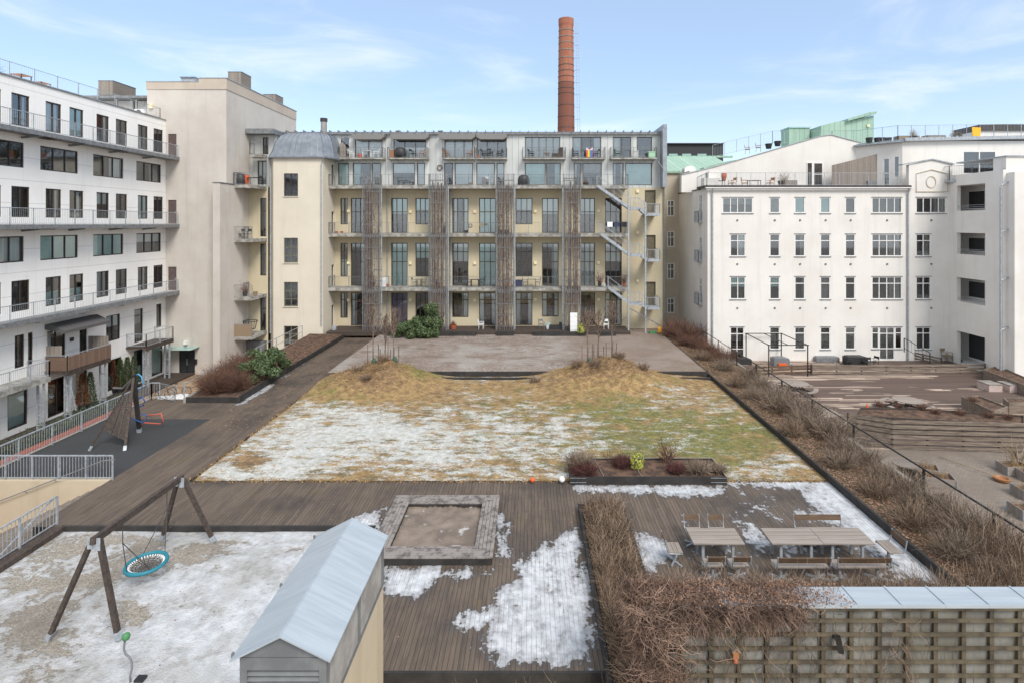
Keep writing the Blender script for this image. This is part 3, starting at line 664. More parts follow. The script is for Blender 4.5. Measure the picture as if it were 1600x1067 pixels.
def lbalc(y0, y1, dep, z, clad=False, floor='slab'):
    q = M(); q.box(LX+.003, y0, z-.16, LX+dep, y1, z); q.box(LX+dep-.06, y0, z-.3, LX+dep+.01, y1, z-.16)
    b_ = q.build('balcony', floor, lb)
    q = M(); X = LX+dep-.04; rail(q, [(LX+.05, y0+.04, z), (X, y0+.04, z), (X, y1-.04, z), (LX+.05, y1-.04, z)], 1.0, .12, 1.3, .008, .025)
    r_ = q.build('railing', 'galv', None); r_.parent = b_; r_.location = -ORG[lb]
    if clad:
        q = M(); q.box(X+.03, y0, z+.02, X+.055, y1, z+.92); q.box(LX+.1, y0-.03, z+.02, X, y0-.01, z+.92)
        r_ = q.build('wood_cladding', 'wood_clad_y', None); r_.parent = b_; r_.location = -ORG[lb]
    for y in (y1-.35,)+((y0+.4,) if y1-y0 > 3 else ()):
        q = M()
        for dx in (-.12, -.5): q.box(LX+dep+dx-.05, y-.05, -2.45, LX+dep+dx+.05, y+.05, z-.3)
        for k in range(5): zz = -2+k*.62; q.box(LX+dep-.5, y-.03, zz, LX+dep-.12, y+.03, zz+.07) if zz < z-.5 else None
        r_ = q.build('column', 'galv', None); r_.parent = b_; r_.location = -ORG[lb]
lbalc(24, 34.7, 1.45, CH-9.55); lbalc(35.9, 39.6, 1.5, CH-9.55, True, 'wood_dark'); lbalc(43.1, 46.4, 1.6, CH-9.6, False, 'wood_dark')
q = M(); q.box(LX+.01, 36.0, .98, LX+1.0, 36.06, 2.55); q.build('privacy_screen', 'wood_clad', lb)
q = M(); q.box(LX+.01, 39.45, .98, LX+1.4, 39.51, 2.5); q.build('privacy_screen', 'wood_clad', lb)
q = M(); q.prismy([(LX+.005, CH-6.55), (LX+.35, CH-6.5), (LX+1.3, CH-6.95), (LX+1.3, CH-7.15), (LX+.005, CH-6.85)], 35.9, 39.8); q.build('awning', 'awning_dark', lb)
q = M(); q.box(LX+.01, 37.85, 2.45, LX+.1, 38.1, 2.7); q.build('wall_lamp', 'dark_frame', lb)
# rooftop penthouse of the left building
pt = thing('penthouse', 'low glazed rooftop storey on the white block, beside the tan gable', 'building', (-37, 48.5, CH+8.9))
q = M(); q.box(-43, 48.2, CH+8.9, -33.0, 52, CH+9.3); q.box(-43, 48.6, CH+9.3, -33, 52, CH+10.9); q.build('wall', 'white_frame', pt)
q = M(); q.box(-43, 47.9, CH+10.9, -33.2, 52, CH+11.1); q.build('roof', 'galv_dark', pt)
for x in (-38.0, -36.3, -34.6):
    q = M(); q.box(x, 48.5, CH+9.32, x+1.5, 48.59, CH+10.85); g_ = q.build('window', 'dark_frame', pt)
    q = M(); q.face([(x+.1, 48.49, CH+9.45), (x+1.4, 48.49, CH+9.45), (x+1.4, 48.49, CH+10.75), (x+.1, 48.49, CH+10.75)]); r_ = q.build('pane', 'curt_grey', None); r_.parent = g_; r_.location = -ORG[pt]
def woodbox(x0, y0, z0, x1, y1, z1, lb_):
    t = thing('chimney_cowl', lb_, 'chimney', ((x0+x1)/2, (y0+y1)/2, z0-.8))
    q = M(); q.box(x0+.25, y0+.2, z0-.8, x1-.25, y1-.2, z0+.1); q.build('base', 'white_frame', t)
    q = M(); q.box(x0, y0, z0, x1, y1, z1); q.build('casing', 'wood_clad', t)
    q = M(); q.box(x0-.03, y0-.03, z1, x1+.03, y1+.03, z1+.04); q.build('cap', 'galv_dark', t)
woodbox(-38.2, 48.8, CH+11.35, -36.9, 51.6, CH+12.6, 'grey wood clad chimney box on the white block roof')
# ================================================================ TAN GABLE BUILDING
TX = -26.35; TY = 47.8
tb = thing('tan_building', 'tall windowless tan rendered block between the white block and the cream building', 'building', (-30, 52, -2.5))
doors = [(Xc(262.5, TY), Xc(275.7, TY), CH+5.75-.0, CH+7.75), (Xc(262.5, TY), Xc(275.7, TY), CH-.02, CH+2.05), (Xc(262.5, TY), Xc(275.7, TY), CH-5.75, CH-3.72), (Xc(279.5, TY), Xc(304.5, TY), -2.48, -.4)]
PT = Plane((0, TY, 0), (1, 0, 0), (0, -1, 0))
q = M(); facade(q, PT, -33.2, TX, -2.5, CH+11.6, doors, .14, .3)
q.face([(TX, TY, -2.5), (TX, 62, -2.5), (TX, 62, CH+11.6), (TX, TY, CH+11.6)])
q.face([(-33.2, TY, -2.5), (-33.2, TY, CH+11.6), (-33.2, 62, CH+11.6), (-33.2, 62, -2.5)]); q.face([(-33.2, 62, CH+11.6), (TX, 62, CH+11.6), (TX, 62, -2.5), (-33.2, 62, -2.5)])
q.build('wall', ['tan_wall', 'room'], tb)
q = M(); xs_ = Xc(311, TY); q.box(-33.26, TY-.05, CH+11.6, xs_, 61.9, CH+12.25); q.box(xs_+.003, TY-.06, CH+11.6, TX+.05, 61.95, CH+12.55); q.build('parapet', 'tan_cap', tb)
q = M(); q.box(-33.3, TY-.09, CH+12.25, xs_, 61.9, CH+12.3); q.box(xs_+.003, TY-.1, CH+12.55, TX+.1, 62, CH+12.61); q.build('coping', 'galv', tb)
q = M(); q.box(Xc(332.6, 46.6), 46.6, -2.5, TX+.004, TY, CH+3.45); q.box(TX+.005, 46.6, -2.5, TX+.12, 50.3, CH+3.4); q.build('buttress', 'tan_wall', tb)
q = M(); q.box(Xc(332.6, 46.6)-.04, 46.55, CH+3.45, TX+.18, 50.35, CH+3.51); q.build('coping', 'galv_dark', tb)
for i, d_ in enumerate(doors[:3]):
    q = M(); a, b, c_, d = d_; q.box(a+.01, TY+.06, c_, b-.01, TY+.1, d-.01); dd = q.build('door', 'door_brown', tb)
    q = M(); q.box(b-.16, TY+.02, c_+.95, b-.1, TY+.055, c_+1.1); h_ = q.build('handle', 'galv', None); h_.parent = dd; h_.location = -ORG[tb]
a, b, c_, d = doors[3]; q = M(); q.box(a+.01, TY+.06, c_, b-.01, TY+.1, d-.01); dd = q.build('entrance_door', 'black_metal', tb, None)
q = M(); q.box(a+.12, TY+.04, c_+.15, (a+b)/2-.05, TY+.056, d-.15); q.box((a+b)/2+.05, TY+.04, c_+.15, b-.12, TY+.056, d-.15); g_ = q.build('pane', 'charcoal', None); g_.parent = dd; g_.location = -ORG[tb]
q = M(); q.box((a+b)/2+.0, TY-.03, c_+.8, (a+b)/2+.04, TY+.03, c_+1.35); g_ = q.build('handle', 'galv', None); g_.parent = dd; g_.location = -ORG[tb]
q = M(); q.box(Xc(262, TY), TY-1.3, -.12, Xc(312, TY), TY-.003, -.08); q.tube([(Xc(272, TY), TY-1.1, -.08), (Xc(272, TY), TY-.02, .75)], .012); q.tube([(Xc(304, TY), TY-1.1, -.08), (Xc(304, TY), TY-.02, .75)], .012); q.build('glass_canopy', 'frost', tb)
q = M(); q.box(Xc(289, TY), TY-.25, .12, Xc(294, TY), TY-.002, .42); q.build('entrance_lamp', 'white_frame', tb)
q = M(); q.box(Xc(235, TY), TY-.2, CH+9.95, Xc(240, TY), TY-.002, CH+10.3); q.build('wall_lamp', 'lampglass', tb)
q = M(); q.box(Xc(305, TY), TY-.18, -1.55, Xc(308.5, TY), TY-.002, -1.15); q.build('intercom', 'black_metal', tb)
woodbox(-28.3, 51.6, CH+12.95, -27.05, 53.4, CH+14.15, 'grey wood clad chimney box at the front of the tan roof')
woodbox(-27.9, 57.6, CH+12.4, -26.6, 59.3, CH+13.45, 'smaller grey wood clad chimney box at the rear of the tan roof')
t = thing('roof_vent', 'low bluish steel vent box on the tan roof', 'vent', (Xc(299, 51), 51, CH+12.2)); q = M(); q.box(Xc(288, 51), 50.5, CH+12.2, Xc(310, 51), 52, CH+13.3); q.build('casing', 'galv', t); q = M(); q.box(Xc(287.5, 51), 50.4, CH+13.3, Xc(310.5, 51), 52.1, CH+13.4); q.build('lid', 'galv_dark', t)
# ================================================================ CREAM FACTORY BUILDING
FY = 54.0; PF = Plane((0, FY, 0), (1, 0, 0), (0, -1, 0))
fx = lambda px: Xc(px, FY); fz = lambda py: Zc(py, FY)
a5 = lambda v: 500+v/5.714
c7 = lambda v: 770+v/5.333
fb = thing('factory_building', 'long cream former factory with full width balconies and a zinc clad top storey', 'building', (0, FY+5, -.2))
GL = .55   # ground floor deck level
cols_ = [(182, 247, 'n'), (275, 398, 'd'), (635, 782, 'd'), (852, 980, 'w'), (1180, 1325, 'd'), (1420, 1570, 'd')]
col2 = [(190, 330, 'w'), (410, 548, 'd'), (725, 852, 'd'), (935, 1075, 'd')]
items = [(a5(a), a5(b), k) for a, b, k in cols_]+[(c7(a), c7(b), k) for a, b, k in col2]
ops = []; wl = []
cu2 = ['left_white', 'none_x', 'blind_teal', 'blind_teal', 'drape_white', 'full_teal', 'blind_white', 'blind_white', 'blind_white', 'none_x']
cu1 = ['half_white', 'right_white', 'full_teal', 'blind_teal', 'blind_white', 'full_teal', 'none_x', 'right_white', 'sheer_white', 'blind_white']
cu0 = ['left_white', 'left_white', 'sheer_purple', 'none_x', 'right_white', 'drape_white', 'drape_white', 'drape_white', 'none_x', 'drape_white']
for i, (a, b, k) in enumerate(items):
    nc = {'n': (.5,), 'd': (.33, .67), 'w': (.33, .67)}[k]
    for lvl, (yt, yb, floor, cu) in enumerate(((310, 351, CH-.94, cu2[i]), (380, 432.5, CH-6.12, cu1[i]), (457.5, 497, GL, cu0[i]))):
        top = fz(yt); bot = fz(yb) if k in 'nw' and not (lvl == 0 and k == 'w') else floor+.02
        if lvl == 0 and k == 'w': bot = fz(yb)
        if lvl == 2 and i in (4,): bot = fz(496)
        if lvl == 2 and i == 6: bot = GL+.02
        if lvl == 2 and i == 7: bot = fz(495)
        if lvl == 2 and i == 3: bot = fz(500)
        ops.append((fx(a), fx(b), bot, top)); h_ = top-bot
        zt = {0: fz(331.5), 1: fz(409.5), 2: fz(469)}[lvl]
        rows = [(zt-bot)/h_]
        if lvl == 1: rows.append((fz(394)-bot)/h_)
        wl.append((ops[-1], nc, rows, cu, k))
dz = [(fz(298), fz(333)), (fz(368), fz(404)), (fz(441), fz(478))]
dops = [(fx(1008), fx(1024), b, t_) for t_, b in dz]
q = M(); facade(q, PF, fx(508), fx(1038.5), -2.5, CH+3.5, ops+dops, .2, 1.0)
q.face([(fx(1038.5), FY, -2.5), (fx(1038.5), 66, -2.5), (fx(1038.5), 66, CH+3.5), (fx(1038.5), FY, CH+3.5)])
q.face([(-28, 66, -2.5), (-28, 66, CH+8.6), (fx(1038.5), 66, CH+8.6), (fx(1038.5), 66, -2.5)])
q.build('wall', ['cream_wall', 'room'], fb)
for o, nc, rows, cu, k in wl: window(PF, fb, o, nc, rows, .075, 'brown_frame', cu, .12, 'window' if k != 'd' else 'balcony_door')
for a, b, c_, d in dops:
    q = M(); q.box(a+.03, FY+.1, c_, b-.03, FY+.14, d-.03); q.build('door', 'door_green', fb)
    q = M(); q.box(a-.02, FY-.02, c_, a+.03, FY+.1, d+.03); q.box(b-.03, FY-.02, c_, b+.02, FY+.1, d+.03); q.box(a+.03, FY-.02, d-.03, b-.03, FY+.1, d+.03); q.build('door_frame', 'brown_frame', fb)
for px, pys in ((545, (330, 411, 469)), (641.5, (331, 411.5, 469)), (742, (331, 411.5, 469)), (836.5, (330.5, 411, 468)), (935, (330, 410.5, 468)), (996, (299.5, 364, 439))):
    for py in pys: q = M(); q.box(fx(px)-.13, FY-.14, fz(py)-.13, fx(px)+.13, FY-.002, fz(py)+.13); q.build('wall_lamp', 'lampglass', fb)
# zinc storeys
S0, S1, T0, T1 = CH+3.65, CH+6.05, CH+6.3, CH+8.75
PS_ = Plane((0, FY+.02, 0), (1, 0, 0), (0, -1, 0))
sops = [(a5(160), a5(255), 'full_teal', 0), (a5(292), a5(452), 'left_teal', 0), (a5(460), a5(545), 'full_grey', 0), (a5(648), a5(848), 'blind_white', 0), (a5(866), a5(936), 'full_white', 0), (a5(1108), a5(1186), 'none_x', 0), (a5(1202), a5(1366), 'full_white', 0), (a5(1396), a5(1560), 'full_white', 0),
        (776, 788, 'full_white', 0), (c7(268), c7(440), 'full_teal', 0), (c7(444), c7(566), 'right_teal', 0), (c7(676), c7(738), 'left_white', 0), (c7(748), c7(908), 'blind_grey', 0), (c7(1000), c7(1090), 'drape_white', 0), (c7(1104), c7(1326), 'full_teal', 0)]
tops_ = [(a5(176), a5(266), 'left_grey', 0), (a5(310), a5(556), 'sheer_white', (.5,)), (a5(656), a5(948), 'half_white', (.34, .67)), (a5(1112), a5(1366), 'sheer_white', (.36, .68)), (a5(1402), 791.5, 'sheer_grey', (.34, .7)),
         (c7(268), c7(562), 'sheer_white', (.2, .4, .6, .8)), (c7(664), c7(902), 'drape_white', (.33, .64)), (c7(1000), c7(1154), 'left_white', (.5,)), (c7(1200), c7(1326), 'none_x', 0)]
o1 = [(fx(a), fx(b), S0+.1, S1-.12) for a, b, c_, d in sops]; o2 = [(fx(a), fx(b), T0+.1, T1-.28) for a, b, c_, d in tops_]
q = M(); facade(q, PS_, fx(392), fx(1036), CH+3.5, CH+8.7, o1+o2, .15, 1.1); q.build('zinc_wall', ['zinc', 'room'], fb)
for o, s_ in list(zip(o1, sops))+list(zip(o2, tops_)): window(PS_, fb, o, s_[3] or (), (), .07, 'brown_frame' if s_[0] != a5(176) else 'white_frame', s_[2], .08)
q = M(); q.box(fx(392), FY-.28, CH+8.66, fx(1036), FY+.8, CH+8.92); q.box(fx(392), FY+.8, CH+8.7, fx(1038), 66, CH+8.95)
for i in range(48): x = fx(396)+i*.84; q.box(x-.02, FY-.5, CH+8.92, x+.02, FY+.2, CH+9.05)
q.build('roof', 'galv_dark', fb)
q = M(); q.prism([(fx(1031), FY-1.2), (fx(1037.6), FY-1.2), (fx(1037.6), FY+6), (fx(1031), FY+6)], CH+3.5, CH+9.1); q.box(fx(1032), FY-1.21, CH+9.1, fx(1037.5), FY+3, CH+9.5); q.build('gable_fin', 'zinc_flat', fb)
# balconies: slabs, three levels plus the shallow top terraces
BY = FY-1.7
def fbalc(x0, x1, z, y0=BY, thick=.3, rh=1.05, th=None):
    q = M(); q.box(x0, y0, z-thick, x1, FY-.003, z)
    n = max(1, int((x1-x0)/2.2))
    for i in range(n+1): xx = x0+(x1-x0)*i/n; q.box(xx-.012, y0-.015, z-thick-.01, xx+.012, y0+.001, z+.005)
    b_ = q.build('balcony', 'slab', fb)
    q = M(); rail(q, [(x0+.04, FY-.1, z), (x0+.04, y0+.05, z), (x1-.04, y0+.05, z), (x1-.04, FY-.1, z)], rh, .13, 1.9, .006, .018, top=.016)
    r_ = q.build('railing', 'galv_dark', None); r_.parent = b_; r_.location = -ORG[fb]
    return b_
bx = lambda px: Xc(px, BY)
segs = [(513, 982)]
for z in (CH-6.05, CH-.93, CH+3.62): fbalc(bx(513), bx(982), z)
for a, b in ((528, 599), (605, 668), (691, 742), (744, 792), (816, 884), (894, 946), (954, 1026)): fbalc(Xc(a, FY-.9), Xc(b, FY-.9), T0+.02, FY-1.0, .14, 1.0)
for a, b in ((550, 601), (611, 670), (686, 743), (744.5, 792)):
    q = M(); q.prismy([(Xc(a, FY-.7), CH+8.35), (Xc(a, FY-.7)+.35, CH+8.1), (Xc(b, FY-.7)-.35, CH+8.1), (Xc(b, FY-.7), CH+8.35), (Xc(b, FY-.7), CH+8.6), (Xc(a, FY-.7), CH+8.6)], FY-.9, FY-.004); q.build('awning', 'awning', fb)
# gutters and posts
for px in (596.5, 700.5, 775.5, 804.5, 879): q = M(); q.box(bx(px)-.05, BY-.12, .3, bx(px)+.05, BY-.02, CH+3.4); q.build('balcony_post', 'galv', fb)
for px in (606, 704): q = M(); q.tube([(fx(px), FY-.1, GL), (fx(px), FY-.1, CH+3.3)], .06, 6); q.build('drainpipe', 'galv', fb)
q = M(); q.tube([(fx(1037), FY-.16, .3), (fx(1037), FY-.16, CH+3.5), (fx(1030), FY-1.3, CH+5.3), (fx(1023), FY-1.3, CH+5.9)], .07, 8); q.build('drainpipe', 'galv_dark', fb)
# left part of the cream building beside the tan block
GY = 51.6; PG_ = Plane((0, GY, 0), (1, 0, 0), (0, -1, 0)); gx = lambda px: Xc(px, GY); gz = lambda py: Zc(py, GY)
lops = [(gx(406.5), gx(416), gz(b), gz(a)) for a, b in ((310, 372-2), (381, 431), (464, 520))]
q = M(); facade(q, PG_, TX-.5, gx(419), -2.5, CH+3.45, lops, .15, .8); q.build('wall', ['cream_wall', 'room'], fb)
for o in lops: window(PG_, fb, o, (), (.66,), .07, 'dark_frame', 'right_white', .1)
l2 = [(gx(400), gx(414), CH+3.7, CH+5.9), (gx(408), gx(417), CH+6.5, CH+8.1)]
q = M(); facade(q, Plane((0, GY+.3, 0), (1, 0, 0), (0, -1, 0)), TX+.003, gx(430), CH+3.45, CH+8.3, l2, .15, .8); q.face([(gx(430), GY+.3, CH+3.45), (gx(430), FY, CH+3.45), (gx(430), FY, CH+8.3), (gx(430), GY+.3, CH+8.3)]); q.build('zinc_wall', ['zinc', 'room'], fb)
for o, c_ in zip(l2, ('full_white', 'drape_grey')): window(Plane((0, GY+.3, 0), (1, 0, 0), (0, -1, 0)), fb, o, (.5,), (), .07, 'dark_frame', c_, .1)
q = M(); q.box(TX+.01, GY-.7, CH+8.3, gx(432), FY+.5, CH+8.75); q.build('roof', 'galv_dark', fb)
for z, x0 in ((CH+3.45, 365), (CH-1.35, 361), (CH-6.5, 361), (CH-9.95, 359.5), (CH+6.35, 390)):
    y0 = 48.8 if z < CH+5 else 50.6
    q = M(); q.box(max(TX+.01, Xc(x0, y0)), y0, z-.28, gx(417), GY-.003, z); b_ = q.build('balcony', 'slab', fb)
    q = M(); xa = max(TX+.06, Xc(x0, y0)); rail(q, [(xa, GY-.1, z), (xa, y0+.05, z), (gx(417), y0+.05, z)], 1.08, .11, 1.5, .007, .02)
    r_ = q.build('railing', 'galv_dark', None); r_.parent = b_; r_.location = -ORG[fb]
    if z == CH-9.95: q = M(); q.box(xa, y0-.0, z+.02, gx(417), y0+.02, z+1.05); r_ = q.build('balcony_screen', 'wicker', None); r_.parent = b_; r_.location = -ORG[fb]
q = M(); q.box(TX+.01, GY-.5, -2.5, gx(417), GY-.01, -.35); q.build('plinth', 'shed_grey', fb)
# ---------------------------------------------------------------- stair tower
WY = 50.9; wx = lambda px: Xc(px, WY); wz = lambda py: Zc(py, WY)
st = thing('stair_tower', 'pale cream stair tower with a grey mansard zinc roof', 'tower', (Xc(465, WY), 52.5, -2.5))
PW = Plane((0, WY, 0), (1, 0, 0), (0, -1, 0)); TZ = CH+6.15
wops = [(wx(443.5), wx(465.5), wz(b), wz(a)) for a, b in ((271.5, 307), (372, 411), (441, 479), (509.5, 542))]
q = M(); facade(q, PW, wx(427), wx(504.5), -2.5, TZ, wops, .18, .8)
q.face([(wx(417), WY+.75, -2.5), (wx(427), WY, -2.5), (wx(427), WY, TZ), (wx(417), WY+.75, TZ)])
PR = Plane((wx(504.5), 0, 0), (0, 1, 0), (1, 0, 0))
tdo = [(FY-.85, FY-.15, z, z+2.1) for z in (GL, CH-6.05, CH-.93, CH+3.6)]
facade(q, PR, WY, FY, -2.5, TZ, tdo, .15, .4)
q.face([(wx(417), WY+.75, -2.5), (wx(417), WY+.75, TZ), (wx(417), FY, TZ), (wx(417), FY, -2.5)])
q.build('wall', ['tower_wall', 'room'], st)
for i, o in enumerate(wops): window(PW, st, o, (.5,), (.3, .62), .08, 'green_frame' if i else 'dark_frame', 'none_x', .12, sill='tower_wall')
q = M(); e = .3; base = [(wx(417)-e, WY+.9), (wx(426)-e*.6, WY-e), (wx(505)+e*.6, WY-e), (wx(505)+e+.5, WY+.8), (wx(505)+e+.5, FY+.3), (wx(417)-e, FY+.3)]
ce = [(wx(439), WY+1.3), (wx(443), WY+.8), (wx(494), WY+.8), (wx(503), WY+1.4), (wx(503), FY+.6), (wx(439), FY+.6)]
zb, zt = TZ-.02, Zc(209, WY+.8); nb = len(base)
mid = [(b_[0]*.84+c_[0]*.16, b_[1]*.84+c_[1]*.16) for b_, c_ in zip(base, ce)]; md2 = [(b_[0]*.66+c_[0]*.34, b_[1]*.66+c_[1]*.34) for b_, c_ in zip(base, ce)]; md3 = [(b_[0]*.36+c_[0]*.64, b_[1]*.36+c_[1]*.64) for b_, c_ in zip(base, ce)]; zm2, zm3 = zb+.45+(zt-zb-.45)*.5, zb+.45+(zt-zb-.45)*.86
for (A, za), (B, zb_) in (((base, zb-.08), (base, zb+.05)), ((base, zb+.05), (mid, zb+.45)), ((mid, zb+.45), (md2, zm2)), ((md2, zm2), (md3, zm3)), ((md3, zm3), (ce, zt))):
    for k in range(nb): k2 = (k+1) % nb; q.face([(A[k][0], A[k][1], za), (A[k2][0], A[k2][1], za), (B[k2][0], B[k2][1], zb_), (B[k][0], B[k][1], zb_)])
q.face([(x, y, zt) for x, y in ce]); q.face([(x, y, zb-.08) for x, y in base])
apx = (wx(470), FY+.3, zt+.5)
for k in range(nb): k2 = (k+1) % nb; q.face([(ce[k][0], ce[k][1], zt+.01), (ce[k2][0], ce[k2][1], zt+.01), apx])
rf = q.build('roof', 'zinc_roof', st)
q = M()
for k in (0, 1, 2, 3):
    k2 = k+1; n_ = {0: 3, 1: 9, 2: 3, 3: 4}[k]
    for i in range(n_+1):
        f = i/n_; lp = lambda P_, zz: Vector((P_[k][0]*(1-f)+P_[k2][0]*f, P_[k][1]*(1-f)+P_[k2][1]*f, zz))
        q.bar(lp(base, zb+.05), lp(mid, zb+.47), .03, .06); q.bar(lp(mid, zb+.47), lp(md2, zm2+.02), .03, .06); q.bar(lp(md2, zm2+.02), lp(md3, zm3+.02), .03, .06); q.bar(lp(md3, zm3+.02), lp(ce, zt+.02), .03, .06)
s_ = q.build('standing_seam', 'zinc_roof', None); s_.parent = rf; s_.location = -ORG[st]
q = M(); q.tube([(wx(504.5)+.2, WY-.25, TZ-.1), (wx(504.5)-.1, WY-.12, TZ-.6), (wx(504.5)-.1, WY-.12, 1.2)], .06, 8); q.build('drainpipe', 'galv', st)
q = M(); q.tube([(wx(417)-.1, WY+.6, TZ-.1), (wx(418), WY+.55, TZ-.6), (wx(418), WY+.55, .3)], .06, 8); q.build('drainpipe', 'galv', st)
# chimney pipe
t = thing('roof_flue', 'round grey flue with a dark cap on the factory roof beside the tower', 'chimney', (Xc(506, 57), 57, CH+8.9))
q = M(); q.tube([(Xc(506, 57), 57, CH+8.9), (Xc(506, 57), 57, CH+10.5)], .3, 14); q.build('pipe', 'concrete', t)
q = M(); q.tube([(Xc(506, 57), 57, CH+10.5), (Xc(506, 57), 57, CH+10.85)], .36, 14); q.build('cap', 'dark_frame', t)
# brick chimney
t = thing('brick_chimney', 'tall round red brick factory chimney with pale bands near the top', 'chimney', (Xc(885, 90), 90, -2.5))
cxx, zt_ = Xc(884.5, 90), Zc(31, 90); q = M()
rr = lambda z: 1.17+(zt_-z)*.0115; prof = [(rr(-2.5), 0)]
prof += [(rr(z), z+2.5) for z in range(0, int(zt_)-1, 4)]+[(rr(zt_)+.0, zt_+1.2), (rr(zt_)+.07, zt_+1.6), (rr(zt_)+.07, zt_+2.5), (rr(zt_)-.25, zt_+2.5), (rr(zt_)-.3, zt_+1)]
q.lathe((cxx, 90, -2.5), prof, 32); q.build('shaft', 'brick', t, smooth=False)
for py in (50, 60, 69.5, 81, 93): z = Zc(py, 90); q = M(); q.lathe((cxx, 90, z), [(rr(z)+.01, 0), (rr(z)+.05, 0), (rr(z)+.05, .13), (rr(z)+.01, .13)], 32); q.build('pale_band', 'paver', t)
for py in (104, 113, 122, 131, 140, 148, 166, 184, 201): z = Zc(py, 90); q = M(); q.lathe((cxx, 90, z), [(rr(z)+.01, 0), (rr(z)+.045, 0), (rr(z)+.045, .1), (rr(z)+.01, .1)], 32); q.build('iron_hoop', 'door_brown', t)
q = M()
for dx in (0, .45): q.bar((cxx+2.0+dx*.9, 89.7, 15), (cxx+1.55+dx*.9, 89.7, zt_-.4), .05, .05)
for k in range(50): z = 15+k*.57; q.bar((cxx+1.98-(z-15)*.016, 89.7, z), (cxx+2.4-(z-15)*.016, 89.7, z), .03, .03)
for k in range(14): z = 15.4+k*2; q.bar((cxx+1.1, 89.9, z), (cxx+2.5-(z-15)*.016, 89.7, z), .05, .05)
q.build('ladder', 'galv', t)
# roof turbines (distant pale stubs)
for px, nm in ((622, 'left'), (688, 'middle')):
    t = thing('roof_vent', 'low pale roof vent on the factory roof, %s of the pair' % ('left' if nm == 'left' else 'right'), 'vent', (Xc(px, 60), 60, CH+8.95))
    q = M(); q.box(Xc(px-3, 60), 59.8, CH+8.95, Xc(px+3, 60), 60.4, CH+10.0); q.build('casing', 'paver', t); q = M(); q.box(Xc(px-3.6, 60), 59.7, CH+10.0, Xc(px+3.6, 60), 60.5, CH+10.08); q.build('lid', 'galv', t)
# ---------------------------------------------------------------- plant trellis towers on the factory front
def trellis(px0, px1, label, vlabel, seed):
    r = random.Random(seed); x0, x1 = Xc(px0, BY-.1), Xc(px1, BY-.1); t = thing('plant_trellis', label, 'trellis', ((x0+x1)/2, BY-.4, .3), 'trellis towers on the cream facade')
    top = Zc(272, BY-.5); q = M(); y0, y1 = BY-.62, BY-.02
    for x in (x0, x1):
        for y in (y0, y1): q.box(x-.03, y-.03, .3, x+.03, y+.03, top)
    z = .9
    while z < top:
        q.box(x0, y0-.015, z, x1, y0+.015, z+.04); q.box(x0, y1-.015, z, x1, y1+.015, z+.04); q.box(x0-.015, y0, z, x0+.015, y1, z+.04); q.box(x1-.015, y0, z, x1+.015, y1, z+.04); z += 1.05
    for zz in (CH-6.15, CH-1.05, CH+3.5): 
        for k in range(10): xx = x0+(x1-x0)*k/9; q.box(xx-.03, y0-.05, zz-.25, xx+.03, y0-.01, zz+.05)
    q.build('frame', 'galv_dark', t)
    q = M(); xx = x0+.08
    while xx < x1-.05:
        w_ = r.choice((.09, .12, .12)); za = .35; zb_ = top-r.uniform(.6, 1.6)
        if r.random() < .58: q.box(xx, y1-.16, za, min(x1-.03, xx+w_), y1-.13, zb_)
        xx += w_+r.uniform(.01, .05)
    q.build('back_boards', 'trellis_wood', t)
    q = M(); xx = x0+.1
    while xx < x1-.05: q.box(xx, y0+.02, .35, xx+.035, y0+.055, top); xx += .16
    q.build('slats', 'galv_dark', t)
    m_ = M(); cx = (x0+x1)/2+r.uniform(-.3, .3)
    for i in range(240):
        z = .3+(r.random()**1.3)*12.8; s = r.uniform(.4, 1); p = Vector((cx+r.gauss(0, .33), (y0+y1)/2+r.uniform(-.2, .2), z)); p.x = max(x0+.05, min(x1-.05, p.x)); pts = [p]
        for k in range(3): p = p+Vector((r.gauss(0, .12), r.gauss(0, .06), r.uniform(.1, .6)*s)); p.x = max(x0, min(x1, p.x)); pts.append(p)
        m_.tube(pts, .018, 3, 0, False)
    v = m_.build('climbing_vine', 'twig_red', None, at=(cx, BY-.3, .3)); tag(v, vlabel, 'vine')
nm = ['first', 'second', 'third', 'fourth']
for i, (a, b, wn) in enumerate(((569.5, 596, 'nearest the stair tower'), (672, 699, 'above the rounded rhododendron'), (776, 803, 'in the middle of the facade'), (880, 906.5, 'nearest the zigzag steel stairs'))):
    trellis(a, b, 'tall slatted wood and steel plant tower '+wn, 'bare brown climber inside the trellis tower '+wn, i+3)
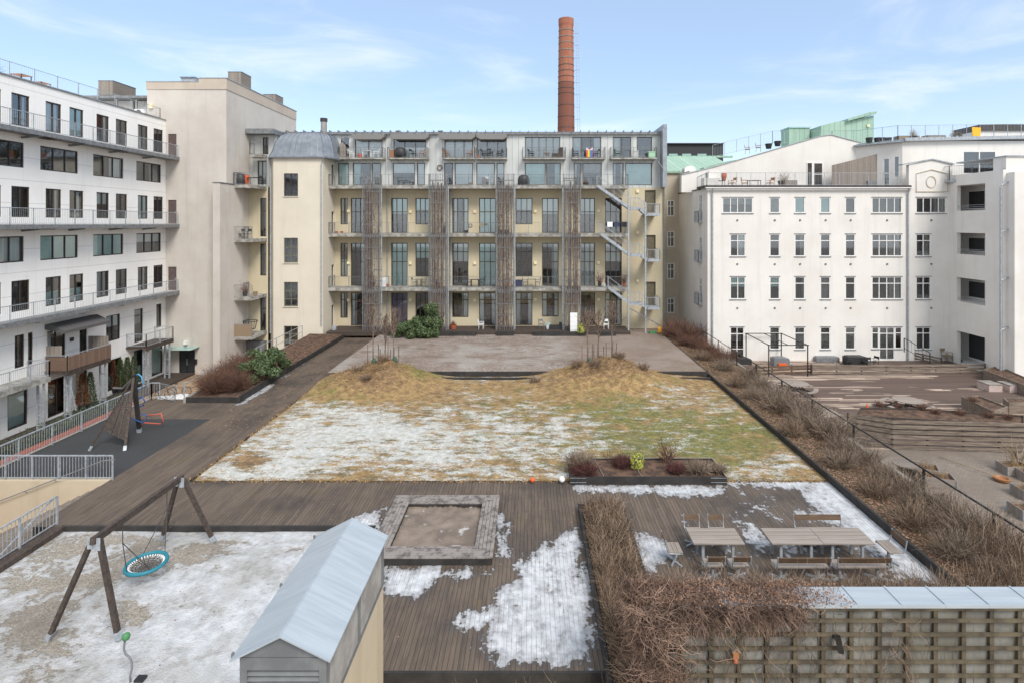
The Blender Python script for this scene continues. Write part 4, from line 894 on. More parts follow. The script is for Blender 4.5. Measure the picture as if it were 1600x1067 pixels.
# ---------------------------------------------------------------- zigzag steel stairs
t = thing('exterior_staircase', 'galvanised steel escape stairs zigzagging down the right end of the cream facade', 'stairs', (Xc(985, BY), BY, .3))
SY0, SY1 = BY-.55, BY+.3
sx = lambda px: Xc(px, SY0); sz = lambda py: Zc(py, SY0)
for (xa, ya, xb, yb, xl, xm, ym) in ((934, 291, 985, 326, 1000, 1010, 335.5), (939, 366, 985, 399, 1002, 1012, 407), (951, 449.5, 985, 475, 1002, 1012, 482)):
    fl = M(); A = Vector((sx(xa), 0, sz(ya))); B = Vector((sx(xb), 0, sz(yb))); Cc = Vector((sx(xl), 0, sz(yb))); D = Vector((sx(xm), 0, sz(ym))); E = Vector((sx(1031), 0, sz(ym)))
    for y in (SY0, SY1):
        yv = Vector((0, y, 0))
        for p, q_ in ((A, B), (B, Cc), (Cc, D), (D, E)): fl.bar(p+yv, q_+yv, .04, .26)
    n = 14
    for i in range(n): p = A.lerp(B, (i+.5)/n); fl.box(p.x-.14, SY0, p.z-.02, p.x+.14, SY1, p.z+.01)
    for i in range(3): p = Cc.lerp(D, (i+.5)/3); fl.box(p.x-.12, SY0, p.z-.02, p.x+.12, SY1, p.z+.01)
    fl.box(B.x, SY0, B.z-.02, Cc.x, SY1, B.z+.01); fl.build('flight', 'galv', t)
    q = M(); q.box(D.x, SY0, D.z-.14, E.x, FY-.004, D.z+.0); q.build('landing', 'galv_dark', t)
    q = M(); up = Vector((0, 0, 1.0))
    for y in (SY0, SY1):
        yv = Vector((0, y, 0))
        for p, q_ in ((A, B), (B, Cc), (Cc, D)):
            q.bar(p+yv+up, q_+yv+up, .035, .035); q.bar(p+yv+up*.5, q_+yv+up*.5, .015, .015); q.bar(p+yv, p+yv+up, .035, .035); mm = (p+q_)/2; q.bar(mm+yv, mm+yv+up, .035, .035)
    rail(q, [D+Vector((0, SY0, 0)), E+Vector((0, SY0, 0)), E+Vector((0, FY-.2, 0))], 1.0, .12, 1.2, .007, .02); q.build('handrail', 'galv', t)
for px, zt2 in ((982, CH+3.4), (1008.5, Zc(316, SY0))):
    q = M(); q.box(sx(px)-.07, SY0-.07, .3, sx(px)+.07, SY0+.07, zt2); q.build('post', 'galv', t)
q = M(); q.bar((sx(982), SY0, sz(481)), (sx(1031), SY0-.6, sz(508)), .05, .09); q.build('lower_handrail', 'galv_dark', t)
# ---------------------------------------------------------------- ground floor decks and planters in front of the factory
m = M(); m.box(fx(509)+1.2, 50.9, .2, Xc(985, 51), FY-.01, GL); struct(m, 'house_deck', 'wood_dark')
for i, (a, b, lb_) in enumerate(((605, 668, 'under the purple curtain door'), (682, 744, 'right of the rounded rhododendron'), (776, 803, 'below the middle trellis tower'), (833, 915, 'below the fourth trellis tower'), (937, 962, 'near the foot of the zigzag stairs'))):
    tag(M().box(Xc(a, 50.5), 50.3, .2, Xc(b, 50.5), 50.85, .62).build('timber_planter', 'timber_black', at=(Xc((a+b)/2, 50.5), 50.5, .2)), 'low black timber planter '+lb_, 'planter', 'low planters along the factory deck')
# ================================================================ RECESSED GREY WALL + RIGHT WHITE BUILDING
RY = 58.0; PRc = Plane((0, RY, 0), (1, 0, 0), (0, -1, 0))
gb = thing('grey_building', 'narrow grey beige wall with small white windows, recessed between cream and white buildings', 'building', (Xc(1052, RY), RY+1, -2.5))
rops = [(Xc(1042.5, RY), Xc(1054, RY), Zc(b, RY), Zc(a, RY)) for a, b in ((313, 338.5), (361.5, 386.5), (411.5, 436.5), (466, 489.5))]
q = M(); facade(q, PRc, fx(1038), Xc(1066, RY), -2.5, CH+5.2, rops, .15, .6); q.box(fx(1038), RY-.12, CH+5.2, Xc(1066, RY), RY+.3, CH+5.5); q.build('wall', ['grey_wall', 'room'], gb)
for o in rops: window(PRc, gb, o, (.45,), (.62,), .1, 'white_frame', 'none_x', .08)
q = M(); y1_ = 66; q.face([(fx(1038)-.5, RY-.25, CH+5.5), (Xc(1066, RY)+6, RY-.25, CH+5.5), (Xc(1066, RY)+6, y1_, CH+8.0), (fx(1038)-.5, y1_, CH+8.0)]); q.box(fx(1038)-.5, y1_, CH+7.9, Xc(1145, y1_), y1_+.4, CH+8.1); q.face([(fx(1038)-.5, RY-.25, CH+5.3), (Xc(1066, RY)+6, RY-.25, CH+5.3), (Xc(1066, RY)+6, RY-.25, CH+5.5), (fx(1038)-.5, RY-.25, CH+5.5)]); q.build('roof', 'copper', gb)
q = M(); s_ = (8.0-5.5)/(y1_-RY+.25)
def onr(px, py):
    Y = RY-.25; 
    for _ in range(30):
        z = CH+5.5+(Y-RY+.25)*s_+.05; Y = (z-CH)*F/(350-py)
    return (Xc(px, Y), Y, z)
q.face([onr(1046, 269), onr(1061, 269), onr(1057, 260), onr(1043, 260)]); sk = q.build('skylight', 'white_frame', gb)
q = M(); pp = [onr(1047.5, 268), onr(1058.5, 268), onr(1055.5, 261), onr(1045, 261)]; q.face([(x, y, z+.04) for x, y, z in pp]); k_ = q.build('pane', 'curt_grey', None); k_.parent = sk; k_.location = -ORG[gb]
t = thing('dark_building', 'black flat roofed rooftop block behind the green copper roof', 'building', (Xc(1086, 72), 74, CH+5))
q = M(); q.box(Xc(1030, 72), 72, CH+4, Xc(1130, 72), 80, Zc(226, 72)); q.build('wall', 'charcoal', t); q = M(); q.box(Xc(1030, 71.7), 71.7, Zc(226, 72), Xc(1131, 71.7), 80, Zc(224.5, 72)); q.build('roof', 'dark_frame', t)
for a in (1045, 1066, 1090): q = M(); q.box(Xc(a, 71.9), 71.93, Zc(244, 72), Xc(a+14, 71.9), 71.99, Zc(241, 72)); q.build('window', 'frost', t)
WX, WYf = 15.5, 48.6; PB = Plane((0, WYf, 0), (1, 0, 0), (0, -1, 0)); bxw = lambda px: Xc(px, WYf); bz = lambda py: Zc(py, WYf)
wb = thing('white_building', 'large white rendered apartment building with white casement windows, right side', 'building', (28, 54, -1.5))
ops = []; sp = []
def wo_(a, b, t_, bt, cols, rows, cu='none_x'): o = (bxw(a), bxw(b), bz(bt), bz(t_)); ops.append(o); sp.append((o, cols, rows, cu))
singles = [(1202.5, 1218.5), (1241.5, 1258), (1281.5, 1297.5), (1320.5, 1336.5)]
wo_(1128.5, 1176.5, 309, 333.5, (.27, .5, .74), (), 'blind_grey'); wo_(1362, 1409.5, 309, 333.5, (.25, .5, .75), ()); wo_(1431, 1478.5, 309, 333.5, (.25, .5, .75), (), 'right_grey')
wo_(1140.6, 1165, 366, 401, (.5,), (.7,), 'right_white'); wo_(1140.6, 1165, 432.5, 468, (.5,), (.7,), 'blind_teal'); wo_(1140.6, 1163, 511, 560, (.5,), (.3, .78))
cus = [['full_grey', 'full_teal', 'full_teal', 'none_x'], ['none_x', 'right_grey', 'none_x', 'none_x'], ['blind_teal', 'drape_grey', 'sheer_grey', 'none_x'], ['sheer_grey', 'full_grey', 'sheer_grey', 'full_grey']]
for i, (a, b) in enumerate(singles):
    wo_(a, b, 309, 333.5, (), (), cus[0][i]); wo_(a, b, 366, 401, (), (.7,), cus[1][i]); wo_(a, b, 432.5, 468, (), (.7,), cus[2][i]); wo_(a, b, 511, 546, (), (.72,), cus[3][i])
wo_(1362, 1409.5, 366, 401, (.25, .5, .75), (.7,), 'right_grey'); wo_(1362, 1409.5, 432.5, 468, (.25, .5, .75), (.7,), 'right_grey'); wo_(1362, 1373.5, 511, 545, (), (.72,), 'full_grey'); wo_(1373.6, 1398, 511, 562, (.5,), (.34, .8), 'full_grey'); wo_(1398.1, 1409.5, 511, 545, (), (.72,))
wo_(1431, 1454.5, 366, 401, (.5,), (.7,), 'right_grey'); wo_(1431, 1454.5, 432.5, 468, (.5,), (.7,)); wo_(1431, 1454.5, 511, 546, (.5,), (.72,))
RTZ = CH+3.1
q = M(); facade(q, PB, WX, 36.7, -2.5, RTZ, ops, .13, .7)
sops_ = [(-49.95, -48.95, Zc(350, 49.5), Zc(308, 49.5)), (-49.95, -48.95, Zc(411, 49.5), Zc(374, 49.5)), (-49.95, -48.95, Zc(478, 49.5), Zc(438, 49.5)), (-49.95, -48.95, Zc(548, 49.5), Zc(509, 49.5))]
# side wall facing left, slightly ahead of the grey wall
PSd = Plane((WX, 0, 0), (0, -1, 0), (-1, 0, 0)); sow = [(-51.1, -50.2, o[2]*1.02, o[3]*1.02) for o in sops_]
facade(q, PSd, -58.2, -WYf, -2.5, RTZ+.0, sow, .15, .7)
# gable piece stepping up at the rear of the side wall
q.box(WX+.003, 54.2, RTZ, WX+2.4, 57.8, CH+5.2); q.box(WX+.003, 49.6, RTZ, WX+1.3, 50.5, CH+4.1)
q.face([(WX, WYf, RTZ), (36.7, WYf, RTZ), (36.7, 58.2, RTZ), (WX, 58.2, RTZ)])
# bay with pediment
ped = [(bxw(1420), RTZ-.15), (bxw(1488), RTZ-.15), (bxw(1488), bz(257)), (bxw(1456), bz(250)), (bxw(1420), bz(258))]
q.prismy(ped, WYf-.004, WYf+.35)
q.build('wall', ['white_wall', 'room'], wb)
for o, c_, r_, cu in sp:
    wn = window(PB, wb, o, c_, r_, .085, 'white_frame', cu, .06)
    if o[3]-o[2] < 2.4: q = M(); q.box(o[0]-.05, WYf-.07, o[2]-.06, o[1]+.05, WYf-.002, o[2]); s_ = q.build('sill', 'galv_dark', None); s_.parent = wn; s_.location = -Vector(wn.location)-ORG[wb]
    q = M(); q.box(o[0]-.03, WYf-.05, o[3], o[1]+.03, WYf-.002, o[3]+.05); s_ = q.build('drip_moulding', 'galv_dark', None); s_.parent = wn; s_.location = -Vector(wn.location)-ORG[wb]
for o in sow:
    wn = window(PSd, wb, o, (.5,), (.7,), .08, 'white_frame', 'none_x', .06)
    q = M(); y0_, y1_ = -o[1]-.1, -o[0]+.1; rail(q, [(WX-.04, y0_, o[2]-.1), (WX-.35, y0_, o[2]-.1), (WX-.35, y1_, o[2]-.1), (WX-.04, y1_, o[2]-.1)], 1.05, .09, 1.4, .01, .02); q.box(WX-.36, y0_, o[2]-.14, WX-.003, y1_, o[2]-.1)
    s_ = q.build('small_balcony', 'galv', None); s_.parent = wn; s_.rotation_euler = (0, 0, -wn.rotation_euler.z)
    v_ = Vector(wn.location)+ORG[wb]; s_.location = Matrix.Rotation(-wn.rotation_euler.z, 3, 'Z') @ (-v_)
q = M(); q.prismy([(bxw(1431), bz(272)), (bxw(1431.5), bz(271.5)), (bxw(1455), bz(265)), (bxw(1480), bz(271.5)), (bxw(1480.5), bz(272.5)), (bxw(1455), bz(266.3))], WYf-.07, WYf-.006)
q.box(bxw(1431), WYf-.07, bz(300.5), bxw(1480.5), WYf-.006, bz(299.5)); q.box(bxw(1431), WYf-.05, bz(299.5), bxw(1431.6), WYf-.006, bz(272)); q.box(bxw(1480), WYf-.05, bz(299.5), bxw(1480.6), WYf-.006, bz(272))
ct = Vector((bxw(1454.5), WYf-.03, bz(285)))
for k in range(20):
    a0, a1 = 2*math.pi*k/20, 2*math.pi*(k+1)/20; q.bar(ct+Vector((math.cos(a0)*.42, 0, math.sin(a0)*.5)), ct+Vector((math.cos(a1)*.42, 0, math.sin(a1)*.5)), .05, .05, up=Vector((0, 1, 0)))
q.build('pediment_relief', 'grey_wall', wb)
q = M(); q.prismy([(bxw(1409), bz(257)), (bxw(1456), bz(248.6)), (bxw(1490), bz(256)), (bxw(1490), bz(258)), (bxw(1456), bz(250.3)), (bxw(1409), bz(259))], WYf-.12, WYf+.45); q.build('pediment_coping', 'galv', wb)
# cornice, gutter, pipes, vents
q = M(); q.box(WX-.25, WYf-.35, CH+3.1, bxw(1424), WYf+.1, CH+3.18); q.box(WX-.12, WYf-.2, CH+2.92, bxw(1421), WYf-.003, CH+3.1); q.build('cornice', 'white_frame', wb)
q = M(); q.box(WX-.3, WYf-.2, CH+3.18, bxw(1422), WYf+2.2, CH+3.36); q.box(WX-.1, WYf+2.2, CH+3.1, 36.5, 58.2, CH+3.2); q.build('roof_edge', 'dark_frame', wb)
for px in (1112.5, 1417.5): q = M(); q.tube([(bxw(px), WYf-.3, CH+3.1), (bxw(px), WYf-.12, CH+2.6), (bxw(px), WYf-.12, -1.5)], .07, 8); q.build('drainpipe', 'galv', wb)
for py in (344.5, 413, 481.5):
    for px in (1152, 1210.5, 1250, 1290, 1329, 1386, 1455): q = M(); q.tube([(bxw(px), WYf-.05, bz(py)), (bxw(px), WYf-.002, bz(py))], .09, 8); q.build('wall_vent', 'shed_grey', wb)
# terrace railing + firewall gable + set back storey
q = M(); rail(q, [(WX+.1, 52, CH+3.2), (WX+.1, WYf+.5, CH+3.36), (bxw(1409), WYf+.5, CH+3.36)], 1.15, .13, 1.35, .007, .02, top=.02); q.build('roof_railing', 'galv', wb)
GY2 = 53.0; X2 = lambda px: Xc(px, GY2); Z2 = lambda py: Zc(py, GY2)
ng = [X2(px) for px in (1080, 1340)]
q = M(); q.prismy([(X2(1065), CH+3.0), (X2(1345), CH+3.0), (X2(1345), Z2(224)), (X2(1298), Z2(211.5)), (X2(1280), Z2(214)), (X2(1115), Z2(262)), (X2(1065), Z2(274))], GY2, GY2+.35); q.build('firewall', 'white_wall', wb)
q = M()
pl_ = [(1065, 274), (1115, 262), (1280, 214), (1298, 211.5), (1345, 224)]
for a, b in zip(pl_, pl_[1:]): q.bar((X2(a[0]), GY2+.17, Z2(a[1])+.03), (X2(b[0]), GY2+.17, Z2(b[1])+.03), .5, .06)
q.build('coping', 'galv', wb)
for px0, Y_ in ((1066, 56.5), (1104, 50.8)):
    q = M(); c0 = Xc(px0+10, Y_); zz = Zc(272, Y_) if px0 == 1104 else Zc(266, Y_)
    pr = [(c0-.55, zz-.5)]+[(c0+.55*math.cos(math.pi-math.pi*k/8), zz+.35*math.sin(math.pi*k/8)) for k in range(9)]+[(c0+.55, zz-.5)]
    q.prismy(pr, Y_-.5, Y_+.6); q.build('vent_hood', 'white_wall', wb)
q = M(); a0 = bxw(0); q.box(X2(1260), GY2-.05, CH+3.2, X2(1286), GY2-.003, Z2(254)); dd = q.build('terrace_door', 'white_frame', wb)
q = M(); q.box(X2(1261.5), GY2-.07, CH+3.4, X2(1268), GY2-.052, Z2(255.5)); q.box(X2(1272), GY2-.07, CH+3.3, X2(1284), GY2-.052, Z2(273.5)); q.box(X2(1272), GY2-.07, Z2(272), X2(1284), GY2-.052, Z2(256)); k_ = q.build('pane', 'room', None); k_.parent = dd; k_.location = -ORG[wb]
q = M(); q.prismy([(X2(1289), CH+3.2), (X2(1361), CH+3.2), (X2(1361), Z2(243)), (X2(1289), Z2(261))], GY2-1.3, GY2-1.2); q.build('privacy_fence', 'wood_clad', wb)
# set back storey
A = (X2(1335), GY2+.2); Bp = (Xc(1410, 50.2), 50.2); UZ = Zc(221, 50.2)
q = M(); dAB = Vector((Bp[0]-A[0], Bp[1]-A[1], 0)); PAB = Plane((A[0], A[1], 0), dAB.normalized(), Vector((dAB.y, -dAB.x, 0)).normalized())
Lab = dAB.length; abops = [(Lab*.62, Lab*.76, CH+3.25, Zc(247, 51)), (Lab*.83, Lab*.95, CH+4.2, Zc(244, 50.6))]
facade(q, PAB, 0, Lab, CH+3.1, UZ, abops, .1, .5)
PC = Plane((0, 50.2, 0), (1, 0, 0), (0, -1, 0)); cops = [(Xc(1504, 50.2), Xc(1557, 50.2), Zc(273, 50.2), Zc(236, 50.2))]
facade(q, PC, Bp[0], Xc(1640, 50.2), CH+3.1, UZ+.25, cops, .1, .7); q.build('upper_wall', ['white_wall', 'room'], wb)
window(PAB, wb, abops[0], (), (.5,), .09, 'white_frame', 'none_x', .05); window(PAB, wb, abops[1], (), (), .09, 'white_frame', 'none_x', .05); window(PC, wb, cops[0], (.5,), (), .12, 'white_frame', 'none_x', .05)
q = M(); q.bar((A[0], A[1]-.2, UZ-.05), (Bp[0], Bp[1]-.2, UZ-.05), .5, .12); q.prism([(A[0], A[1]), Bp, (Xc(1640, 50.2), 50.2), (Xc(1640, 50.2), 64), (A[0], 64)], UZ+.02, UZ+.12); q.bar((Bp[0], 50.05, UZ+.1), (Xc(1640, 50.2), 50.05, UZ+.35), .5, .3); q.build('upper_roof', 'galv', wb)
q = M(); rail(q, [(A[0]+.2, 53.5, UZ+.12), (Xc(1404, 50.5), 50.6, UZ+.12), (Xc(1640, 50.5), 50.6, UZ+.3)], 1.35, .13, 1.3, .006, .018, top=.018); q.build('roof_railing', 'galv', wb)
q = M(); rail(q, [(X2(1135), 57, Zc(247, 57)), (Xc(1207, 57), 57, Zc(225, 57)), (Xc(1300, 57), 57, Zc(225, 57)), (Xc(1345, 55), 55, Zc(225, 55))], 1.3, .16, 1.3, .006, .018, top=.018); q.build('roof_railing', 'galv', wb)
q = M(); q.prismy([(Xc(1100, 57.5), CH+3), (Xc(1345, 57.5), CH+3), (Xc(1345, 57.5), Zc(240, 57.5)), (Xc(1210, 57.5), Zc(241, 57.5)), (Xc(1140, 57.5), Zc(252, 57.5)), (Xc(1100, 57.5), Zc(262, 57.5))], 57.5, 66); q.build('rear_roof', 'copper', wb)
# receding wall with loggias, X = 36.7
QX = 36.7; PQ = Plane((QX, 0, 0), (0, -1, 0), (-1, 0, 0)); ly0, ly1 = -QX*F/(1540-830), -QX*F/(1495-830)
lg = [(-47.7, -44.7, CH+a, CH+b) for a, b in ((1.1, 3.27), (-2.6, -.77), (-6.65, -4.6), (-11.95, -9.2))]
q = M(); facade(q, PQ, -48.6, -43.0, -2.5, CH+5.2-1.0, lg, .35, 0)
for a, b, c_, d in lg:
    xa, xb, ya, yb = QX+.35, QX+2.1, 44.4, 50.0
    q.face([(xb, yb, c_), (xb, ya, c_), (xb, ya, d), (xb, yb, d)]); q.face([(xa, ya, c_), (xb, ya, c_), (xb, yb, c_), (xa, yb, c_)]); q.face([(xa, ya, d), (xa, yb, d), (xb, yb, d), (xb, ya, d)]); q.face([(xa, yb, c_), (xb, yb, c_), (xb, yb, d), (xa, yb, d)])
# front block right
q.box(Xc(1572, 43.0), 43.0, -2.5, 55, 44.2, Zc(245.5, 43.0)); q.box(QX+.004, 43.0, -2.5, Xc(1572, 43), 43.5, CH+4.2); q.face([(QX, 43.0, CH+4.2), (QX, 48.6, CH+4.2), (QX+6, 48.6, CH+4.2), (QX+6, 43, CH+4.2)])
q.box(Xc(1580, 42.6), 42.3, -2.5, 55, 43.0, Zc(371, 42.5)+5)
q.build('loggia_wall', ['white_wall', 'room'], wb)
for a, b, c_, d in lg:
    q = M(); q.box(QX+2.02, 47.1, c_+.12, QX+2.09, 49.0, d-.35); wn = q.build('loggia_window', 'white_frame', wb)
    q = M(); q.box(QX+1.99, 47.22, c_+.25, QX+2.015, 48.88, d-.47); k_ = q.build('pane', 'charcoal', None); k_.parent = wn; k_.location = -ORG[wb]
    q = M(); [q.tube([(QX+.05, 44.75, c_+zz), (QX+.05, 47.65, c_+zz)], .015, 5) for zz in (.15, .3, .45)]; q.build('loggia_rail', 'galv', wb)
q = M(); q.box(Xc(1571, 43), 42.9, Zc(245.5, 43.0), 55, 48, Zc(243.5, 43)); q.build('coping', 'galv', wb)
q = M(); q.tube([(Xc(1561, 43), 42.85, CH+2.8), (Xc(1561, 43), 42.85, -1.5)], .07, 8)
for py in (290, 363, 438, 515): q.tube([(Xc(1562, 43), 42.85, Zc(py, 43)), (Xc(1573, 43), 42.85, Zc(py-5, 43))], .05, 6)
q.build('drainpipe', 'galv', wb)
q = M(); q.prism([(Xc(1484, 48), 48.0), (Xc(1484, 48), 50.1), (Xc(1557, 46), 50.1), (Xc(1557, 46), 46.5)], CH+3.6, CH+3.75); rail(q, [(Xc(1484, 48), 50.0, CH+3.75), (Xc(1484, 48), 48.05, CH+3.75), (Xc(1557, 46.4), 46.5, CH+3.75)], 1.25, .12, 1.3, .008, .022); q.build('balcony', 'galv', wb)
# green rooftop boxes
t = thing('green_roof_house', 'small flat green copper roof housing behind the gable, left of the larger one', 'rooftop', (Xc(1249, 62), 62, CH+6))
q = M(); q.box(Xc(1233, 62), 62, CH+6, Xc(1265, 62), 64, Zc(201, 62)); q.build('wall', 'copper', t); q = M(); q.box(Xc(1232, 62), 61.9, Zc(201, 62), Xc(1266, 62), 64.1, Zc(199, 62)); q.build('roof', 'frost', t)
t = thing('green_roof_house', 'large green copper rooftop penthouse with a slanting roof', 'rooftop', (Xc(1330, 60), 60, CH+6))
q = M(); q.prismy([(Xc(1283, 60), CH+6), (Xc(1365, 60), CH+6), (Xc(1365, 60), Zc(181, 60)), (Xc(1325, 60), Zc(190, 60)), (Xc(1308, 60), Zc(190.5, 60)), (Xc(1283, 60), Zc(197, 60))], 60, 64); q.build('wall', 'copper', t)
q = M(); q.prismy([(Xc(1322, 60), Zc(190.5, 60)), (Xc(1366.5, 60), Zc(179, 60)), (Xc(1366.5, 60), Zc(176, 60)), (Xc(1355, 60), Zc(177, 60)), (Xc(1322, 60), Zc(187, 60))], 59.6, 64.2); q.build('roof', 'copper', t)
q = M(); q.box(Xc(1354, 60), 59.85, Zc(199, 60), Xc(1358, 60), 59.995, Zc(195.5, 60)); q.build('wall_lamp', 'lampglass', t)
t = thing('dark_roof_building', 'grey ribbed rooftop far behind the white building at the right', 'building', (Xc(1570, 66), 66, CH+6)); q = M(); q.box(Xc(1530, 66), 66, CH+6, Xc(1640, 66), 70, Zc(205, 66)); q.build('wall', 'white_frame', t); q = M(); q.box(Xc(1530, 66), 65.8, Zc(205, 66), Xc(1640, 66), 70, Zc(195.5, 66)); q.build('roof', 'dark_frame', t)
# ================================================================ PLANT BUILDERS
def jit(r, s): return Vector((r.gauss(0, s), r.gauss(0, s), r.gauss(0, s)))
def twigs(m, r, n, base_fn, dir_fn, length, segs=4, rad=.008, bend=.25, droop=0, mi=0, sides=3):
    for i in range(n):
        p = base_fn(r); d = dir_fn(r, p).normalized(); L_ = length*r.uniform(.5, 1.15); pts = [p]
        for k in range(segs):
            d = (d+jit(r, bend)+Vector((0, 0, -droop))).normalized(); p = p+d*L_/segs; pts.append(p)
        m.tube(pts, rad*r.uniform(.7, 1.3), sides, mi if mi is not None else r.choice((0, 0, 1, 2)), False, rad*.35)
def dome_shrub(name, mat, seed, rx, ry, h, n=420, rad=.009, leaf=None, nleaf=0, length=.8):
    r = random.Random(seed); m = M()
    def b(r):
        a = r.random()*6.28; q = math.sqrt(r.random())*.55; return Vector((math.cos(a)*q*rx, math.sin(a)*q*ry, r.random()*h*.35))
    def d(r, p): return Vector((p.x/rx*1.1+r.gauss(0, .35), p.y/ry*1.1+r.gauss(0, .35), .75+r.gauss(0, .2)))
    twigs(m, r, n, b, d, length*max(h, rx*.9), 4, rad, .22, mi=None)
    mats = [mat, 'twig_dark', 'twig_pale' if mat in ('twig_grey', 'twig_brown', 'straw') else mat]
    if leaf:
        mats.append(leaf)
        for i in range(nleaf):
            u = jit(r, .5); p = Vector((u.x*rx, u.y*ry, abs(u.z)*h+.05)); s = r.uniform(.02, .045); a = jit(r, 1).normalized()*s; c = jit(r, 1).normalized()*s
            m.face([p, p+a, p+a+c, p+c], 3)
    return m, mats
def leafball(m, r, c, rx, rz, n, ls, mi=0, hollow=.5):
    for i in range(n):
        u = jit(r, 1).normalized()*(hollow+(1-hollow)*r.random()**.5); p = Vector(c)+Vector((u.x*rx, u.y*rx, u.z*rz)); nrm = (u+jit(r, .5)).normalized()
        a = nrm.cross(Vector((r.gauss(0, 1), r.gauss(0, 1), r.gauss(0, 1)))).normalized(); b_ = nrm.cross(a); s = ls*r.uniform(.6, 1.2)
        m.face([p-a*s, p-b_*s*.42, p+a*s, p+b_*s*.42], mi)
SH = {}
def proto_shrub(key, loc, label, **k):
    m, mats = dome_shrub(key, **k); return m, mats
def place_shrub(meshkey, maker, loc, label, cat='shrub', group=None, rz=0, s=1, name='shrub'):
    if meshkey not in SH:
        m, mats = maker(); o = m.build(name, mats, None); SH[meshkey] = o.data
    else: o = bpy.data.objects.new(name, SH[meshkey]); C.objects.link(o)
    o.location = loc; o.rotation_euler = (0, 0, rz); o.scale = (s, s, s) if not hasattr(s, '__len__') else s
    tag(o, label, cat, group); return o
mk = lambda *a, **k: (lambda: dome_shrub(*a, **k))
# ================================================================ SANDBOX
t = thing('sandbox', 'square timber sandbox with wide weathered frame and wet sand on the deck', 'sandbox', (-3.15, 19, 0))
x0, x1, y0, y1, zt = -5.12, -1.18, 17.0, 20.95, .25
q = M(); w_ = .62
for i in range(5):
    o0 = i*w_/5+.006; o1 = (i+1)*w_/5-.006
    for a, b, c_, d in (((x0+o0, y0+o0), (x1-o0, y0+o0), (x1-o1, y0+o1), (x0+o1, y0+o1)), ((x1-o0, y0+o0), (x1-o0, y1-o0), (x1-o1, y1-o1), (x1-o1, y0+o1)), ((x1-o0, y1-o0), (x0+o0, y1-o0), (x0+o1, y1-o1), (x1-o1, y1-o1)), ((x0+o0, y1-o0), (x0+o0, y0+o0), (x0+o1, y0+o1), (x0+o1, y1-o1))):
        q.prism([a, b, c_, d], zt-.035, zt)
q.build('frame_top', plain('sandbox_board', srgb(144, 136, 130), srgb(94, 87, 83), 2.2, .6, stretch=(2, 2, 1), bump=.2, lo=.42, hi=.66), t)
q = M(); e = .03
for b_ in ((x0+e, y0+e, .002, x1-e, y0+e+.06, zt-.036), (x0+e, y1-e-.06, .002, x1-e, y1-e, zt-.036), (x0+e, y0+e+.06, .002, x0+e+.06, y1-e-.06, zt-.036), (x1-e-.06, y0+e+.06, .002, x1-e, y1-e-.06, zt-.036),
           (x0+w_-.06, y0+w_-.06, .002, x1-w_+.06, y0+w_-.01, zt-.036), (x0+w_-.06, y1-w_+.01, .002, x1-w_+.06, y1-w_+.06, zt-.036), (x0+w_-.06, y0+w_, .002, x0+w_-.01, y1-w_, zt-.036), (x1-w_+.01, y0+w_, .002, x1-w_+.06, y1-w_, zt-.036)): q.box(*b_)
q.build('frame_side', 'timber_black', t)
sandm = NT('wet_sand'); nn = sandm.noise(1.2, 7, .6); col = sandm.mix(sandm.ramp(nn, .35, .65), srgb(140, 124, 110), srgb(110, 98, 88))
iv = sandm.ramp(sandm.noise(1.7, 6, .6, stretch=(1, 1.4, 1)), .62, .66); col = sandm.mix(sandm.math('MULTIPLY', iv, .6), col, srgb(206, 204, 202)); sandm.bump(sandm.noise(5, 5), .4, .04); MT['sand'] = sandm.done(col, sandm.ramp(nn, .35, .6, .25, .8))
gx0, gx1, gy0, gy1 = x0+w_-.06, x1-w_+.06, y0+w_-.06, y1-w_+.06; q = M(); N_ = 30
q.v = [(gx0+(gx1-gx0)*i/N_, gy0+(gy1-gy0)*j/N_, .09+.05*noise.noise(Vector((i*.25, j*.25, 0)))+(.08 if j > 25 else 0)*abs(noise.noise(Vector((i*.5, 7, 0))))) for j in range(N_+1) for i in range(N_+1)]
for j in range(N_):
    for i in range(N_): k = j*(N_+1)+i; q.f.append((k, k+1, k+N_+2, k+N_+1)); q.m.append(0)
q.build('sand', 'sand', t, smooth=True)
# ================================================================ NEST SWING
gz0 = -.13
def gpl(px, py): p = ground(px, py, gz0); return p
A1, A2 = gpl(75, 999), gpl(186, 998); B1, B2 = gpl(253, 843), gpl(335, 846)
def at_h(px, py, Y): return Vector((Xc(px, Y), Y, Zc(py, Y)))
TA = at_h(150, 841, (A1.y+A2.y)/2); TB = at_h(282, 747, (B1.y+B2.y)/2)
t = thing('nest_swing', 'dark timber A frame swing carrying a round turquoise basket seat', 'swing', ((TA.x+TB.x)/2, (TA.y+TB.y)/2, gz0))
dirb = (TB-TA).normalized(); q = M(); q.bar(TA-dirb*.15, TB+dirb*.12, .12, .17); q.build('beam', 'wood_dark', t)
for foot, top in ((A1, TA), (A2, TA), (B1, TB), (B2, TB)):
    d = (top-foot).normalized(); sd_ = Vector((.09 if foot.x > top.x else -.09, 0, -.02))
    q = M(); q.bar(foot+d*.14, top+sd_, .1, .13, up=Vector((0, 1, 0))); q.build('leg', 'wood_dark', t)
    q = M(); q.bar(foot, foot+d*.2, .115, .14, up=Vector((0, 1, 0))); q.build('foot_bracket', 'galv', t)
for top in (TA, TB): q = M(); q.box(top.x-.16, top.y-.09, top.z-.22, top.x-.02, top.y-.075, top.z+.08); q.box(top.x+.02, top.y-.09, top.z-.26, top.x+.17, top.y-.075, top.z+.06); q.box(top.x-.1, top.y-.08, top.z-.1, top.x+.1, top.y+.08, top.z-.085); q.build('top_bracket', 'galv', t)
h1 = TA.lerp(TB, .26); h2 = TA.lerp(TB, .80); sc_ = (h1+h2)/2; sc_.z = gz0+.52
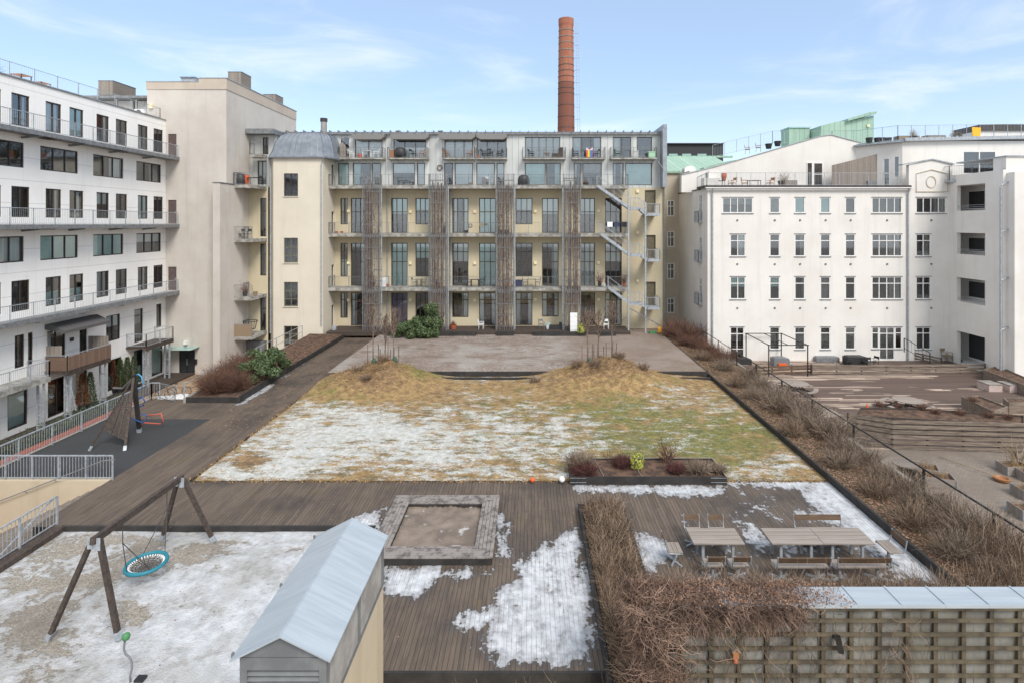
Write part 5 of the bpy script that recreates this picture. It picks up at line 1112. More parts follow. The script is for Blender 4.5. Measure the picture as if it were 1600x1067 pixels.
Rr = 0.52; q = M(); ring = [sc_+Vector((math.cos(a)*Rr, math.sin(a)*Rr, .02*math.sin(a))) for a in [2*math.pi*k/40 for k in range(41)]]; q.tube(ring, .055, 8, 0, False); q.build('ring', 'teal', t, smooth=True)
q = M()
for k in range(16):
    a = 2*math.pi*k/16; pts = [sc_+Vector((math.cos(a)*Rr*f, math.sin(a)*Rr*f, -.10*(1-f*f))) for f in (.05, .3, .6, .97)]; q.tube(pts, .012, 4, 0, False)
for f in (.15, .32, .5, .66, .82):
    q.tube([sc_+Vector((math.cos(a)*Rr*f*(1+.06*(k % 2)), math.sin(a)*Rr*f*(1+.06*(k % 2)), -.10*(1-f*f))) for k, a in enumerate([2*math.pi*k/32 for k in range(33)])], .012, 4, 0, False)
q.build('net', 'rope', t)
q = M()
for k in range(40): a = 2*math.pi*(k+.5)/40; q.tube([sc_+Vector((math.cos(a)*Rr*.9, math.sin(a)*Rr*.9, 0)), sc_+Vector((math.cos(a)*Rr*.8, math.sin(a)*Rr*.8, -.03))], .016, 4, 0)
q.build('net_clip', 'white', t)
for h_, sg in ((h1, -1), (h2, 1)):
    hh = h_-Vector((0, 0, .1)); kn = hh-Vector((0, 0, .55)); q = M(); q.tube([hh, kn], .012, 5); dr = (h2-h1); dr.z = 0; dr.normalize(); sdv = dr.cross(Vector((0, 0, 1)))
    for s in (-1, 1): q.tube([kn, sc_+dr*sg*Rr*.8+sdv*s*Rr*.6+Vector((0, 0, .04))], .012, 5)
    q.build('rope', 'rope', t)
# spring pole with a green knob
p0 = ground(204, 1064, gz0); t = thing('play_pole', 'curved grey play pole with a green knob, standing in the snow', 'pole', p0)
q = M(); Yp = p0.y; q.tube([at_h(a, b, Yp) for a, b in ((204, 1066), (203, 1056), (206, 1045), (206, 1034), (202, 1026), (196, 1021), (193.5, 1013), (195, 1002), (197, 996))], .022, 8, 0); q.build('pole', 'grey_plastic', t, smooth=True)
q = M(); q.lathe(at_h(197, 996, Yp), [(.01, -.05), (.07, -.03), (.09, .03), (.07, .09), (.02, .12)], 12); q.build('knob', 'green_knob', t, smooth=True)
t = tag(M().box(*(ground(212, 1066, gz0)+Vector((-.05, 0, 0))), *(ground(222, 1062, gz0)+Vector((.06, .1, .05)))).build('pole_base', 'black_metal', None, at=ground(216, 1064, gz0)), 'small black foot plate beside the curved play pole', 'base plate')
# ================================================================ VENTILATION SHED
sx0, sx1, sy0, sy1 = -4.97, -3.31, 9.1, 12.8; ez, rz_ = CH-7.2, CH-6.79; mx_ = (sx0+sx1)/2; iz = .02
t = thing('ventilation_shed', 'narrow ventilation shaft house with pale zinc saddle roof and louvred sides', 'shed', (mx_, (sy0+sy1)/2, -.9))
q = M(); bx0, bx1 = sx0+.12, sx1-.1; q.box(bx0, sy0+.15, -.9, bx1, sy1-.05, ez-1.05); q.build('base_wall', 'beige_wall', t)
q = M(); q.box(bx0+.02, sy0+.17, ez-1.05, bx1-.06, sy1-.07, ez-.02); q.prismy([(bx0+.02, ez-.02), (bx1-.02, ez-.02), (mx_, rz_-.06)], sy0+.16, sy1-.06); q.build('core', 'shed_grey', t)
q = M()
for (ya, yb) in ((sy0+.15, sy0+.22), ((sy0+sy1)/2-.06, (sy0+sy1)/2+.06), (sy1-.2, sy1-.05)): q.box(bx1-.055, ya, ez-1.1, bx1+.015, yb, ez-.01)
q.box(bx1-.055, sy0+.22, ez-1.1, bx1+.012, sy1-.2, ez-1.04); q.box(bx1-.055, sy0+.22, ez-.07, bx1+.008, sy1-.2, ez-.01)
q.box(bx0, sy0+.1, ez-1.1, bx0+.12, sy0+.17, ez-.01); q.box(bx1-.12, sy0+.1, ez-1.1, bx1-.0, sy0+.149, ez-.01); q.box(bx0+.12, sy0+.1, ez-.22, bx1-.12, sy0+.168, ez-.01); q.prismy([(bx0, ez-.0), (bx1, ez-.0), (mx_, rz_-.06)], sy0+.1, sy0+.158)
q.build('frame', 'shed_grey', t)
for ya, yb in ((sy0+.22, (sy0+sy1)/2-.06), ((sy0+sy1)/2+.06, sy1-.2)):
    q = M()
    for k in range(22): z = ez-1.02+k*.043; q.face([(bx1-.045, ya, z+.035), (bx1-.003, ya, z), (bx1-.003, yb, z), (bx1-.045, yb, z+.035)])
    q.build('louvre', 'paver', t)
q = M()
q.box(bx0+.121, sy0+.165, ez-1.06, bx1-.121, sy0+.169, ez-.225, 1)
for k in range(9): z = ez-1.05+k*.092; q.face([(bx0+.12, sy0+.103, z), (bx1-.12, sy0+.103, z), (bx1-.12, sy0+.16, z+.045), (bx0+.12, sy0+.16, z+.045)])
q.build('louvre', ['shed_grey', 'charcoal'], t)
for k, (ya, yb) in enumerate(((sy0, (sy0+sy1)/2+.05), ((sy0+sy1)/2+.052, sy1))):
    dz_ = .012 if k == 0 else 0
    q = M()
    for (xa, xb) in ((sx0, mx_), (sx1, mx_)):
        za, zb_ = ez+dz_, rz_+dz_; q.face([(xa, ya, za), (xa, yb, za), (xb, yb, zb_), (xb, ya, zb_)]); q.face([(xa, ya, za-.03), (xb, ya, zb_-.03), (xb, yb, zb_-.03), (xa, yb, za-.03)])
        q.face([(xa, ya, za), (xb, ya, zb_), (xb, ya, zb_-.03), (xa, ya, za-.03)]); q.face([(xa, yb, za), (xa, yb, za-.03), (xb, yb, zb_-.03), (xb, yb, zb_)]); q.face([(xa, ya, za), (xa, ya, za-.03), (xa, yb, za-.03), (xa, yb, za)])
    q.bar((mx_, ya, rz_+dz_+.004), (mx_, yb, rz_+dz_+.004), .02, .012); q.build('roof_panel', 'shed_roof', t)
q = M()
for yy, lab in ((sy0+.12, 0), (sy0+1.9, 0), (sy1-.1, 0)): q.box(sx0-.035, yy, ez-.03, sx0-.003, yy+.05, ez+.04)
q.build('roof_clip', 'shed_grey', t)
# ================================================================ GARDEN WALL WITH TRELLIS
wY = 11.8; wz1 = CH-8.1
t = thing('garden_wall', 'mossy rendered wall with a zinc capping, bottom right', 'wall', (10, 12, -2.5))
q = M(); q.box(2.35, wY+.08, -2.5, 22, wY+.5, wz1-.08); q.build('wall', 'old_wall', t)
xx = 2.3
while xx < 21: q = M(); q.prism([(xx, wY-.0), (xx+.93, wY-.0), (xx+.93, wY+.58), (xx, wY+.58)], wz1-.06, wz1-.01); q.box(xx, wY-.02, wz1-.08, xx+.93, wY-.001, wz1-.012); q.box(xx+.915, wY-.005, wz1-.01, xx+.945, wY+.585, wz1+.012); q.build('cap_panel', 'shed_roof', t); xx += .934
t = thing('wall_trellis', 'mossy wooden lattice fixed on the garden wall', 'trellis', (10, 11.8, -2.5))
q = M(); xx = 2.6
while xx < 18: q.box(xx, wY+.01, -2.4, xx+.09, wY+.078, wz1-.16); xx += .6
q.build('upright', 'trellis_moss', t)
q = M(); q.box(2.3, wY-.01, wz1-.14, 18, wY+.075, wz1-.085); z = wz1-.38
while z > -2.4: q.box(2.3, wY-.03, z, 18, wY+.008, z+.068); z -= .292
q.build('batten', 'trellis_moss', t)
def wl_(px, py, lb_):
    t = thing('wall_lamp', lb_, 'lamp', at_h(px, py, wY-.1)); P_ = at_h(px, py, wY-.1); q = M(); q.box(P_.x-.09, P_.y-.02, P_.z+.1, P_.x+.02, P_.y+.08, P_.z+.16); q.build('bracket', 'black_metal', t)
    q = M(); q.bar(P_+Vector((-.02, 0, .17)), P_+Vector((.04, -.04, -.14)), .1, .1); q.build('housing', 'black_metal', t)
wl_(1310, 1006, 'black spotlight on the trellis wall, right of the birdhouse'); wl_(1050, 1003, 'black spotlight half hidden in vines, left of the birdhouse')
P_ = at_h(1149, 1020, wY-.08); t = thing('birdhouse', 'small tan wooden birdhouse hanging on the trellis wall', 'birdhouse', P_)
q = M(); q.box(P_.x-.06, P_.y-.05, P_.z-.08, P_.x+.06, P_.y+.05, P_.z+.08); q.build('box', 'teak', t); q = M(); q.prismy([(P_.x-.09, P_.z+.07), (P_.x, P_.z+.16), (P_.x+.09, P_.z+.07), (P_.x+.08, P_.z+.05), (P_.x, P_.z+.13), (P_.x-.08, P_.z+.05)], P_.y-.08, P_.y+.06); q.build('roof', 'wood_fence', t)
q = M(); q.lathe(P_+Vector((0, 0, -.2)), [(.03, 0), (.05, .02), (.05, .09), (.03, .11)], 10); q.build('feeder', 'terracotta', t)
# ================================================================ PICNIC SETS
def xbase(q, x, y, s=.32, z=0.0):
    for a in (.5, -.5): dx, dy = math.cos(a)*s, math.sin(a)*s; q.bar((x-dx, y-dy, z+.03), (x+dx, y+dy, z+.03), .05, .05)
    q.box(x-.035, y-.035, z+.05, x+.035, y+.035, z+.42)
def seatpart(name, label, cat, cx, cy, w, rz, grp):
    """seat facing +Y (towards table at +Y side), back on -Y"""
    t = thing(name, label, cat, (0, 0, 0), grp)
    q = M(); nb_ = 3
    for k in range(nb_): q.box(-w/2, -.2+k*.135, .42, w/2, -.2+k*.135+.125, .455)
    q.build('seat', 'wood_table', t)
    q = M(); q.prismy([(-w/2, 0), (w/2, 0), (w/2, .035), (-w/2, .035)], 0, 0) if 0 else None
    for k in range(1): q.bar((-w/2, -.31, .72), (w/2, -.31, .72), .03, .17, up=Vector((0, -.25, 1)))
    q.build('backrest', 'wood_back', t)
    q = M()
    for s in (-1, 1): q.bar((s*(w/2-.02), -.2, .4), (s*(w/2-.02), .2, .4), .03, .03); q.tube([(s*(w/2+.0), .1, .41), (s*(w/2+.0), -.22, .42), (s*(w/2+.0), -.29, .55), (s*(w/2+.0), -.335, .82)], .02, 6)
    q.bar((-w/2, -.15, .405), (w/2, -.15, .405), .03, .03); q.build('frame', 'galv', t)
    if w > 1:
        for s in (-1, 1): q = M(); xbase(q, s*(w/2-.22), 0); q.build('leg', 'galv', t)
    else: q = M(); xbase(q, 0, 0); q.build('leg', 'galv', t)
    t.location = (cx, cy, .004); t.rotation_euler = (0, 0, rz); return t
def ptable(x0, x1, label):
    t = thing('picnic_table', label, 'table', ((x0+x1)/2, 17.33, 0), 'picnic tables on the wet deck')
    q = M()
    for k in range(4): q.box(x0, 16.9+k*.222, .705, x1, 16.9+k*.222+.212, .745)
    q.build('tabletop', 'wood_table', t)
    for s in (x0+.32, x1-.32):
        q = M(); q.box(s-.04, 17.0, .005, s+.04, 17.06, .7); q.box(s-.04, 17.6, .005, s+.04, 17.66, .7); q.box(s-.03, 16.95, .66, s+.03, 17.72, .704); q.build('leg', 'galv', t)
ptable(4.97, 6.53, 'weathered wooden picnic table with single seats around it'); ptable(7.37, 8.94, 'left half of the long double picnic table'); ptable(8.955, 10.52, 'right half of the long double picnic table, beside the snow')
gS = 'seats around the picnic tables'
seatpart('deck_chair', 'single wooden seat behind the left picnic table, left one', 'seat', 5.35, 18.15, .5, math.pi, gS)
seatpart('deck_chair', 'single wooden seat behind the left picnic table, right one', 'seat', 6.15, 18.15, .5, math.pi, gS)
seatpart('deck_chair', 'single wooden seat in front of the left picnic table, left one', 'seat', 5.4, 16.45, .52, 0, gS)
seatpart('deck_chair', 'single wooden seat in front of the left picnic table, right one', 'seat', 6.15, 16.45, .52, 0, gS)
seatpart('deck_chair', 'single seat at the left end of the left picnic table, side on', 'seat', 4.45, 17.2, .56, -math.pi/2, gS)
seatpart('deck_bench', 'long backed bench behind the double picnic table', 'bench', 9.55, 18.15, 1.55, math.pi, gS)
seatpart('deck_bench', 'front backed bench below the left half of the double table', 'bench', 7.95, 16.4, 1.55, 0, gS)
seatpart('deck_bench', 'front backed bench below the right half of the double table', 'bench', 9.7, 16.4, 1.55, 0, gS)
seatpart('deck_chair', 'single backed seat at the right end of the double table on snow', 'seat', 11.15, 17.25, .7, math.pi/2, gS)
# ================================================================ RAISED PLANTER ON THE LAWN
px0, px1, py0, py1 = 1.57, 7.9, 22.3, 24.1
t = thing('raised_planter', 'long low black raised planter with dead plants at the lawn edge', 'planter', ((px0+px1)/2, 23.2, 0))
q = M(); q.box(px0, py0, .0, px1, py0+.05, .32); q.box(px0, py1-.05, 0, px1, py1, .32); q.box(px0, py0+.05, 0, px0+.05, py1-.05, .32); q.box(px1-.05, py0+.05, 0, px1, py1-.05, .32); q.build('frame', 'timber_black', t)
q = M(); q.box(px0+.05, py1-.05, .321, px1, py1+.01, .335); q.box(px1-.04, py0, .321, px1+.01, py1-.05, .335); q.build('rim', 'wood_table', t)
q = M(); [q.box(a, py0-.02, z, b, py0-.001, z+.012) for a, b in ((px0, px0+.65), (px1-.65, px1)) for z in (.09, .27)]; q.build('corner_strap', 'galv', t)
q = M(); q.box(px0+.05, py0+.05, .02, px1-.05, py1-.05, .25); q.build('soil', 'soil', t)
q = M()
for xx in (2.95, 4.5, 6.1): q.bar((xx, py0+.06, .27), (xx-.18, py1-.06, .27), .02, .04)
q.build('divider', 'wood_table', t)
place_shrub('lav', mk('lav', 'twig_grey', 11, .75, .6, .75, 900, .007), (2.05, 23.3, .22), 'grey round shrub at the left end of the raised planter')
place_shrub('lav2', mk('lav2', 'twig_grey', 12, .65, .5, .55, 700, .007), (6.9, 22.85, .22), 'grey spreading shrub near the right end of the raised planter')
place_shrub('lav2', None, (7.75, 22.9, .2), 'small grey shrub spilling over the right end of the planter', rz=2, s=.75)
place_shrub('heath', mk('heath', 'leaf_purple', 13, .65, .5, .3, 700, .012), (2.2, 22.7, .22), 'dark red heather at the front left of the planter')
place_shrub('heath', None, (3.9, 23.5, .2), 'dark red heather in the middle of the planter', rz=1, s=.9)
place_shrub('heath', None, (6.0, 22.9, .2), 'dark red heather beside the right grey shrub', rz=4, s=.8)
place_shrub('stalks', mk('stalks', 'twig_red', 14, .4, .3, 1.15, 60, .014, 'leaf_purple', 120), (5.85, 23.75, .22), 'tall dark dead flower stalks standing in the planter')
place_shrub('stalks2', mk('stalks2', 'twig_red', 15, .6, .3, .6, 60, .012), (3.5, 24.2, .05), 'short dark dead stalks behind the planter')
def mkyel():
    r = random.Random(3); m = M(); leafball(m, r, (0, 0, .4), .3, .38, 160, .08); return m, ['leaf_yellow']
place_shrub('yel', mkyel, (4.45, 23.1, .2), 'bright yellow green leafy plant in the planter', 'plant', name='plant')
def ball(px, py, r_, mat, lb_, z=.06):
    p = ground(px, py, z); q = M(); q.lathe((p.x, p.y, z), [(r_*math.sin(math.pi*k/8)+.001, r_-r_*math.cos(math.pi*k/8)) for k in range(9)], 14); tag(q.build('ball', mat, at=p, smooth=True), lb_, 'ball')
ball(832, 753, .1, 'orange', 'orange ball lying at the lawn edge'); ball(878, 753, .12, 'white', 'white ball lying by the planter corner')
# ================================================================ RAILINGS, LEFT
def railing(label, pts, **k):
    mat = k.pop('mat', 'galv'); q = M(); rail(q, pts, **k); c_ = Vector(pts[0]); return tag(q.build('railing', mat, at=c_), label, 'railing')
railing('galvanised railing along the outer side of the rubber playground', [(-22.8, 16.0, 0), (-22.8, 33.2, 0), (-22.3, 33.2, 0)], h=.98, sp=.13, post=1.75, r=.012, pr=.025, top=.03, bot=.1)
railing('galvanised railing across the top of the beige stairwell wall', [(-26, 22.72, .0), (-17.2, 22.72, .0)], h=1.0, sp=.125, post=1.05, r=.012, pr=.025, top=.026, bot=.1)
railing('galvanised railing beside the play gravel and the steps', [(-16.55, 19.3, .02), (-16.55, 8, .02)], h=1.0, sp=.14, post=1.5, r=.011, pr=.028, top=.026, bot=.08)
q = M(); q.tube([(-16.62, 19.2, .95), (-16.62, 15.5, -.6)], .025, 6); tag(q.build('handrail', 'galv', at=(-16.62, 17, 0)), 'diagonal tube handrail running down behind the gravel railing', 'handrail')
q = M(); q.tube([(-16.9, 22.45, .95), (-17.4, 22.45, .9), (-24.2, 22.45, -1.75)], .022, 6)
for k in range(5): x = -18.2-k*1.2; z = .9-(-17.4-x)*.39; q.tube([(x, 22.45, z), (x, 22.6, z-.1)], .012, 5)
tag(q.build('handrail', 'galv_dark', at=(-18, 22.45, 0)), 'dark tube handrail fixed on the beige stairwell wall', 'handrail')
railing('black railing beside the descending court steps', [(-22.3, 33.2, 0), (-21.0, 32.6, .0)], h=.95, sp=.12, post=1.2, r=.01, mat='galv_dark')
q = M()
for zz in (.0, .25, .5): q.tube([(-20.45, 34, .9-zz), (-20.9, 44, -1.2-zz)], .02, 5)
for k in range(5): y = 34+k*2.3; z = .9-(y-34)*.21; q.tube([(-20.45-(y-34)*.045, y, z), (-20.45-(y-34)*.045, y, z-1.0)], .02, 5)
if 0: tag(q.build('handrail', 'galv', at=(-20.5, 34, -1)), 'x', 'handrail')
# steps to the lower court
q = M()
for i in range(12): q.box(-22.9, 33.2+i*.36, -2.5, -20.4, 33.2+(i+1)*.36, -.19*(i+1))
tag(q.build('staircase', 'concrete', at=(-21.6, 34, -2.5)), 'concrete steps going down to the lower court by the black entrance', 'stairs')
# bed left of the path
q = M(); BX0, BX1, BY0, BY1 = -20.3, -17.15, 32.5, 50.6
q.box(BX0, BY0, -.3, BX1, BY0+.1, .32); q.box(BX1-.1, BY0+.1, -.3, BX1, BY1, .38); tag(q.build('bed_edging', 'timber_black', at=(BX0, BY0, -.3)), 'black timber edge around the red twig bed beside the path', 'edging')
wallthing('retaining_wall', 'low concrete wall under the sloping handrail beside the tower', 'concrete', [(BX0-.15, 32.5, -2.5, BX0, 50.6, .3)])
grid('soil_bed', BX0, BX1-.1, BY0+.1, 50.7, .4, lambda x, y: .24+.08*noise.noise(Vector((x, y, 0)))+max(0, (y-42)*.02), 'soil', {})
q = M(); rail(q, [(-20.45, 32.6, .0), (-20.5, 34.4, .0)], 1.1, .5, 1.5, balus=False); rail(q, [(-20.5, 34.4, .1), (-20.5, 49.5, .35)], 1.05, .5, 2.5, .01, .025, bot=.5, balus=False)
tag(q.build('railing', 'galv', at=(-20.5, 34, 0)), 'open galvanised tube railing above the red twig bed, rising to the tower', 'railing')
q = M(); q.prismy([(-20.7, 37.5), (-20.7, 37.5), (-20.7, 37.5)], 0, 0) if 0 else None
for i, (x, y, s) in enumerate(((-19.3, 33.8, 1.0), (-18.3, 34.2, .85), (-19.5, 35.6, 1.1), (-18.6, 36.0, 1.0), (-19.6, 37.8, 1.1), (-18.9, 38.6, .9))):
    place_shrub('redtwig', mk('redtwig', 'twig_red', 21, 1.0, 1.0, 1.25, 1500, .008, length=.95), (x, y, .2), 'reddish brown twig shrub left of the path, %s' % ['near left corner', 'near right corner', 'second row left', 'second row right', 'third row left', 'third row right by the rhododendron'][i], group='red twig shrubs left of the path', rz=i*1.3, s=s)
def mkrh(seed, blobs_):
    def f():
        r = random.Random(seed); m = M()
        for (x, y, z, rx, rz) in blobs_: leafball(m, r, (x, y, z), rx, rz, int(900*rx*rx+200), .1, 0, .45)
        twigs(m, r, 60, lambda r: Vector((r.gauss(0, .15), r.gauss(0, .15), 0)), lambda r, p: Vector((r.gauss(0, .6), r.gauss(0, .6), 1)), 1.0, 4, .02, .2, mi=1); return m, ['leaf_rhodo', 'bark']
    return f
r_ = random.Random(5)
RB = [(r_.gauss(0, .55), r_.gauss(0, .5), r_.uniform(.35, 1.15), r_.uniform(.28, .45), r_.uniform(.25, .4)) for _ in range(16)]
RB2 = [(r_.gauss(0, .7), r_.gauss(0, .5), 0.4+abs(r_.gauss(.8, .55)), r_.uniform(.35, .6), r_.uniform(.35, .55)) for _ in range(26)]
place_shrub('rh1', mkrh(31, RB), (-17.85, 36.2, .25), 'green rhododendron leaning over the path edge', name='rhododendron')
place_shrub('rh1', None, (-18.3, 38.4, .3), 'green rhododendron behind the one at the path edge', name='rhododendron', rz=2.1, s=1.12)
place_shrub('rh2', mkrh(32, RB2), (Xc(664, 50), 50, .3), 'large rounded dark green rhododendron against the cream facade', name='rhododendron', s=(.98, .9, 1.08))
place_shrub('rh1', None, (Xc(637, 49.8), 49.8, .3), 'smaller rhododendron left of the large rounded one', name='rhododendron', rz=.5, s=(1.15, 1, 1.0))
# ================================================================ CLIMBING FRAME
t = thing('climbing_pyramid', 'wooden climbing pyramid with dark poles and a slatted net board', 'play equipment', (-19.6, 26.5, 0))
T_ = at_h(209, 588, 27.3); f1 = ground(195, 704); f2 = ground(139, 704); f3 = ground(218, 675)
for a, w_, mt_ in ((f1, .11, 'wood_dark'), (f2, .06, 'wood_dark'), (f3, .16, 'timber_black')):
    d = (T_-a).normalized(); q = M(); q.bar(a+d*.12, T_+d*.12, w_, w_); q.build('pole', mt_, t); q = M(); q.bar(a, a+d*.22, w_+.02, w_+.02); q.build('foot', 'galv', t)
Tn = T_+(f1-T_)*.2; Tm = T_+(f2-T_)*.32; Bn = f1+(T_-f1)*.12; Bm = f2+(T_-f2)*.28; q = M()
for k in range(17):
    f = k/17; a = Tn.lerp(Bn, f); b = Tm.lerp(Bm, f); a2 = Tn.lerp(Bn, f+.049); b2 = Tm.lerp(Bm, f+.049); off = Vector((0, .03, 0)); q.face([a, b, b2, a2]); q.face([a+off, a2+off, b2+off, b+off]); q.face([a, a2, a2+off, a+off]); q.face([a2, b2, b2+off, a2+off])
q.build('slat_board', 'wood_dark', t)
q = M()
for f in (.3, .62): q.bar(Tn.lerp(Tm, f)+Vector((0, -.03, 0)), Bn.lerp(Bm, f)+Vector((0, -.03, 0)), .04, .02)
q.build('rope', 'rope', t)
q = M(); a = T_+Vector((-.05, 0, -.1)); b = at_h(176, 606, 26.9); q.tube([a, a.lerp(b, .5)+Vector((0, 0, -.25)), b], .07, 6); q.build('hammock_net', 'rope', t)
def loop(pxs, Y, mat, lb_, r=.03):
    pts = [at_h(a, b, Y) for a, b in pxs]; q = M(); q.tube(pts, r, 8); tag(q.build('play_hoop', mat, at=pts[0], smooth=True), lb_, 'play tube')
loop([(209, 588), (216, 584), (221, 588), (223, 597), (221, 606), (216, 609)], 27.4, 'lblue', 'light blue curved tube at the top of the climbing frame')
loop([(216, 622), (222, 620), (226, 626), (224, 633), (217, 635)], 27.5, 'blue', 'blue curved tube at the middle of the climbing frame')
loop([(199, 616), (204, 612), (206, 620), (203, 625)], 27.4, 'blue', 'blue curved tube left of the main pole')
loop([(205, 652), (210, 655), (222, 660), (229, 655), (229, 649), (221, 646)], 27.6, 'blue', 'blue curved tube low on the climbing frame')
loop([(222, 664), (226, 660), (251, 662), (255, 659), (252, 646), (228, 649)], 28.5, 'red', 'coral red low tube goal beside the climbing frame', .035)
# ================================================================ LEFT GROUND: hedge, cedars, things by the house
q = M(); q.box(-23.9, 16, -2.5, -23.2, 33.0, -.12); tag(q.build('brick_border', 'brickred', at=(-23.8, 25, -2.5)), 'red brick raised border outside the playground railing', 'border')
r = random.Random(8); m = M()
for i in range(5200):
    y = 16.5+r.random()*17.5; x = -24.7+r.uniform(-.75, .7); z = -.5+r.uniform(0, .75); s = .09; a = jit(r, 1).normalized()*s; b = jit(r, 1).normalized()*s*.5; m.face([(x, y, z), Vector((x, y, z))+a, Vector((x, y, z))+a+b, Vector((x, y, z))+b])
m2 = m.build('hedge', 'leaf_hedge', at=(-25.3, 25, -2.5)); tag(m2, 'low green hedge growing behind the brick border', 'hedge')
wallthing('hedge_planter', 'long dark planter holding the low green hedge', 'timber_black', [(-25.6, 16, -2.5, -23.92, 34.2, -.45)], 'planter')
def mkced(mat, seed):
    def f():
        r = random.Random(seed); m = M()
        for i in range(1500):
            z = r.random()**1.2*2.2; rr_ = .42*(1-z/2.35)**.7; a_ = r.random()*6.28; q_ = rr_*r.uniform(.5, 1.05); p = Vector((math.cos(a_)*q_, math.sin(a_)*q_, z+.3)); u = (Vector((math.cos(a_)*.6, math.sin(a_)*.6, .8))+jit(r, .3)).normalized()*.09; v = jit(r, 1).normalized()*.04
            m.face([p, p+v, p+u+v, p+u])
        m.tube([(0, 0, 0), (0, 0, 1.6)], .05, 6, 1); return m, [mat, 'bark']
    return f
for i, (px, py, mt_, lb_) in enumerate(((129, 640, 'leaf_rust', 'rusty brown column cedar, left of a pair by the white block'), (141, 637, 'leaf_cedar', 'green column cedar right of the rusty one near the ladder'), (176, 614, 'leaf_rust', 'rusty column cedar at the left of the far cedar group'), (188, 612, 'leaf_cedar', 'green column cedar second in the far cedar group'), (199, 608, 'leaf_cedar', 'green column cedar third in the far cedar group'), (209, 606, 'leaf_cedar', 'green column cedar at the right end of the far cedar group'))):
    p = ground(px, py, -2.3); place_shrub('ced'+mt_, mkced(mt_, 40+i), (p.x, p.y, -2.2), lb_, 'tree', rz=i, s=.95, name='cedar_tree')
    q = M(); q.lathe((p.x, p.y, -2.3), [(.2, 0), (.28, .35), (.26, .37)], 12); tag(q.build('plant_pot', 'charcoal', at=(p.x, p.y, -2.3)), 'dark pot of the '+lb_, 'pot')
# step ladder
t = thing('step_ladder', 'aluminium step ladder leaning at the white block', 'ladder', (-28.6, 36.2, -2.3)); q = M(); Yl = 34.9
for a, b in (((104, 600), (108, 645)), ((110, 597), (119, 641))): q.bar(at_h(*a, Yl), at_h(*b, Yl), .05, .03)
q.build('rail', 'galv', t); q = M()
for k in range(7): f = k/7+.07; q.bar(at_h(104, 600, Yl).lerp(at_h(108, 645, Yl), f), at_h(110, 597, Yl).lerp(at_h(119, 641, Yl), f), .07, .02)
q.build('step', 'galv', t)
t = thing('hanging_chair', 'round dark wire lounge basket on the ground by the frosted window', 'chair', ground(30, 668, -2.3)); P_ = ground(28, 668, -2.3); q = M()
for k in range(14): a = 2*math.pi*k/14; q.tube([P_+Vector((0, 0, .1)), P_+Vector((math.cos(a)*.35, math.sin(a)*.35, .18)), P_+Vector((math.cos(a)*.6, math.sin(a)*.6, .5))], .012, 4)
q.tube([P_+Vector((math.cos(a)*.6, math.sin(a)*.6, .5)) for a in [2*math.pi*k/24 for k in range(25)]], .02, 5); q.build('basket', 'charcoal', t); q = M(); q.lathe(P_, [(.25, 0), (.25, .06), (.05, .1)], 12); q.build('base', 'charcoal', t)
# bicycles heap near the court rail
def bicycle(loc, rz, label, mat):
    t = thing('bicycle', label, 'bicycle', (0, 0, 0), 'bicycles parked on the lower court')
    for x in (-.52, .52):
        q = M(); q.tube([(x+.33*math.cos(a), 0, .34+.33*math.sin(a)) for a in [2*math.pi*k/20 for k in range(21)]], .022, 5, 0, False); q.build('wheel', 'charcoal', t)
    q = M(); q.tube([(-.52, 0, .34), (-.1, 0, .3), (.35, 0, .8), (-.2, 0, .75), (-.1, 0, .3)], .02, 6); q.tube([(.52, 0, .34), (.35, 0, .8), (.33, 0, .95)], .02, 6); q.tube([(-.52, 0, .34), (-.2, 0, .75), (-.23, 0, .9)], .018, 6); q.build('frame', mat, t)
    q = M(); q.tube([(.33, -.28, .98), (.36, 0, .95), (.33, .28, .98)], .016, 6); q.build('handlebar', 'galv', t); q = M(); q.box(-.36, -.07, .9, -.12, .07, .95); q.build('saddle', 'charcoal', t)
    t.location = loc; t.rotation_euler = (0, 0, rz)
bicycle((-27.4, 41.0, -2.46), .2, 'dark bicycle parked on the grit court, nearer one', 'charcoal'); bicycle((-26.6, 41.8, -2.46), .1, 'grey bicycle parked behind the dark one on the grit court', 'galv')
q = M(); N_ = 10
for i in range(26):
    pass
sp_ = [(-26.5+1.5*math.cos(a)*(1+.2*math.sin(3*a)), 41.3+.8*math.sin(a)*(1+.25*math.cos(4*a))) for a in [2*math.pi*k/24 for k in range(24)]]
q.prism(sp_, -2.47, -2.43); tag(q.build('snow_patch', 'white', at=(-26.5, 41.3, -2.46)), kind='stuff')
q = M(); q.box(-24.6, 44.6, -2.46, -22.2, 46.2, -1.7); tag(q.build('corten_planter', 'terracotta', at=(-23.4, 45, -2.46)), 'rusty planter box beside the black entrance door', 'planter')
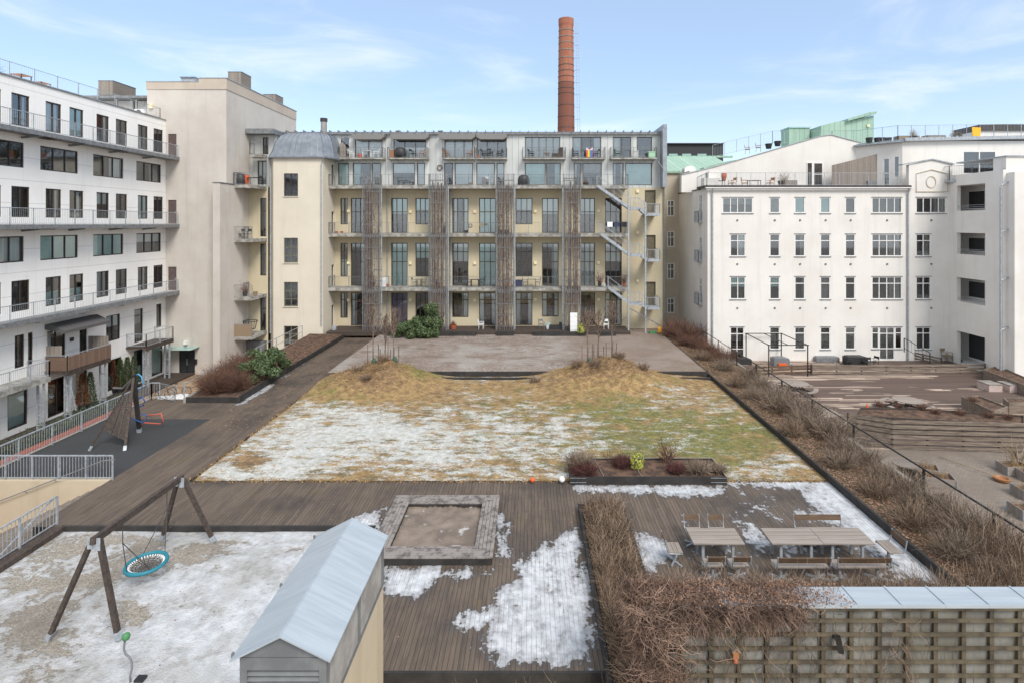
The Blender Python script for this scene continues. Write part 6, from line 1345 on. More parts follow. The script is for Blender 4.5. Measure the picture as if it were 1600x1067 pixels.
# ================================================================ YOUNG TREES ON THE MOUNDS
def young_tree(x, y, h, seed, label, lean=0):
    r = random.Random(seed); z0 = max(lawn_z(x, y), .3)-.05; t = thing('young_tree', label, 'tree', (x, y, z0), 'bare young trees on the two mounds')
    q = M(); top = Vector((x+lean, y, z0+h)); q.tube([(x, y, z0), (x+lean*.3, y, z0+h*.35), (x+lean*.7, y, z0+h*.7), top], .045, 6, 0, False, .02); q.build('trunk', 'bark', t)
    q = M()
    for k in range(15):
        f = r.uniform(.38, .9); p = Vector((x+lean*f, y, z0+h*f)); a = r.random()*6.28; d = Vector((math.cos(a)*.55, math.sin(a)*.55, 1)); L_ = h*(1.05-f)*.75; pts = [p]
        for s in range(4): d = (d+Vector((-d.x*.1, -d.y*.1, .15))+jit(r, .12)).normalized(); p = p+d*L_/4; pts.append(p)
        q.tube(pts, .026, 4, 0, False, .012)
        for s in range(4):
            pb = pts[r.randint(1, 3)]; d2 = (d+jit(r, .5)).normalized(); q.tube([pb, pb+d2*L_*.25, pb+(d2+Vector((0, 0, .3)))*L_*.45], .014, 3, 0, False, .008)
    q.build('crown', 'bark', t)
    for k in range(3):
        a = k*2.1+seed; q = M(); xx_, yy_ = x+math.cos(a)*.4, y+math.sin(a)*.4; zz = max(lawn_z(xx_, yy_), .25); q.tube([(xx_, yy_, zz-.1), (xx_, yy_, zz+1.2)], .03, 6); q.build('stake', 'trellis_wood', t)
    q = M(); q.lathe((x+.12, y-.2, z0-.05), [(.17, 0), (.22, .2), (.12, .42), (.05, .5)], 10); q.build('watering_bag', 'green_knob' if 0 else 'leaf_bag', t)
MT['leaf_bag'] = flat('leaf_bag', srgb(40, 78, 66), .5)
for i, (px, Y, h) in enumerate(((583, 37.0, 3.7), (602, 38.2, 3.5), (615, 37.2, 3.6))): young_tree(Xc(px, Y), Y, h, 50+i, 'bare young staked tree on the left mound, %s one' % ['left', 'middle', 'right'][i])
for i, (px, Y, h) in enumerate(((918, 37.2, 3.6), (935, 38.4, 3.6), (956, 37.6, 4.0))): young_tree(Xc(px, Y), Y, h, 60+i, 'bare young staked tree on the right mound, %s one' % ['left', 'middle', 'right'][i])
place_shrub('smallbrown', mk('smallbrown', 'twig_brown', 61, .5, .5, .5, 300, .009), (Xc(573, 35), 34.9, .6), 'small brown dead shrub on the front of the left mound')
place_shrub('smallbrown', None, (Xc(835, 36), 36.2, .05), 'small brown dead shrub before the long timber step', rz=1, s=1.0)
place_shrub('yel', None, (Xc(908, 50.2), 50.2, .5), 'small yellow green plant in front of the cream facade', 'plant', s=1.3, name='plant')
r = random.Random(77); m = M()
for i in range(5200):
    cx, cy, sx_, sy_ = r.choice(((-10.3, 36.2, 2.4, 1.7), (5.0, 36.8, 2.6, 1.9)))
    x, y = r.gauss(cx, sx_*.62), r.gauss(cy, sy_*.62)
    if mound(x, y) < .12 or x < -13.6: continue
    z = lawn_z(x, y); d = Vector((r.gauss(0, 1), r.gauss(0, 1), .55)).normalized(); L_ = r.uniform(.12, .42); p = Vector((x, y, z-.01)); m.tube([p, p+d*L_*.5, p+d*L_+Vector((0, 0, -L_*.3))], .008, 3, 1 if r.random() < .4 else 0, False, .003)
tag(m.build('dry_weeds', ['straw', 'twig_brown']), kind='stuff')
for i, (px, Y) in enumerate(((560, 36.0), (598, 36.6), (930, 36.4), (968, 36.9), (902, 36.8), (1005, 36.6))):
    x_ = Xc(px, Y); place_shrub('weedy', mk('weedy', 'twig_brown', 62, .55, .5, .6, 260, .008), (x_, Y, lawn_z(x_, Y)-.03), 'dry twiggy weeds on the %s mound, %s of its clumps' % (('left', 'leftmost'), ('left', 'rightmost'), ('right', 'second'), ('right', 'third'), ('right', 'leftmost'), ('right', 'rightmost'))[i], 'weeds', rz=i, name='weeds')
# grass tufts, leaves, twigs on the lawn
r = random.Random(9); m = M(); mg = M()
for i in range(15000):
    x = r.uniform(-13.8, 12.1); y = 22.6+r.random()**1.3*17; mo = mound(x, y)
    if r.random() > .45+.5*min(1, mo*2): continue
    if blobs(x, y, SN, -.55) > .1 and r.random() < .8: continue
    z = lawn_z(x, y)
    if y > 38 and mo < .2: continue
    s = r.uniform(.03, .075)*(1+min(1, mo)); a = r.random()*6.28; dx, dy = math.cos(a)*s*.3, math.sin(a)*s*.3; lx, ly = r.gauss(0, s*.6), r.gauss(0, s*.6)
    (mg if blobs(x, y, GR, -.35) > r.random()*.6 else m).face([(x-dx, y-dy, z-.01), (x+dx, y+dy, z-.01), (x+lx, y+ly, z+s*.7)])
for i in range(5200):
    if i % 2: x, y = -13.8+r.gauss(-.02, .09), r.uniform(22.6, 38)
    else: x, y = r.uniform(-13.8, 12.1), 22.6+r.gauss(-.02, .07)
    s = r.uniform(.04, .1); a = r.random()*6.28; dx, dy = math.cos(a)*s*.35, math.sin(a)*s*.35; m.face([(x-dx, y-dy, .006), (x+dx, y+dy, .006), (x+r.gauss(0, s*.7), y+r.gauss(0, s*.7), .02+s*.6)])
for k_ in range(len(m.f)):
    p_ = m.v[m.f[k_][0]]; bb = blobs(p_[0], p_[1], BR, -.5); m.m[k_] = 1 if r.random() < (.75 if bb > 0 else .3) else 0
tag(m.build('dry_grass', ['straw', 'twig_brown']), kind='stuff'); tag(mg.build('grass', 'grass_green'), kind='stuff')
m = M()
def leafat(x, y, z, s): a = r.random()*6.28; c_, s_ = math.cos(a)*s, math.sin(a)*s; t_ = r.uniform(0, s*.7); m.face([(x-c_, y-s_, z), (x+s_*.6, y-c_*.6, z+t_), (x+c_, y+s_, z+.005), (x-s_*.6, y+c_*.6, z+t_*.3)])
for i in range(900): leafat(r.uniform(-17, -14), r.uniform(28, 50), .012, r.uniform(.03, .06))
for i in range(260): leafat(r.uniform(-17, 12), r.uniform(13, 22.5), .012, r.uniform(.02, .04))
for i in range(9000): x = r.uniform(12.25, 15.0); y = 11.6+r.random()**1.4*40; leafat(x, y, bed_z(x, y)+.01, r.uniform(.03, .07))
for i in range(1400): x = r.uniform(BX0+.1, BX1-.2); y = r.uniform(38, 50); leafat(x, y, .3, r.uniform(.03, .07))
tag(m.build('fallen_leaves', 'leaf_dry'), kind='stuff')
# ================================================================ RIGHT BED: black railing and shrubs
bk = 'black_metal'; q = M(); yA, yB = 39.0, 13.5; n_ = 10; RX = 15.05
ys_ = [40.5, 37, 33.2, 29.6, 25.8, 21.2, 18.0, 14.4, 10.5]
q.bar((RX, 40.5, 1.12), (RX, 9, 1.12), .055, .05)
for y in ys_: q.box(RX-.035, y-.035, -.2, RX+.035, y+.035, 1.11)
q.bar((RX, 40.5, 1.12), (RX-.9, 39.2, .1), .04, .04); q.bar((RX, 52, 1.12), (RX, 40.5, 1.12), .04, .04); [q.box(RX-.03, y-.03, .1, RX+.03, y+.03, 1.1) for y in (44.5, 48.5)]
q.bar((RX, 18.0, .7), (RX-.8, 17.6, .1), .04, .04); q.bar((RX, 37.0, 1.0), (RX-1.1, 36.6, .1), .04, .04)
tag(q.build('railing', bk, at=(RX, 40, 0)), 'long black metal railing with thin posts along the leaf covered bed', 'railing')
side = [  # x, y, size, kind
    (13.2, 50.5, 1.6, 'r'), (14.2, 48.8, 1.5, 'r'), (13.9, 46.0, 1.0, 'r'), (14.3, 43.6, 1.0, 'r'), (14.4, 41.2, 1.05, 'r'), (14.0, 39.0, .8, 'g'), (14.7, 37.0, .8, 'g'),
    (14.0, 30.6, 1.0, 'g'), (14.6, 29.3, 1.1, 'g'), (13.9, 28.0, .85, 'g'), (14.5, 26.6, 1.1, 'g'), (14.1, 25.0, 1.0, 'g'), (14.8, 23.8, 1.0, 'g'), (14.2, 22.4, .9, 'g'), (14.7, 21.2, 1.1, 'g'), (14.9, 19.6, 1.1, 'g'), (14.0, 20.2, .8, 'g'),
    (14.5, 18.2, 1.05, 'g'), (15.0, 17.0, 1.0, 'b'), (13.9, 16.8, .8, 'b'), (14.6, 15.6, 1.0, 'b'), (13.6, 14.9, .9, 'b'), (14.9, 14.2, .9, 'b'), (13.2, 13.7, .9, 'b'), (14.2, 13.1, .9, 'b')]
words = ['first', 'second', 'third', 'fourth', 'fifth', 'sixth', 'seventh', 'eighth', 'ninth', 'tenth', 'eleventh', 'twelfth', 'thirteenth', 'fourteenth', 'fifteenth', 'sixteenth', 'seventeenth', 'eighteenth', 'nineteenth', 'twentieth', 'twenty first', 'twenty second', 'twenty third', 'twenty fourth', 'twenty fifth', 'twenty sixth', 'twenty seventh', 'twenty eighth', 'twenty ninth', 'thirtieth', 'thirty first', 'thirty second', 'thirty third', 'thirty fourth', 'thirty fifth', 'thirty sixth', 'thirty seventh', 'thirty eighth']
side += [(13.1, y_, s_, k_) for y_, s_, k_ in ((47, .8, 'r'), (42, .7, 'b'), (35, .75, 'b'), (32.5, .75, 'g'), (27, .7, 'b'), (23.5, .75, 'g'), (21, .7, 'b'), (18.8, .8, 'b'), (17, .8, 'g'), (15.4, .8, 'b'))]+[(14.6, 34.5, .9, 'g'), (14.5, 32.2, 1.0, 'g')]
side.sort(key=lambda q: -q[1])
for i, (x, y, s, k) in enumerate(side):
    kd = {'r': ('reddish brown', 'twig_red'), 'g': ('tangled grey brown', 'twig_grey'), 'b': ('pale brown', 'twig_brown')}[k]
    place_shrub('side'+k+str(i % 2), mk('s', kd[1], 70+i, .95, .95, .9, 620, .0075, length=1.0), (x-.35*(i % 3 == 1), y, .2), '%s shrub, right bed, %s from far end' % (kd[0], words[i]), group='bare shrubs in the right bed', rz=i*1.7, s=s*1.08*(.74 if 19 < y < 26 and x > 13.5 else 1))
# hedge bed between the deck areas, hedge in front of the wall, vines over the wall corner
def strip_hedge(name, label, cat, x0, x1, y0, y1, h, n, mat, seed, rad=.009, z0=.2, droop=0.0, spread=.6, leaf=None):
    r = random.Random(seed); m = M()
    twigs(m, r, n, lambda r: Vector((r.uniform(x0, x1), r.uniform(y0, y1), z0+r.uniform(0, h*.5))), lambda r, p: Vector((r.gauss(0, spread), r.gauss(0, spread), 1)), h, 4, rad, .25, droop, mi=None)
    mats = [mat, 'twig_dark', 'twig_pale']
    if leaf:
        mats.append(leaf)
        for i in range(n): p = Vector((r.uniform(x0, x1), r.uniform(y0, y1), z0+r.uniform(.1, h*1.1))); a = jit(r, 1).normalized()*.04; b = jit(r, 1).normalized()*.04; m.face([p, p+a, p+a+b, p+b], 3)
    return tag(m.build(name, mats, at=((x0+x1)/2, (y0+y1)/2, z0)), label, cat)
strip_hedge('hedge', 'brown bare hedge growing between the snowy deck and the picnic deck', 'hedge', 1.95, 3.2, 13.4, 20.0, .6, 4600, 'twig_brown', 80, .0065)
strip_hedge('hedge', 'brown bare hedge growing behind the zinc capped wall', 'hedge', 3.3, 15.0, 13.2, 15.0, .88, 9500, 'twig_brown', 81, .0065, spread=.45)
strip_hedge('hedge', 'dense brown creeper thicket at the left end of the garden wall', 'creeper', 2.25, 3.1, 10.3, 13.6, .85, 5200, 'twig_pink', 82, .0065, .2, .05, .9, 'leaf_dry')
r = random.Random(83); m = M()
def vine(n, xr, yr, zr, L_, rad, down):
    for i in range(n):
        p = Vector((xr(), yr(), zr())); d = jit(r, 1); d.z = abs(d.z)*.3-down; pts = [p]
        for k in range(5): d = (d.normalized()+jit(r, .45)+Vector((0, 0, -down*.5))).normalized(); p = p+d*L_/5*r.uniform(.6, 1.3); p.y = min(p.y, wY+1.1); pts.append(p)
        m.tube(pts, rad*r.uniform(.6, 1.2), 3, r.choice((0, 0, 2)), False, rad*.4)
vx = lambda: 2.1+min(r.uniform(2.4, 3.8), r.expovariate(.5))
vine(3300, vx, lambda: wY+r.uniform(-.18, .7), lambda: wz1+r.uniform(-.12, .1), .42, .0075, .22)
vine(1500, vx, lambda: wY-r.uniform(.02, .12), lambda: wz1-r.uniform(.0, .35), .5, .007, .5)
vine(2400, lambda: 2.25+abs(r.gauss(0, .4)), lambda: wY+r.uniform(-.5, .3), lambda: r.uniform(-.6, wz1+.2), .6, .008, .1)
vine(500, lambda: r.uniform(2.4, 8.5), lambda: wY+.0-r.uniform(.0, .05), lambda: r.uniform(-.5, wz1-.2), .8, .0055, .9)
i0 = len(m.f)
for i in range(5200):
    x = 2.2+min(r.uniform(3, 4.6), r.expovariate(.45)); p = Vector((x, wY+r.uniform(-.15, .6), wz1+r.uniform(0, .16)*(1 if x < 7 else .2))); a = jit(r, 1).normalized()*.03; b = jit(r, 1).normalized()*.03; m.face([p, p+a, p+a+b, p+b], 1)
tag(m.build('creeper', ['twig_pink', 'leaf_dry', 'twig_dark'], at=(3, wY, wz1)), 'dead pinkish creeper draped over the left part of the wall top', 'creeper')
strip_hedge('dry_plants', 'dry weeds in the narrow bed in front of the deck end', 'weeds', -4.5, 1.8, 10.4, 12.7, .4, 600, 'twig_brown', 84, .006, -.35)
# bare tree in front of wall, bottom right
t = thing('bare_tree', 'pale bare sapling reaching up in front of the trellis wall', 'tree', (at_h(1490, 1100, 10.9).x, 10.9, -2.4)); r = random.Random(85); bx_ = at_h(1490, 1100, 10.9).x
q = M(); q.tube([(bx_, 10.9, -2.4), (bx_+.03, 10.9, -.5), (bx_, 10.9, .4)], .035, 6, 0, False, .022); q.build('trunk', 'twig_grey', t)
q = M()
for i in range(26):
    p = Vector((bx_, 10.9, r.uniform(-.6, .5))); a = r.uniform(-1, 1); d = Vector((math.sin(a)*1.1, r.gauss(0, .2), 1)); pts = [p]; L_ = r.uniform(.9, 1.6)
    for s in range(5): d = (d.normalized()+jit(r, .1)+Vector((0, 0, .05))); p = p+d.normalized()*L_/5; pts.append(p)
    q.tube(pts, .009, 4, 0, False, .003)
    for s in range(4): pb = pts[r.randint(1, 4)]; d2 = (d.normalized()+jit(r, .5)).normalized(); q.tube([pb, pb+d2*.2, pb+d2*.4+Vector((0, 0, .05))], .004, 3, 0, False, .002)
q.build('crown', 'twig_grey', t)
# ================================================================ LOWER TERRACE, RIGHT
tz = -1.5
def slatfence(label, pts, z0, h, n, mat='wood_fence', th=.03, gap=.085, name='slat_fence', post=1.9):
    q = M(); pp_ = []
    for a, b in zip(pts, pts[1:]):
        A_, B_ = Vector((*a, 0)), Vector((*b, 0)); hh = h/n
        for k in range(n): z = z0+hh*k+hh/2; q.bar(A_+Vector((0, 0, z)), B_+Vector((0, 0, z)), th, hh-gap)
        L_ = (B_-A_).length; m_ = max(1, round(L_/post)); nd = (B_-A_).normalized().cross(Vector((0, 0, 1)))*-.06
        for k in range(m_+1): p = A_.lerp(B_, k/m_)+nd; pp_.append(M().box(p.x-.045, p.y-.045, z0, p.x+.045, p.y+.045, z0+h-.02))
    t = thing(name, label, 'fence', (pts[0][0], pts[0][1], z0)); q.build('slats', mat, t); [x_.build('post', 'wood_dark', t) for x_ in pp_]; return t
g_ = lambda px, py: tuple(ground(px, py, tz)[:2])
slatfence('tall weathered slat fence between the lower terrace and the paved court', [g_(1325, 690), g_(1395, 702), g_(1620, 708)], tz, 1.62, 6)
slatfence('low slatted wooden screen left before the white building', [(15.9, 43.6), g_(1268, 583)], tz, .75, 3, 'wood_back', gap=.1)
slatfence('long dark slatted planter screen in the middle before the white building', [g_(1269, 585), g_(1540, 583)], tz, .8, 3, gap=.09)
slatfence('slatted wooden ramp screen right of the terrace door', [g_(1415, 560), g_(1470, 573)], tz+.1, .7, 3)
def trough(label, poly, z0, h, soil=True, mat='wood_fence'):
    t = thing('wooden_planter', label, 'planter', (poly[0][0], poly[0][1], z0)); q = M(); n = len(poly)
    for i in range(n): a = Vector((*poly[i], z0+h/2)); b = Vector((*poly[(i+1) % n], z0+h/2)); q.bar(a, b, .07, h)
    q.build('frame', mat, t)
    if soil: q = M(); q.prism(poly, z0+.02, z0+h-.1); q.build('soil', 'soil', t)
    return t
def gq(pts, h): return [tuple(ground(a, b, tz+h)[:2]) for a, b in pts]
trough('angular planter behind the tall slat fence, left part', gq([(1338, 650), (1600, 664), (1600, 650), (1420, 638), (1345, 638)], .9), tz, .95, True, 'wood_dark')
trough('angular wooden planter with dry plants, middle right of terrace', gq([(1503, 620), (1552, 643), (1574, 636), (1530, 619)], .7), tz, .75)
trough('long wooden planter at the right edge of the terrace', gq([(1568, 622), (1640, 622), (1640, 629), (1576, 629)], .7), tz, .75)
trough('grey wooden planter at the foot of the right white wall', gq([(1537, 578), (1610, 605), (1625, 600), (1560, 572)], .7), tz, .75)
def roundtable(px, py, label, rad=.95):
    p = ground(px, py, tz); t = thing('round_picnic_table', label, 'table', p, 'round picnic tables on the lower terrace')
    q = M(); q.lathe(p, [(.01, .70), (rad-.02, .70), (rad, .715), (rad, .74), (.01, .745)], 24); q.build('tabletop', 'wood_table', t)
    q = M()
    for k in range(4): a = math.pi/4+k*math.pi/2; q.bar(p+Vector((math.cos(a)*.25, math.sin(a)*.25, .7)), p+Vector((math.cos(a)*1.3, math.sin(a)*1.3, .03)), .07, .07); q.bar(p+Vector((0, 0, .36)), p+Vector((math.cos(a)*1.45, math.sin(a)*1.45, .36)), .05, .06)
    q.build('leg', 'wood_dark', t)
    for k in range(4):
        a0 = k*math.pi/2+.2; q = M(); pr = []
        for rr_ in (1.25, 1.55):
            arc = [(p.x+math.cos(a0+s*.29)*rr_, p.y+math.sin(a0+s*.29)*rr_) for s in range(5)]; pr += arc if rr_ == 1.25 else arc[::-1]
        q.prism(pr, tz+.4, tz+.44); q.build('bench', 'wood_table', t)
roundtable(1241, 614, 'round wooden picnic table with curved benches, farther left on the terrace'); roundtable(1282, 662, 'round pale tabletop half hidden by shrubs, nearer the railing'); roundtable(1418, 642, 'round grey table behind the angular planters, middle of terrace', .85)
# pale plank boxes / benches at right
for px, py, lb_, w_ in ((1556, 612, 'low pink grey box bench at the terrace right side, left one', .95), (1590, 613, 'low pink grey stepped bench at the far right of the terrace', 1.1)):
    p = ground(px, py, tz); t = thing('box_bench', lb_, 'bench', p); q = M(); q.prismy([(p.x-w_/2, tz), (p.x+w_/2, tz), (p.x+w_/2, tz+.45), (p.x-w_/2+.1, tz+.5), (p.x-w_/2, tz+.42)], p.y, p.y+1.1); q.build('body', plain('pinkwood'+lb_[-3:], srgb(196, 176, 168), srgb(176, 158, 150), 2, .8), t); q = M(); q.box(p.x-w_/2-.02, p.y-.02, tz+.501, p.x+w_/2+.02, p.y+1.12, tz+.53); q.build('lid', 'paver', t)
# pallet collar crates
def crate(px, py, label, w_=1.2, d_=.8, h=.42, rz=0., dry=True, seed=0):
    p = ground(px, py, tz+.0); t = thing('planter_crate', label, 'crate', (0, 0, 0), 'wooden planter crates on the paved court'); q = M()
    for k in range(2):
        z = k*h/2
        for b_ in ((-w_/2, -d_/2, w_/2, -d_/2+.03), (-w_/2, d_/2-.03, w_/2, d_/2), (-w_/2, -d_/2+.03, -w_/2+.03, d_/2-.03), (w_/2-.03, -d_/2+.03, w_/2, d_/2-.03)): q.box(b_[0], b_[1], z+.004, b_[2], b_[3], z+h/2)
    q.build('board', 'wood_table', t)
    q = M()
    for sx_ in (-1, 1):
        for sy_ in (-1, 1): q.box(sx_*(w_/2)-.012, sy_*(d_/2)-.03, .02, sx_*(w_/2)+.012, sy_*(d_/2)+.03, h-.03)
    q.build('hinge', 'galv', t); q = M(); q.box(-w_/2+.03, -d_/2+.03, .01, w_/2-.03, d_/2-.03, h-.13); q.build('soil', 'soil', t)
    t.location = p; t.rotation_euler = (0, 0, rz)
    if dry:
        r = random.Random(seed); m = M(); twigs(m, r, 50, lambda r: Vector((r.uniform(-w_*.4, w_*.4), r.uniform(-d_*.35, d_*.35), h-.14)), lambda r, p: Vector((r.gauss(0, .3), r.gauss(0, .3), 1)), .5, 3, .008, .3); o = m.build('dry_plants', 'straw'); o.location = p; o.rotation_euler = (0, 0, rz); tag(o, 'dry stalks growing in the '+label, 'plant')
crate(1440, 741, 'crate at the back left of the near crate group', 1.3, .85, .45, -.45, True, 1); crate(1463, 756, 'crate at the back right of the near crate group', 1.3, .85, .45, -.35, True, 2); crate(1456, 788, 'crate at the front of the near crate group', 1.25, .85, .45, -.3, False)
crate(1584, 738, 'crate at the far end of the right row', 1.1, .8, .42, -.1, True, 3); crate(1612, 748, 'crate second in the right row', 1.1, .8, .42, -.1, True, 4); crate(1612, 776, 'crate third in the right row', 1.2, .8, .42, -.08, True, 5); crate(1610, 806, 'crate nearest in the right row', 1.2, .85, .42, -.08, True, 6)
p = ground(1414, 745, tz); t = thing('cable_drum_table', 'round grey cable drum table beside the crates', 'table', p); q = M(); q.lathe(p, [(.02, .62), (.55, .62), (.55, .67), (.02, .67)], 20); q.build('top', 'wood_grey', t); q = M(); q.lathe(p, [(.3, .0), (.28, .6)], 14); q.build('drum', 'wood_dark', t)
p = ground(1565, 751, tz); q = M(); q.lathe(p, [(.2, 0), (.3, .05), (.33, .16), (.28, .17), (.2, .07), (.02, .06)], 16); tag(q.build('woven_basket', 'teak', at=p), 'round brown woven basket on the paved court', 'basket')
q = M(); q.tube([p+Vector((-.1, 0, .15)), p+Vector((-1.0, 2.6, .05))], .015, 5); tag(q.build('stick', 'straw', at=p), 'long thin stick lying by the woven basket', 'stick')
place_shrub('bamb', mk('bamb', 'straw', 91, .35, .3, 1.3, 40, .012), (*ground(1588, 735, tz)[:2], tz+.3), 'upright straw coloured stalks behind the right crate row', 'plant', name='plant')
# metal pergola frames
def frame3(label, x0, x1, y0, y1, h):
    q = M()
    for x in (x0, x1):
        for y in (y0, y1): q.box(x-.035, y-.035, tz, x+.035, y+.035, tz+h)
        q.bar((x, y0, tz+h), (x, y1, tz+h), .06, .06)
    q.bar((x0-.1, y0, tz+h), (x1+.1, y0, tz+h), .06, .06); q.bar((x0-.1, y1, tz+h), (x1+.1, y1, tz+h), .06, .06); q.bar(((x0+x1)/2, y0, tz+h), ((x0+x1)/2, y1, tz+h), .05, .05)
    tag(q.build('pergola_frame', 'black_metal', at=(x0, y0, tz)), label, 'frame')
frame3('black metal pergola frame over the covered furniture', Xc(1202, 43.5), Xc(1263, 43.5), 43.6, 48.2, 2.45)
def cov(px, py, w_, d_, h, mat, label, name='covered_furniture', z=tz):
    p = ground(px, py, z); q = M(); q.prism([(p.x-w_/2, p.y), (p.x+w_/2, p.y), (p.x+w_/2-.06, p.y+d_), (p.x-w_/2+.06, p.y+d_)], z, z+h*.9); q.prism([(p.x-w_/2+.06, p.y+.06), (p.x+w_/2-.06, p.y+.06), (p.x+w_/2-.2, p.y+d_-.1), (p.x-w_/2+.2, p.y+d_-.1)], z+h*.9, z+h); tag(q.build(name, mat, at=p), label, 'furniture')
cov(1161, 570, 1.5, .8, .5, 'charcoal', 'low black covered lounger by the left terrace door'); cov(1250, 562, 1.9, 1.5, .62, 'charcoal', 'black covered garden sofa under the pergola frame'); cov(1222, 573, 1.3, 1.0, .7, 'grey_plastic', 'grey table with a flat top under the pergola frame'); cov(1294, 566, 2.0, 1.0, .45, 'galv_dark', 'low grey slatted lounge bench between pergola and black covers')
cov(1341, 572, 1.7, 1.0, .75, 'charcoal', 'black covered dining table before the terrace door', 'covered_table')
q = M(); p = ground(1221, 573, tz); q.box(p.x-.3, p.y-.2, tz, p.x+.4, p.y, tz+.3); tag(q.build('storage_box', 'orange', at=p), 'small orange box under the grey table', 'box')
def chair(loc, rz, label, mat='charcoal', group=None, s=1, armr=True):
    if mat not in CHP:
        t = thing('chair', label, 'chair', (0, 0, 0), group)
        q = M(); q.box(-.24, -.23, .42, .24, .24, .46); q.build('seat', mat, t)
        q = M(); q.bar((-.22, .24, .48), (-.22, .3, .9), .03, .03); q.bar((.22, .24, .48), (.22, .3, .9), .03, .03); q.bar((-.22, .28, .78), (.22, .28, .78), .02, .2); q.build('backrest', mat, t)
        q = M()
        for x in (-.22, .22):
            q.bar((x, -.2, 0), (x, -.2, .43), .03, .03); q.bar((x, .22, 0), (x, .2, .43), .03, .03); q.bar((x, -.22, .65), (x, .27, .66), .04, .025); q.bar((x, -.2, .45), (x, -.2, .65), .025, .025)
        q.build('frame', mat, t); CHP[mat] = t
    else: t = copy_tree(CHP[mat]); t['label'] = label
    t.location = loc; t.rotation_euler = (0, 0, rz); t.scale = (s, s, s)
    if group: t['group'] = group
    elif 'group' in t: del t['group']
    return t
CHP = {}
def gtable(loc, w_, d_, h, label, mat='wood_grey', leg='charcoal'):
    x, y, z = loc; t = thing('garden_table', label, 'table', loc); q = M(); q.box(x-w_/2, y-d_/2, z+h-.03, x+w_/2, y+d_/2, z+h); q.build('tabletop', mat, t); q = M()
    for a in (-1, 1):
        for b in (-1, 1): q.box(x+a*(w_/2-.06)-.02, y+b*(d_/2-.06)-.02, z, x+a*(w_/2-.06)+.02, y+b*(d_/2-.06)+.02, z+h-.031)
    q.build('legs', leg, t)
def pot(loc, r_, h, label, mat='terracotta', plant=None, ph=.5, seed=1):
    x, y, z = loc; t = thing('plant_pot', label, 'pot', loc); q = M(); q.lathe(loc, [(r_*.7, 0), (r_, h), (r_*.9, h), (r_*.88, h*.9), (.01, h*.88)], 12); q.build('pot', mat, t)
    if plant:
        r = random.Random(seed); m = M(); twigs(m, r, 70, lambda r: Vector((x+r.gauss(0, r_*.3), y+r.gauss(0, r_*.3), z+h*.85)), lambda r, p: Vector((r.gauss(0, .45), r.gauss(0, .45), 1)), ph, 4, .01, .25)
        for i in range(120):
            p = Vector((x, y, z+h+ph*.5))+Vector((r.gauss(0, ph*.3), r.gauss(0, ph*.3), r.gauss(0, ph*.28))); a = jit(r, 1).normalized()*.05; b = jit(r, 1).normalized()*.05; m.face([p, p+a, p+a+b, p+b])
        m.build('plant', plant, t)
def grill(loc, label, mat='charcoal'):
    x, y, z = loc; t = thing('covered_grill', label, 'grill', loc); q = M()
    prof = [(.42, 0), (.42, .55), (.38, .8), (.28, 1.0), (.1, 1.08)]
    for k in range(len(prof)-1):
        pass
    q.v = []; q.lathe(loc, prof, 12); q.v = [((vx_-x)*1.35+x, vy_, vz_) for vx_, vy_, vz_ in q.v]; q.build('cover', mat, t, smooth=True)
    q = M(); q.box(x-.45, y-.03, z+.004, x+.45, y+.03, z+.06); q.build('wheel_frame', 'galv_dark', t)
for i, (px, py) in enumerate(((1327, 572), (1366, 573), (1353, 573), (1337, 562), (1356, 562))):
    p = ground(px, py, tz); chair(p, [1.4, -1.2, 3.14, 0, .1][i], 'black garden chair %s the covered dining table' % ['at the left end of', 'at the right end of', 'in front of', 'behind the left side of', 'behind the right side of'][i])
p = ground(1480, 565, tz); chair(p, .3, 'beige reclining garden chair by the white wall, right of the ramp screen', 'wicker', s=1.25)
p = ground(1502, 566, tz); q = M(); q.box(p.x-.12, p.y-.12, tz, p.x+.12, p.y+.12, tz+.04); q.tube([p+Vector((-.1, 0, .04)), p+Vector((-.08, 0, .32)), p+Vector((.08, 0, .32)), p+Vector((.1, 0, .04))], .015, 5); q.box(p.x-.07, p.y-.07, tz+.05, p.x+.07, p.y+.07, tz+.24); tag(q.build('lantern', 'black_metal', at=p), 'small black lantern by the ground floor loggia', 'lantern')
p = ground(1152, 588, tz) if 0 else Vector((15.9, 41.9, tz)); q = M(); q.lathe(p, [(.25, 0), (.3, .7), (.28, .72)], 14); tag(q.build('water_barrel', 'paver', at=p), 'pale barrel at the corner of the lower terrace', 'barrel')
p = ground(1355, 640, tz); q = M(); q.lathe(p, [(.1, 0), (.09, .03), (.02, .42), (.01, .43)], 10); tag(q.build('garden_torch', 'orange', at=p), 'small orange cone standing in the planter corner', 'cone')
q = M()
for x in (Xc(1418, 46), Xc(1453, 44.6)): pass
rail(q, [(Xc(1419, 47), 47.5, tz+1.0), (Xc(1453, 44.9), 44.9, tz+.35)], 1.2, .35, 2.6, .012, .03, bot=.35); tag(q.build('railing', 'black_metal', at=(Xc(1419, 47), 47.5, tz)), 'black grid railing at the ramp beside the small window', 'railing')
for i, (px, py) in enumerate(((1375, 636), (1404, 638), (1440, 640), (1462, 646), (1500, 648), (1545, 652), (1520, 628), (1575, 655))):
    p = ground(px, py, tz+.85); place_shrub('terr%d' % (i % 2), mk('terr', 'twig_red', 95+i, .35, .3, .4, 130, .009), (p.x, p.y, p.z), 'small dry brown plant in the angular planters, %s from the left' % words[i], 'plant', rz=i, name='dry_plant')
